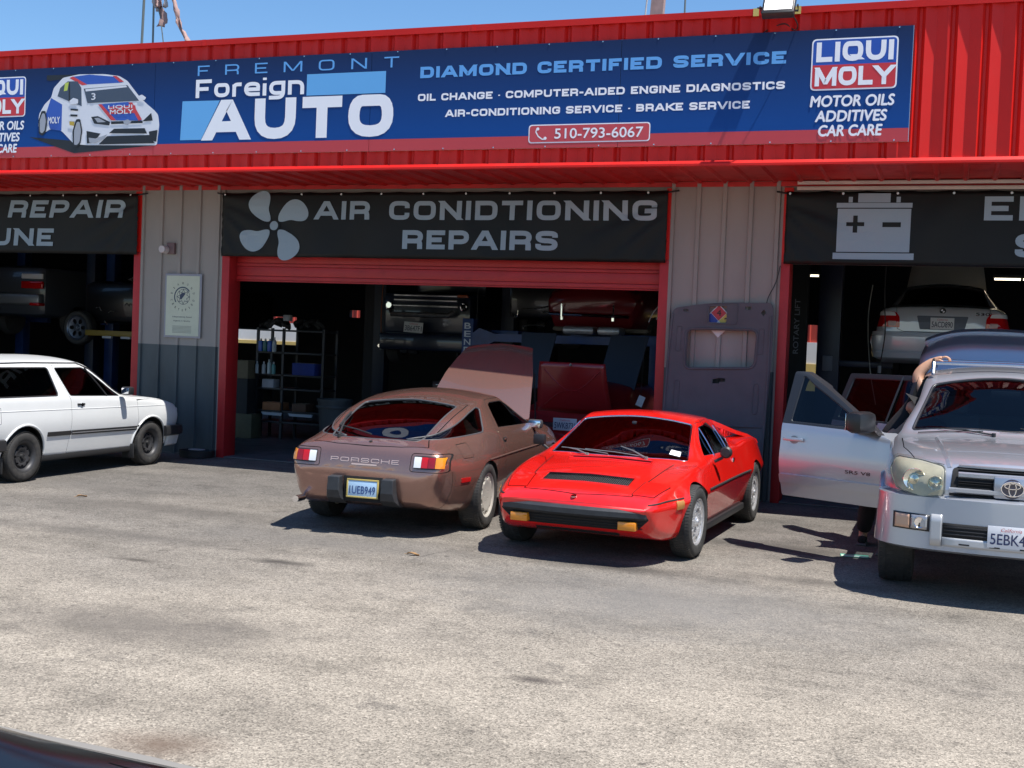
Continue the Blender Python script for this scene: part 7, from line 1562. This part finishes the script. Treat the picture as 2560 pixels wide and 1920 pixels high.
# litter on the ground
pc = thing('paper_card', 'flat green and white card lying in the off-roader shade', 'paper', (-.72, -3.46, .004), .1); mb = MB(); mb.box(-.13, .11, -.06, .07, 0, .004); mb.obj('card_sheet', mat('card_green', (.12, .42, .30), .5), pc); mb = MB(); mb.box(-.125, .10, -.058, .0, .0042, .006); mb.obj('card_face', mat('card_white', (.6, .68, .58), .5), pc)
LEAF = mat('dry_leaf', (.30, .17, .07), .8, var=.3, vscale=30)
leaves = [(-4.05, -5.55, .0, 'tan leaf on the paving in front of the bronze coupe'), (-8.35, -4.35, 1.1, 'dry leaf lying behind the white wagon'), (-8.0, -8.0, 2.0, 'small dark leaf on the open paving at left'), (-7.6, -6.6, 2.6, 'dark scrap on the paving left of centre'), (-.75, -9.6, .4, 'small dark twig at the right of the near paving')]
for i, (x, y, r_, lab) in enumerate(leaves):
    t = thing('dry_leaf', lab, 'leaf', (x, y, .003), r_, 'leaves and scraps on the paving'); mb = MB(); n = 8
    mb.grid(lambda u, v: ((u-.5)*.11, (v-.5)*.045*math.sin(max(.05, u)*3.0), .004+.012*abs(v-.5)*2+.006*math.sin(u*5)), 6, 4); mb.obj('leaf_blade', LEAF if i < 2 else mat('dark_scrap', (.05, .04, .03), .8), t, fix=False); mb = MB(); mb.tube([(-.055, 0, .005), (-.08, .006, .004)], .002, 4); mb.obj('leaf_stem', LEAF, t)
# ---------------------------------------------------------------- black car beside the photographer
BKP = mat('black_gloss_paint', (.006, .006, .006), .14, spec=.22)
bc = thing('black_car', 'glossy black car corner with grey edge strip, nearest the viewer at lower left', 'car', (-2.3, -13.545, .0), 0)
b_ = Body(zt=[(-2.4, .80), (-2.33, 1.05), (-2.0, 1.10), (-1.72, 1.12), (-1.1, 1.40), (-.6, 1.46), (0, 1.46), (.2, 1.40), (.85, 1.08), (1.0, 1.05), (2.1, .93), (2.3, .65)],
 zb=[(-2.4, .62), (-2.3, .28), (-2, .22), (2, .22), (2.3, .45)], yl=[(-2.4, .74), (-2, .80), (2.3, .6)], ym=[(-2.4, .80), (-2.0, .88), (1.6, .88), (2.1, .82), (2.3, .65)], zm=.66,
 ysh=[(-2.4, .75), (-2.2, .82), (1.7, .83), (2.1, .78), (2.3, .6)], zsh=[(-2.4, .78), (-2.2, 1.0), (1.0, 1.0), (1.9, .93), (2.3, .62)], yc=[(-2.4, .68), (-1.75, .68), (-1.1, .54), (0, .54), (.8, .68), (2.3, .5)],
 zc=[(-2.4, .79), (-2.0, 1.07), (-1.72, 1.09), (-1.12, 1.34), (0, 1.39), (.15, 1.34), (.8, 1.045), (2.1, .92), (2.3, .64)], rad=(.06, .10, .05, .06))
skin, body, _ = car_body(bc, b_, BKP, [(1.4, .32), (-1.4, .32)], .36, (-1.7, .8, .35, .05), [dict(axis='y', poly=rpoly([(-1.35, 1.03), (-1.05, 1.30), (.05, 1.30), (.60, 1.03)], .03)), dict(axis='z', poly=rpoly([(.18, -.48), (.78, -.6), (.78, .6), (.18, .48)], .04), depth=(1.0, 1.7))], seams=[seam_tool([(.98, s*.74), (1.6, s*.72), (2.15, s*.6)], .006, .8, 1.3, 'z') for s in (1, -1)])
patch(skin, rpoly([(.18, -.48), (.78, -.6), (.78, .6), (.18, .48)], .04), 'z', 1, GLASS, 'windscreen', bc, off=-.005, thick=.004, depth=(1.0, 1.7))
for s in (1, -1):
    strip(skin, [(-1.9, 1.02), (1.0, .985), (1.95, .915)], 'y', s, .022, 'edge_strip', mat('edge_grey', (.23, .215, .195), .7, spec=.2), bc, n=10, off=-.006)
    patch(skin, rpoly([(-1.35, 1.03), (-1.05, 1.30), (.05, 1.30), (.60, 1.03)], .03), 'y', s, GLASS, 'side_window', bc, off=-.005, thick=.004, trim=.008)
    for sx in (1.4, -1.4): wheel(bc, sx, s*.77, s, .315, .2, .20, 'spoke', (ALU, UNDER), 0)
# ================================================================ person leaning into the open front door
def skinfig(name, V, E, R, m, parent, sub=2):
    me = bpy.data.meshes.new(name); bm = bmesh.new(); L = bm.verts.layers.skin.verify()
    vs = []
    for p, r in zip(V, R): v = bm.verts.new(p); v[L].radius = (r, r) if not isinstance(r, tuple) else r; vs.append(v)
    vs[0][L].use_root = True
    for a, b in E: bm.edges.new((vs[a], vs[b]))
    bm.to_mesh(me); bm.free(); o = bpy.data.objects.new('tmp', me); COL.objects.link(o); s = o.modifiers.new('s', 'SKIN'); s.use_smooth_shade = True; q = o.modifiers.new('q', 'SUBSURF'); q.levels = sub; q.render_levels = sub
    bpy.context.view_layer.update(); r = bpy.data.meshes.new_from_object(o.evaluated_get(bpy.context.evaluated_depsgraph_get())); COL.objects.unlink(o); bpy.data.objects.remove(o)
    r.materials.clear(); r.name = name; return link(name, r, m, parent)
SKM = mat('skin_tone', (.50, .27, .17), .5, var=.08, vscale=20); BLK = mat('black_clothes', (.012, .012, .014), .85, bump=.3, bscale=60)
pn = thing('person', 'person in black leaning into the off-roader, bare forearm over its roof', 'person', (-.62, -3.05, 0))
pv = Vector((.62, 3.05, 0))
def L_(P): return [tuple(Vector(p)+pv) for p in P]
# one continuous body: trunk, head, legs, arms and the gripping right hand
B0 = [(-.54, -2.98, .92), (-.42, -2.96, 1.10), (-.28, -2.92, 1.24), (-.22, -2.90, 1.34), (-.17, -2.88, 1.40), (-.14, -2.87, 1.46), (-.13, -2.87, 1.52),      # 0-6
      (-.54, -3.08, .88), (-.50, -3.14, .50), (-.52, -3.08, .10), (-.50, -3.20, .05),                                                               # 7-10 left leg
      (-.56, -2.88, .88), (-.66, -2.76, .50), (-.72, -2.60, .10), (-.72, -2.72, .05),                                                                # 11-14
      (-.18, -2.80, 1.36), (-.31, -2.68, 1.60), (-.255, -2.66, 1.68), (-.195, -2.655, 1.738), (-.15, -2.655, 1.762),                                      # 15-19 raised arm: shoulder, elbow, forearm, wrist, palm root
      (-.33, -3.08, 1.36), (-.18, -3.14, 1.20), (-.02, -3.08, 1.14)]                                                                                 # 20-22 other arm, inside
E0 = [(0, 1), (1, 2), (2, 3), (3, 4), (4, 5), (5, 6), (0, 7), (7, 8), (8, 9), (9, 10), (0, 11), (11, 12), (12, 13), (13, 14), (2, 15), (15, 16), (16, 17), (17, 18), (18, 19), (2, 20), (20, 21), (21, 22)]
R0 = [.13, .12, .13, .07, .05, .085, .08, .09, .065, .045, .035, .09, .065, .045, .035, .06, .062, .056, .036, .038, .055, .04, .03]
skinfig('body', L_(B0), E0, R0, SKM, pn)
# right hand closed over the rail at x = -.16: palm and five separate fingers
H = [(-.20, -2.655, 1.738), (-.155, -2.655, 1.764), (-.115, -2.66, 1.786), (-.085, -2.668, 1.790)]
skinfig('palm', L_(H), [(0, 1), (1, 2), (2, 3)], [(.034, .034), (.034, .028), (.036, .018), (.034, .016)], SKM, pn)
for k, (dy, ln) in enumerate(((-.042, .86), (-.020, .98), (.004, 1.0), (.027, .88))):
    y = -2.662+dy; P = [(-.095, y, 1.789), (-.065, y-.002, 1.799), (-.035+.01*(k == 3), y-.003, 1.788), (-.020+.012*(k == 3), y-.003, 1.762), (-.028, y-.002, 1.742)]
    P = [P[0]]+[tuple(Vector(P[0]).lerp(Vector(q), ln)) for q in P[1:]]; skinfig('finger', L_(P), [(i, i+1) for i in range(4)], [.0105, .0100, .0095, .0088, .0075], SKM, pn)
skinfig('thumb', L_([(-.145, -2.685, 1.765), (-.120, -2.712, 1.765), (-.090, -2.722, 1.752), (-.068, -2.722, 1.736)]), [(0, 1), (1, 2), (2, 3)], [.014, .013, .0115, .009], SKM, pn)
skinfig('shirt', L_([B0[0], B0[1], B0[2], B0[3], B0[15], tuple(Vector(B0[15]).lerp(Vector(B0[16]), .55)), B0[20], B0[21], B0[22]]), [(0, 1), (1, 2), (2, 3), (2, 4), (4, 5), (2, 6), (6, 7), (7, 8)], [.15, .15, .16, .09, .085, .082, .09, .085, .06], BLK, pn)
skinfig('trousers', L_([B0[0], B0[7], B0[8], B0[9], B0[11], B0[12], B0[13]]), [(0, 1), (1, 2), (2, 3), (0, 4), (4, 5), (5, 6)], [.175, .125, .095, .075, .125, .095, .075], BLK, pn)
for a, b in (((-.52, -3.06, .06), (-.50, -3.26, .045)), ((-.72, -2.58, .06), (-.72, -2.78, .045))):
    so2 = skinfig('shoe', L_([a, tuple(Vector(a).lerp(Vector(b), .5)), b]), [(0, 1), (1, 2)], [(.05, .055), (.045, .04), (.045, .035)], BLK, pn)
    mb = MB(); a2, b2 = Vector(a)+pv, Vector(b)+pv; mb.box(a2.x-.045, a2.x+.045, b2.y-.04, a2.y+.05, .004, .022, .008); mb.obj('sole', mat('sole_grey', (.12, .12, .12), .7), so2)
hr_ = MB(); hr_.lathe([(.0005, .10), (.05, .092), (.085, .05), (.098, 0), (.09, -.04), (.0005, -.045)], (-.165+.62, -2.87+3.05, 1.53), 'z', 20); hr_.obj('hair', mat('dark_hair', (.012, .009, .007), .7), pn)
for s in (-1, 1):
    mb = MB(); mb.cyl((-.06+.62, -2.87+3.05+s*.03, 1.53), (1, 0, 0), .010, .01, 10); mb.obj('eye', WHL, pn); mb = MB(); mb.lathe([(.0005, -.01), (.02, -.006), (.022, .004), (.0005, .006)], (-.155+.62, -2.87+3.05+s*.085, 1.51), 'y', 12); mb.obj('ear', SKM, pn)
mb = MB(); mb.tube([(-.06+.62, .18, 1.53), (-.045+.62, .18, 1.53), (-.058+.62, .18, 1.50)], .010, 6); mb.obj('nose', SKM, pn); mb = MB(); mb.tube([(-.062+.62, .155, 1.472), (-.055+.62, .18, 1.470), (-.062+.62, .205, 1.472)], .005, 6); mb.obj('mouth', mat('lip_tone', (.35, .12, .10), .5), pn)
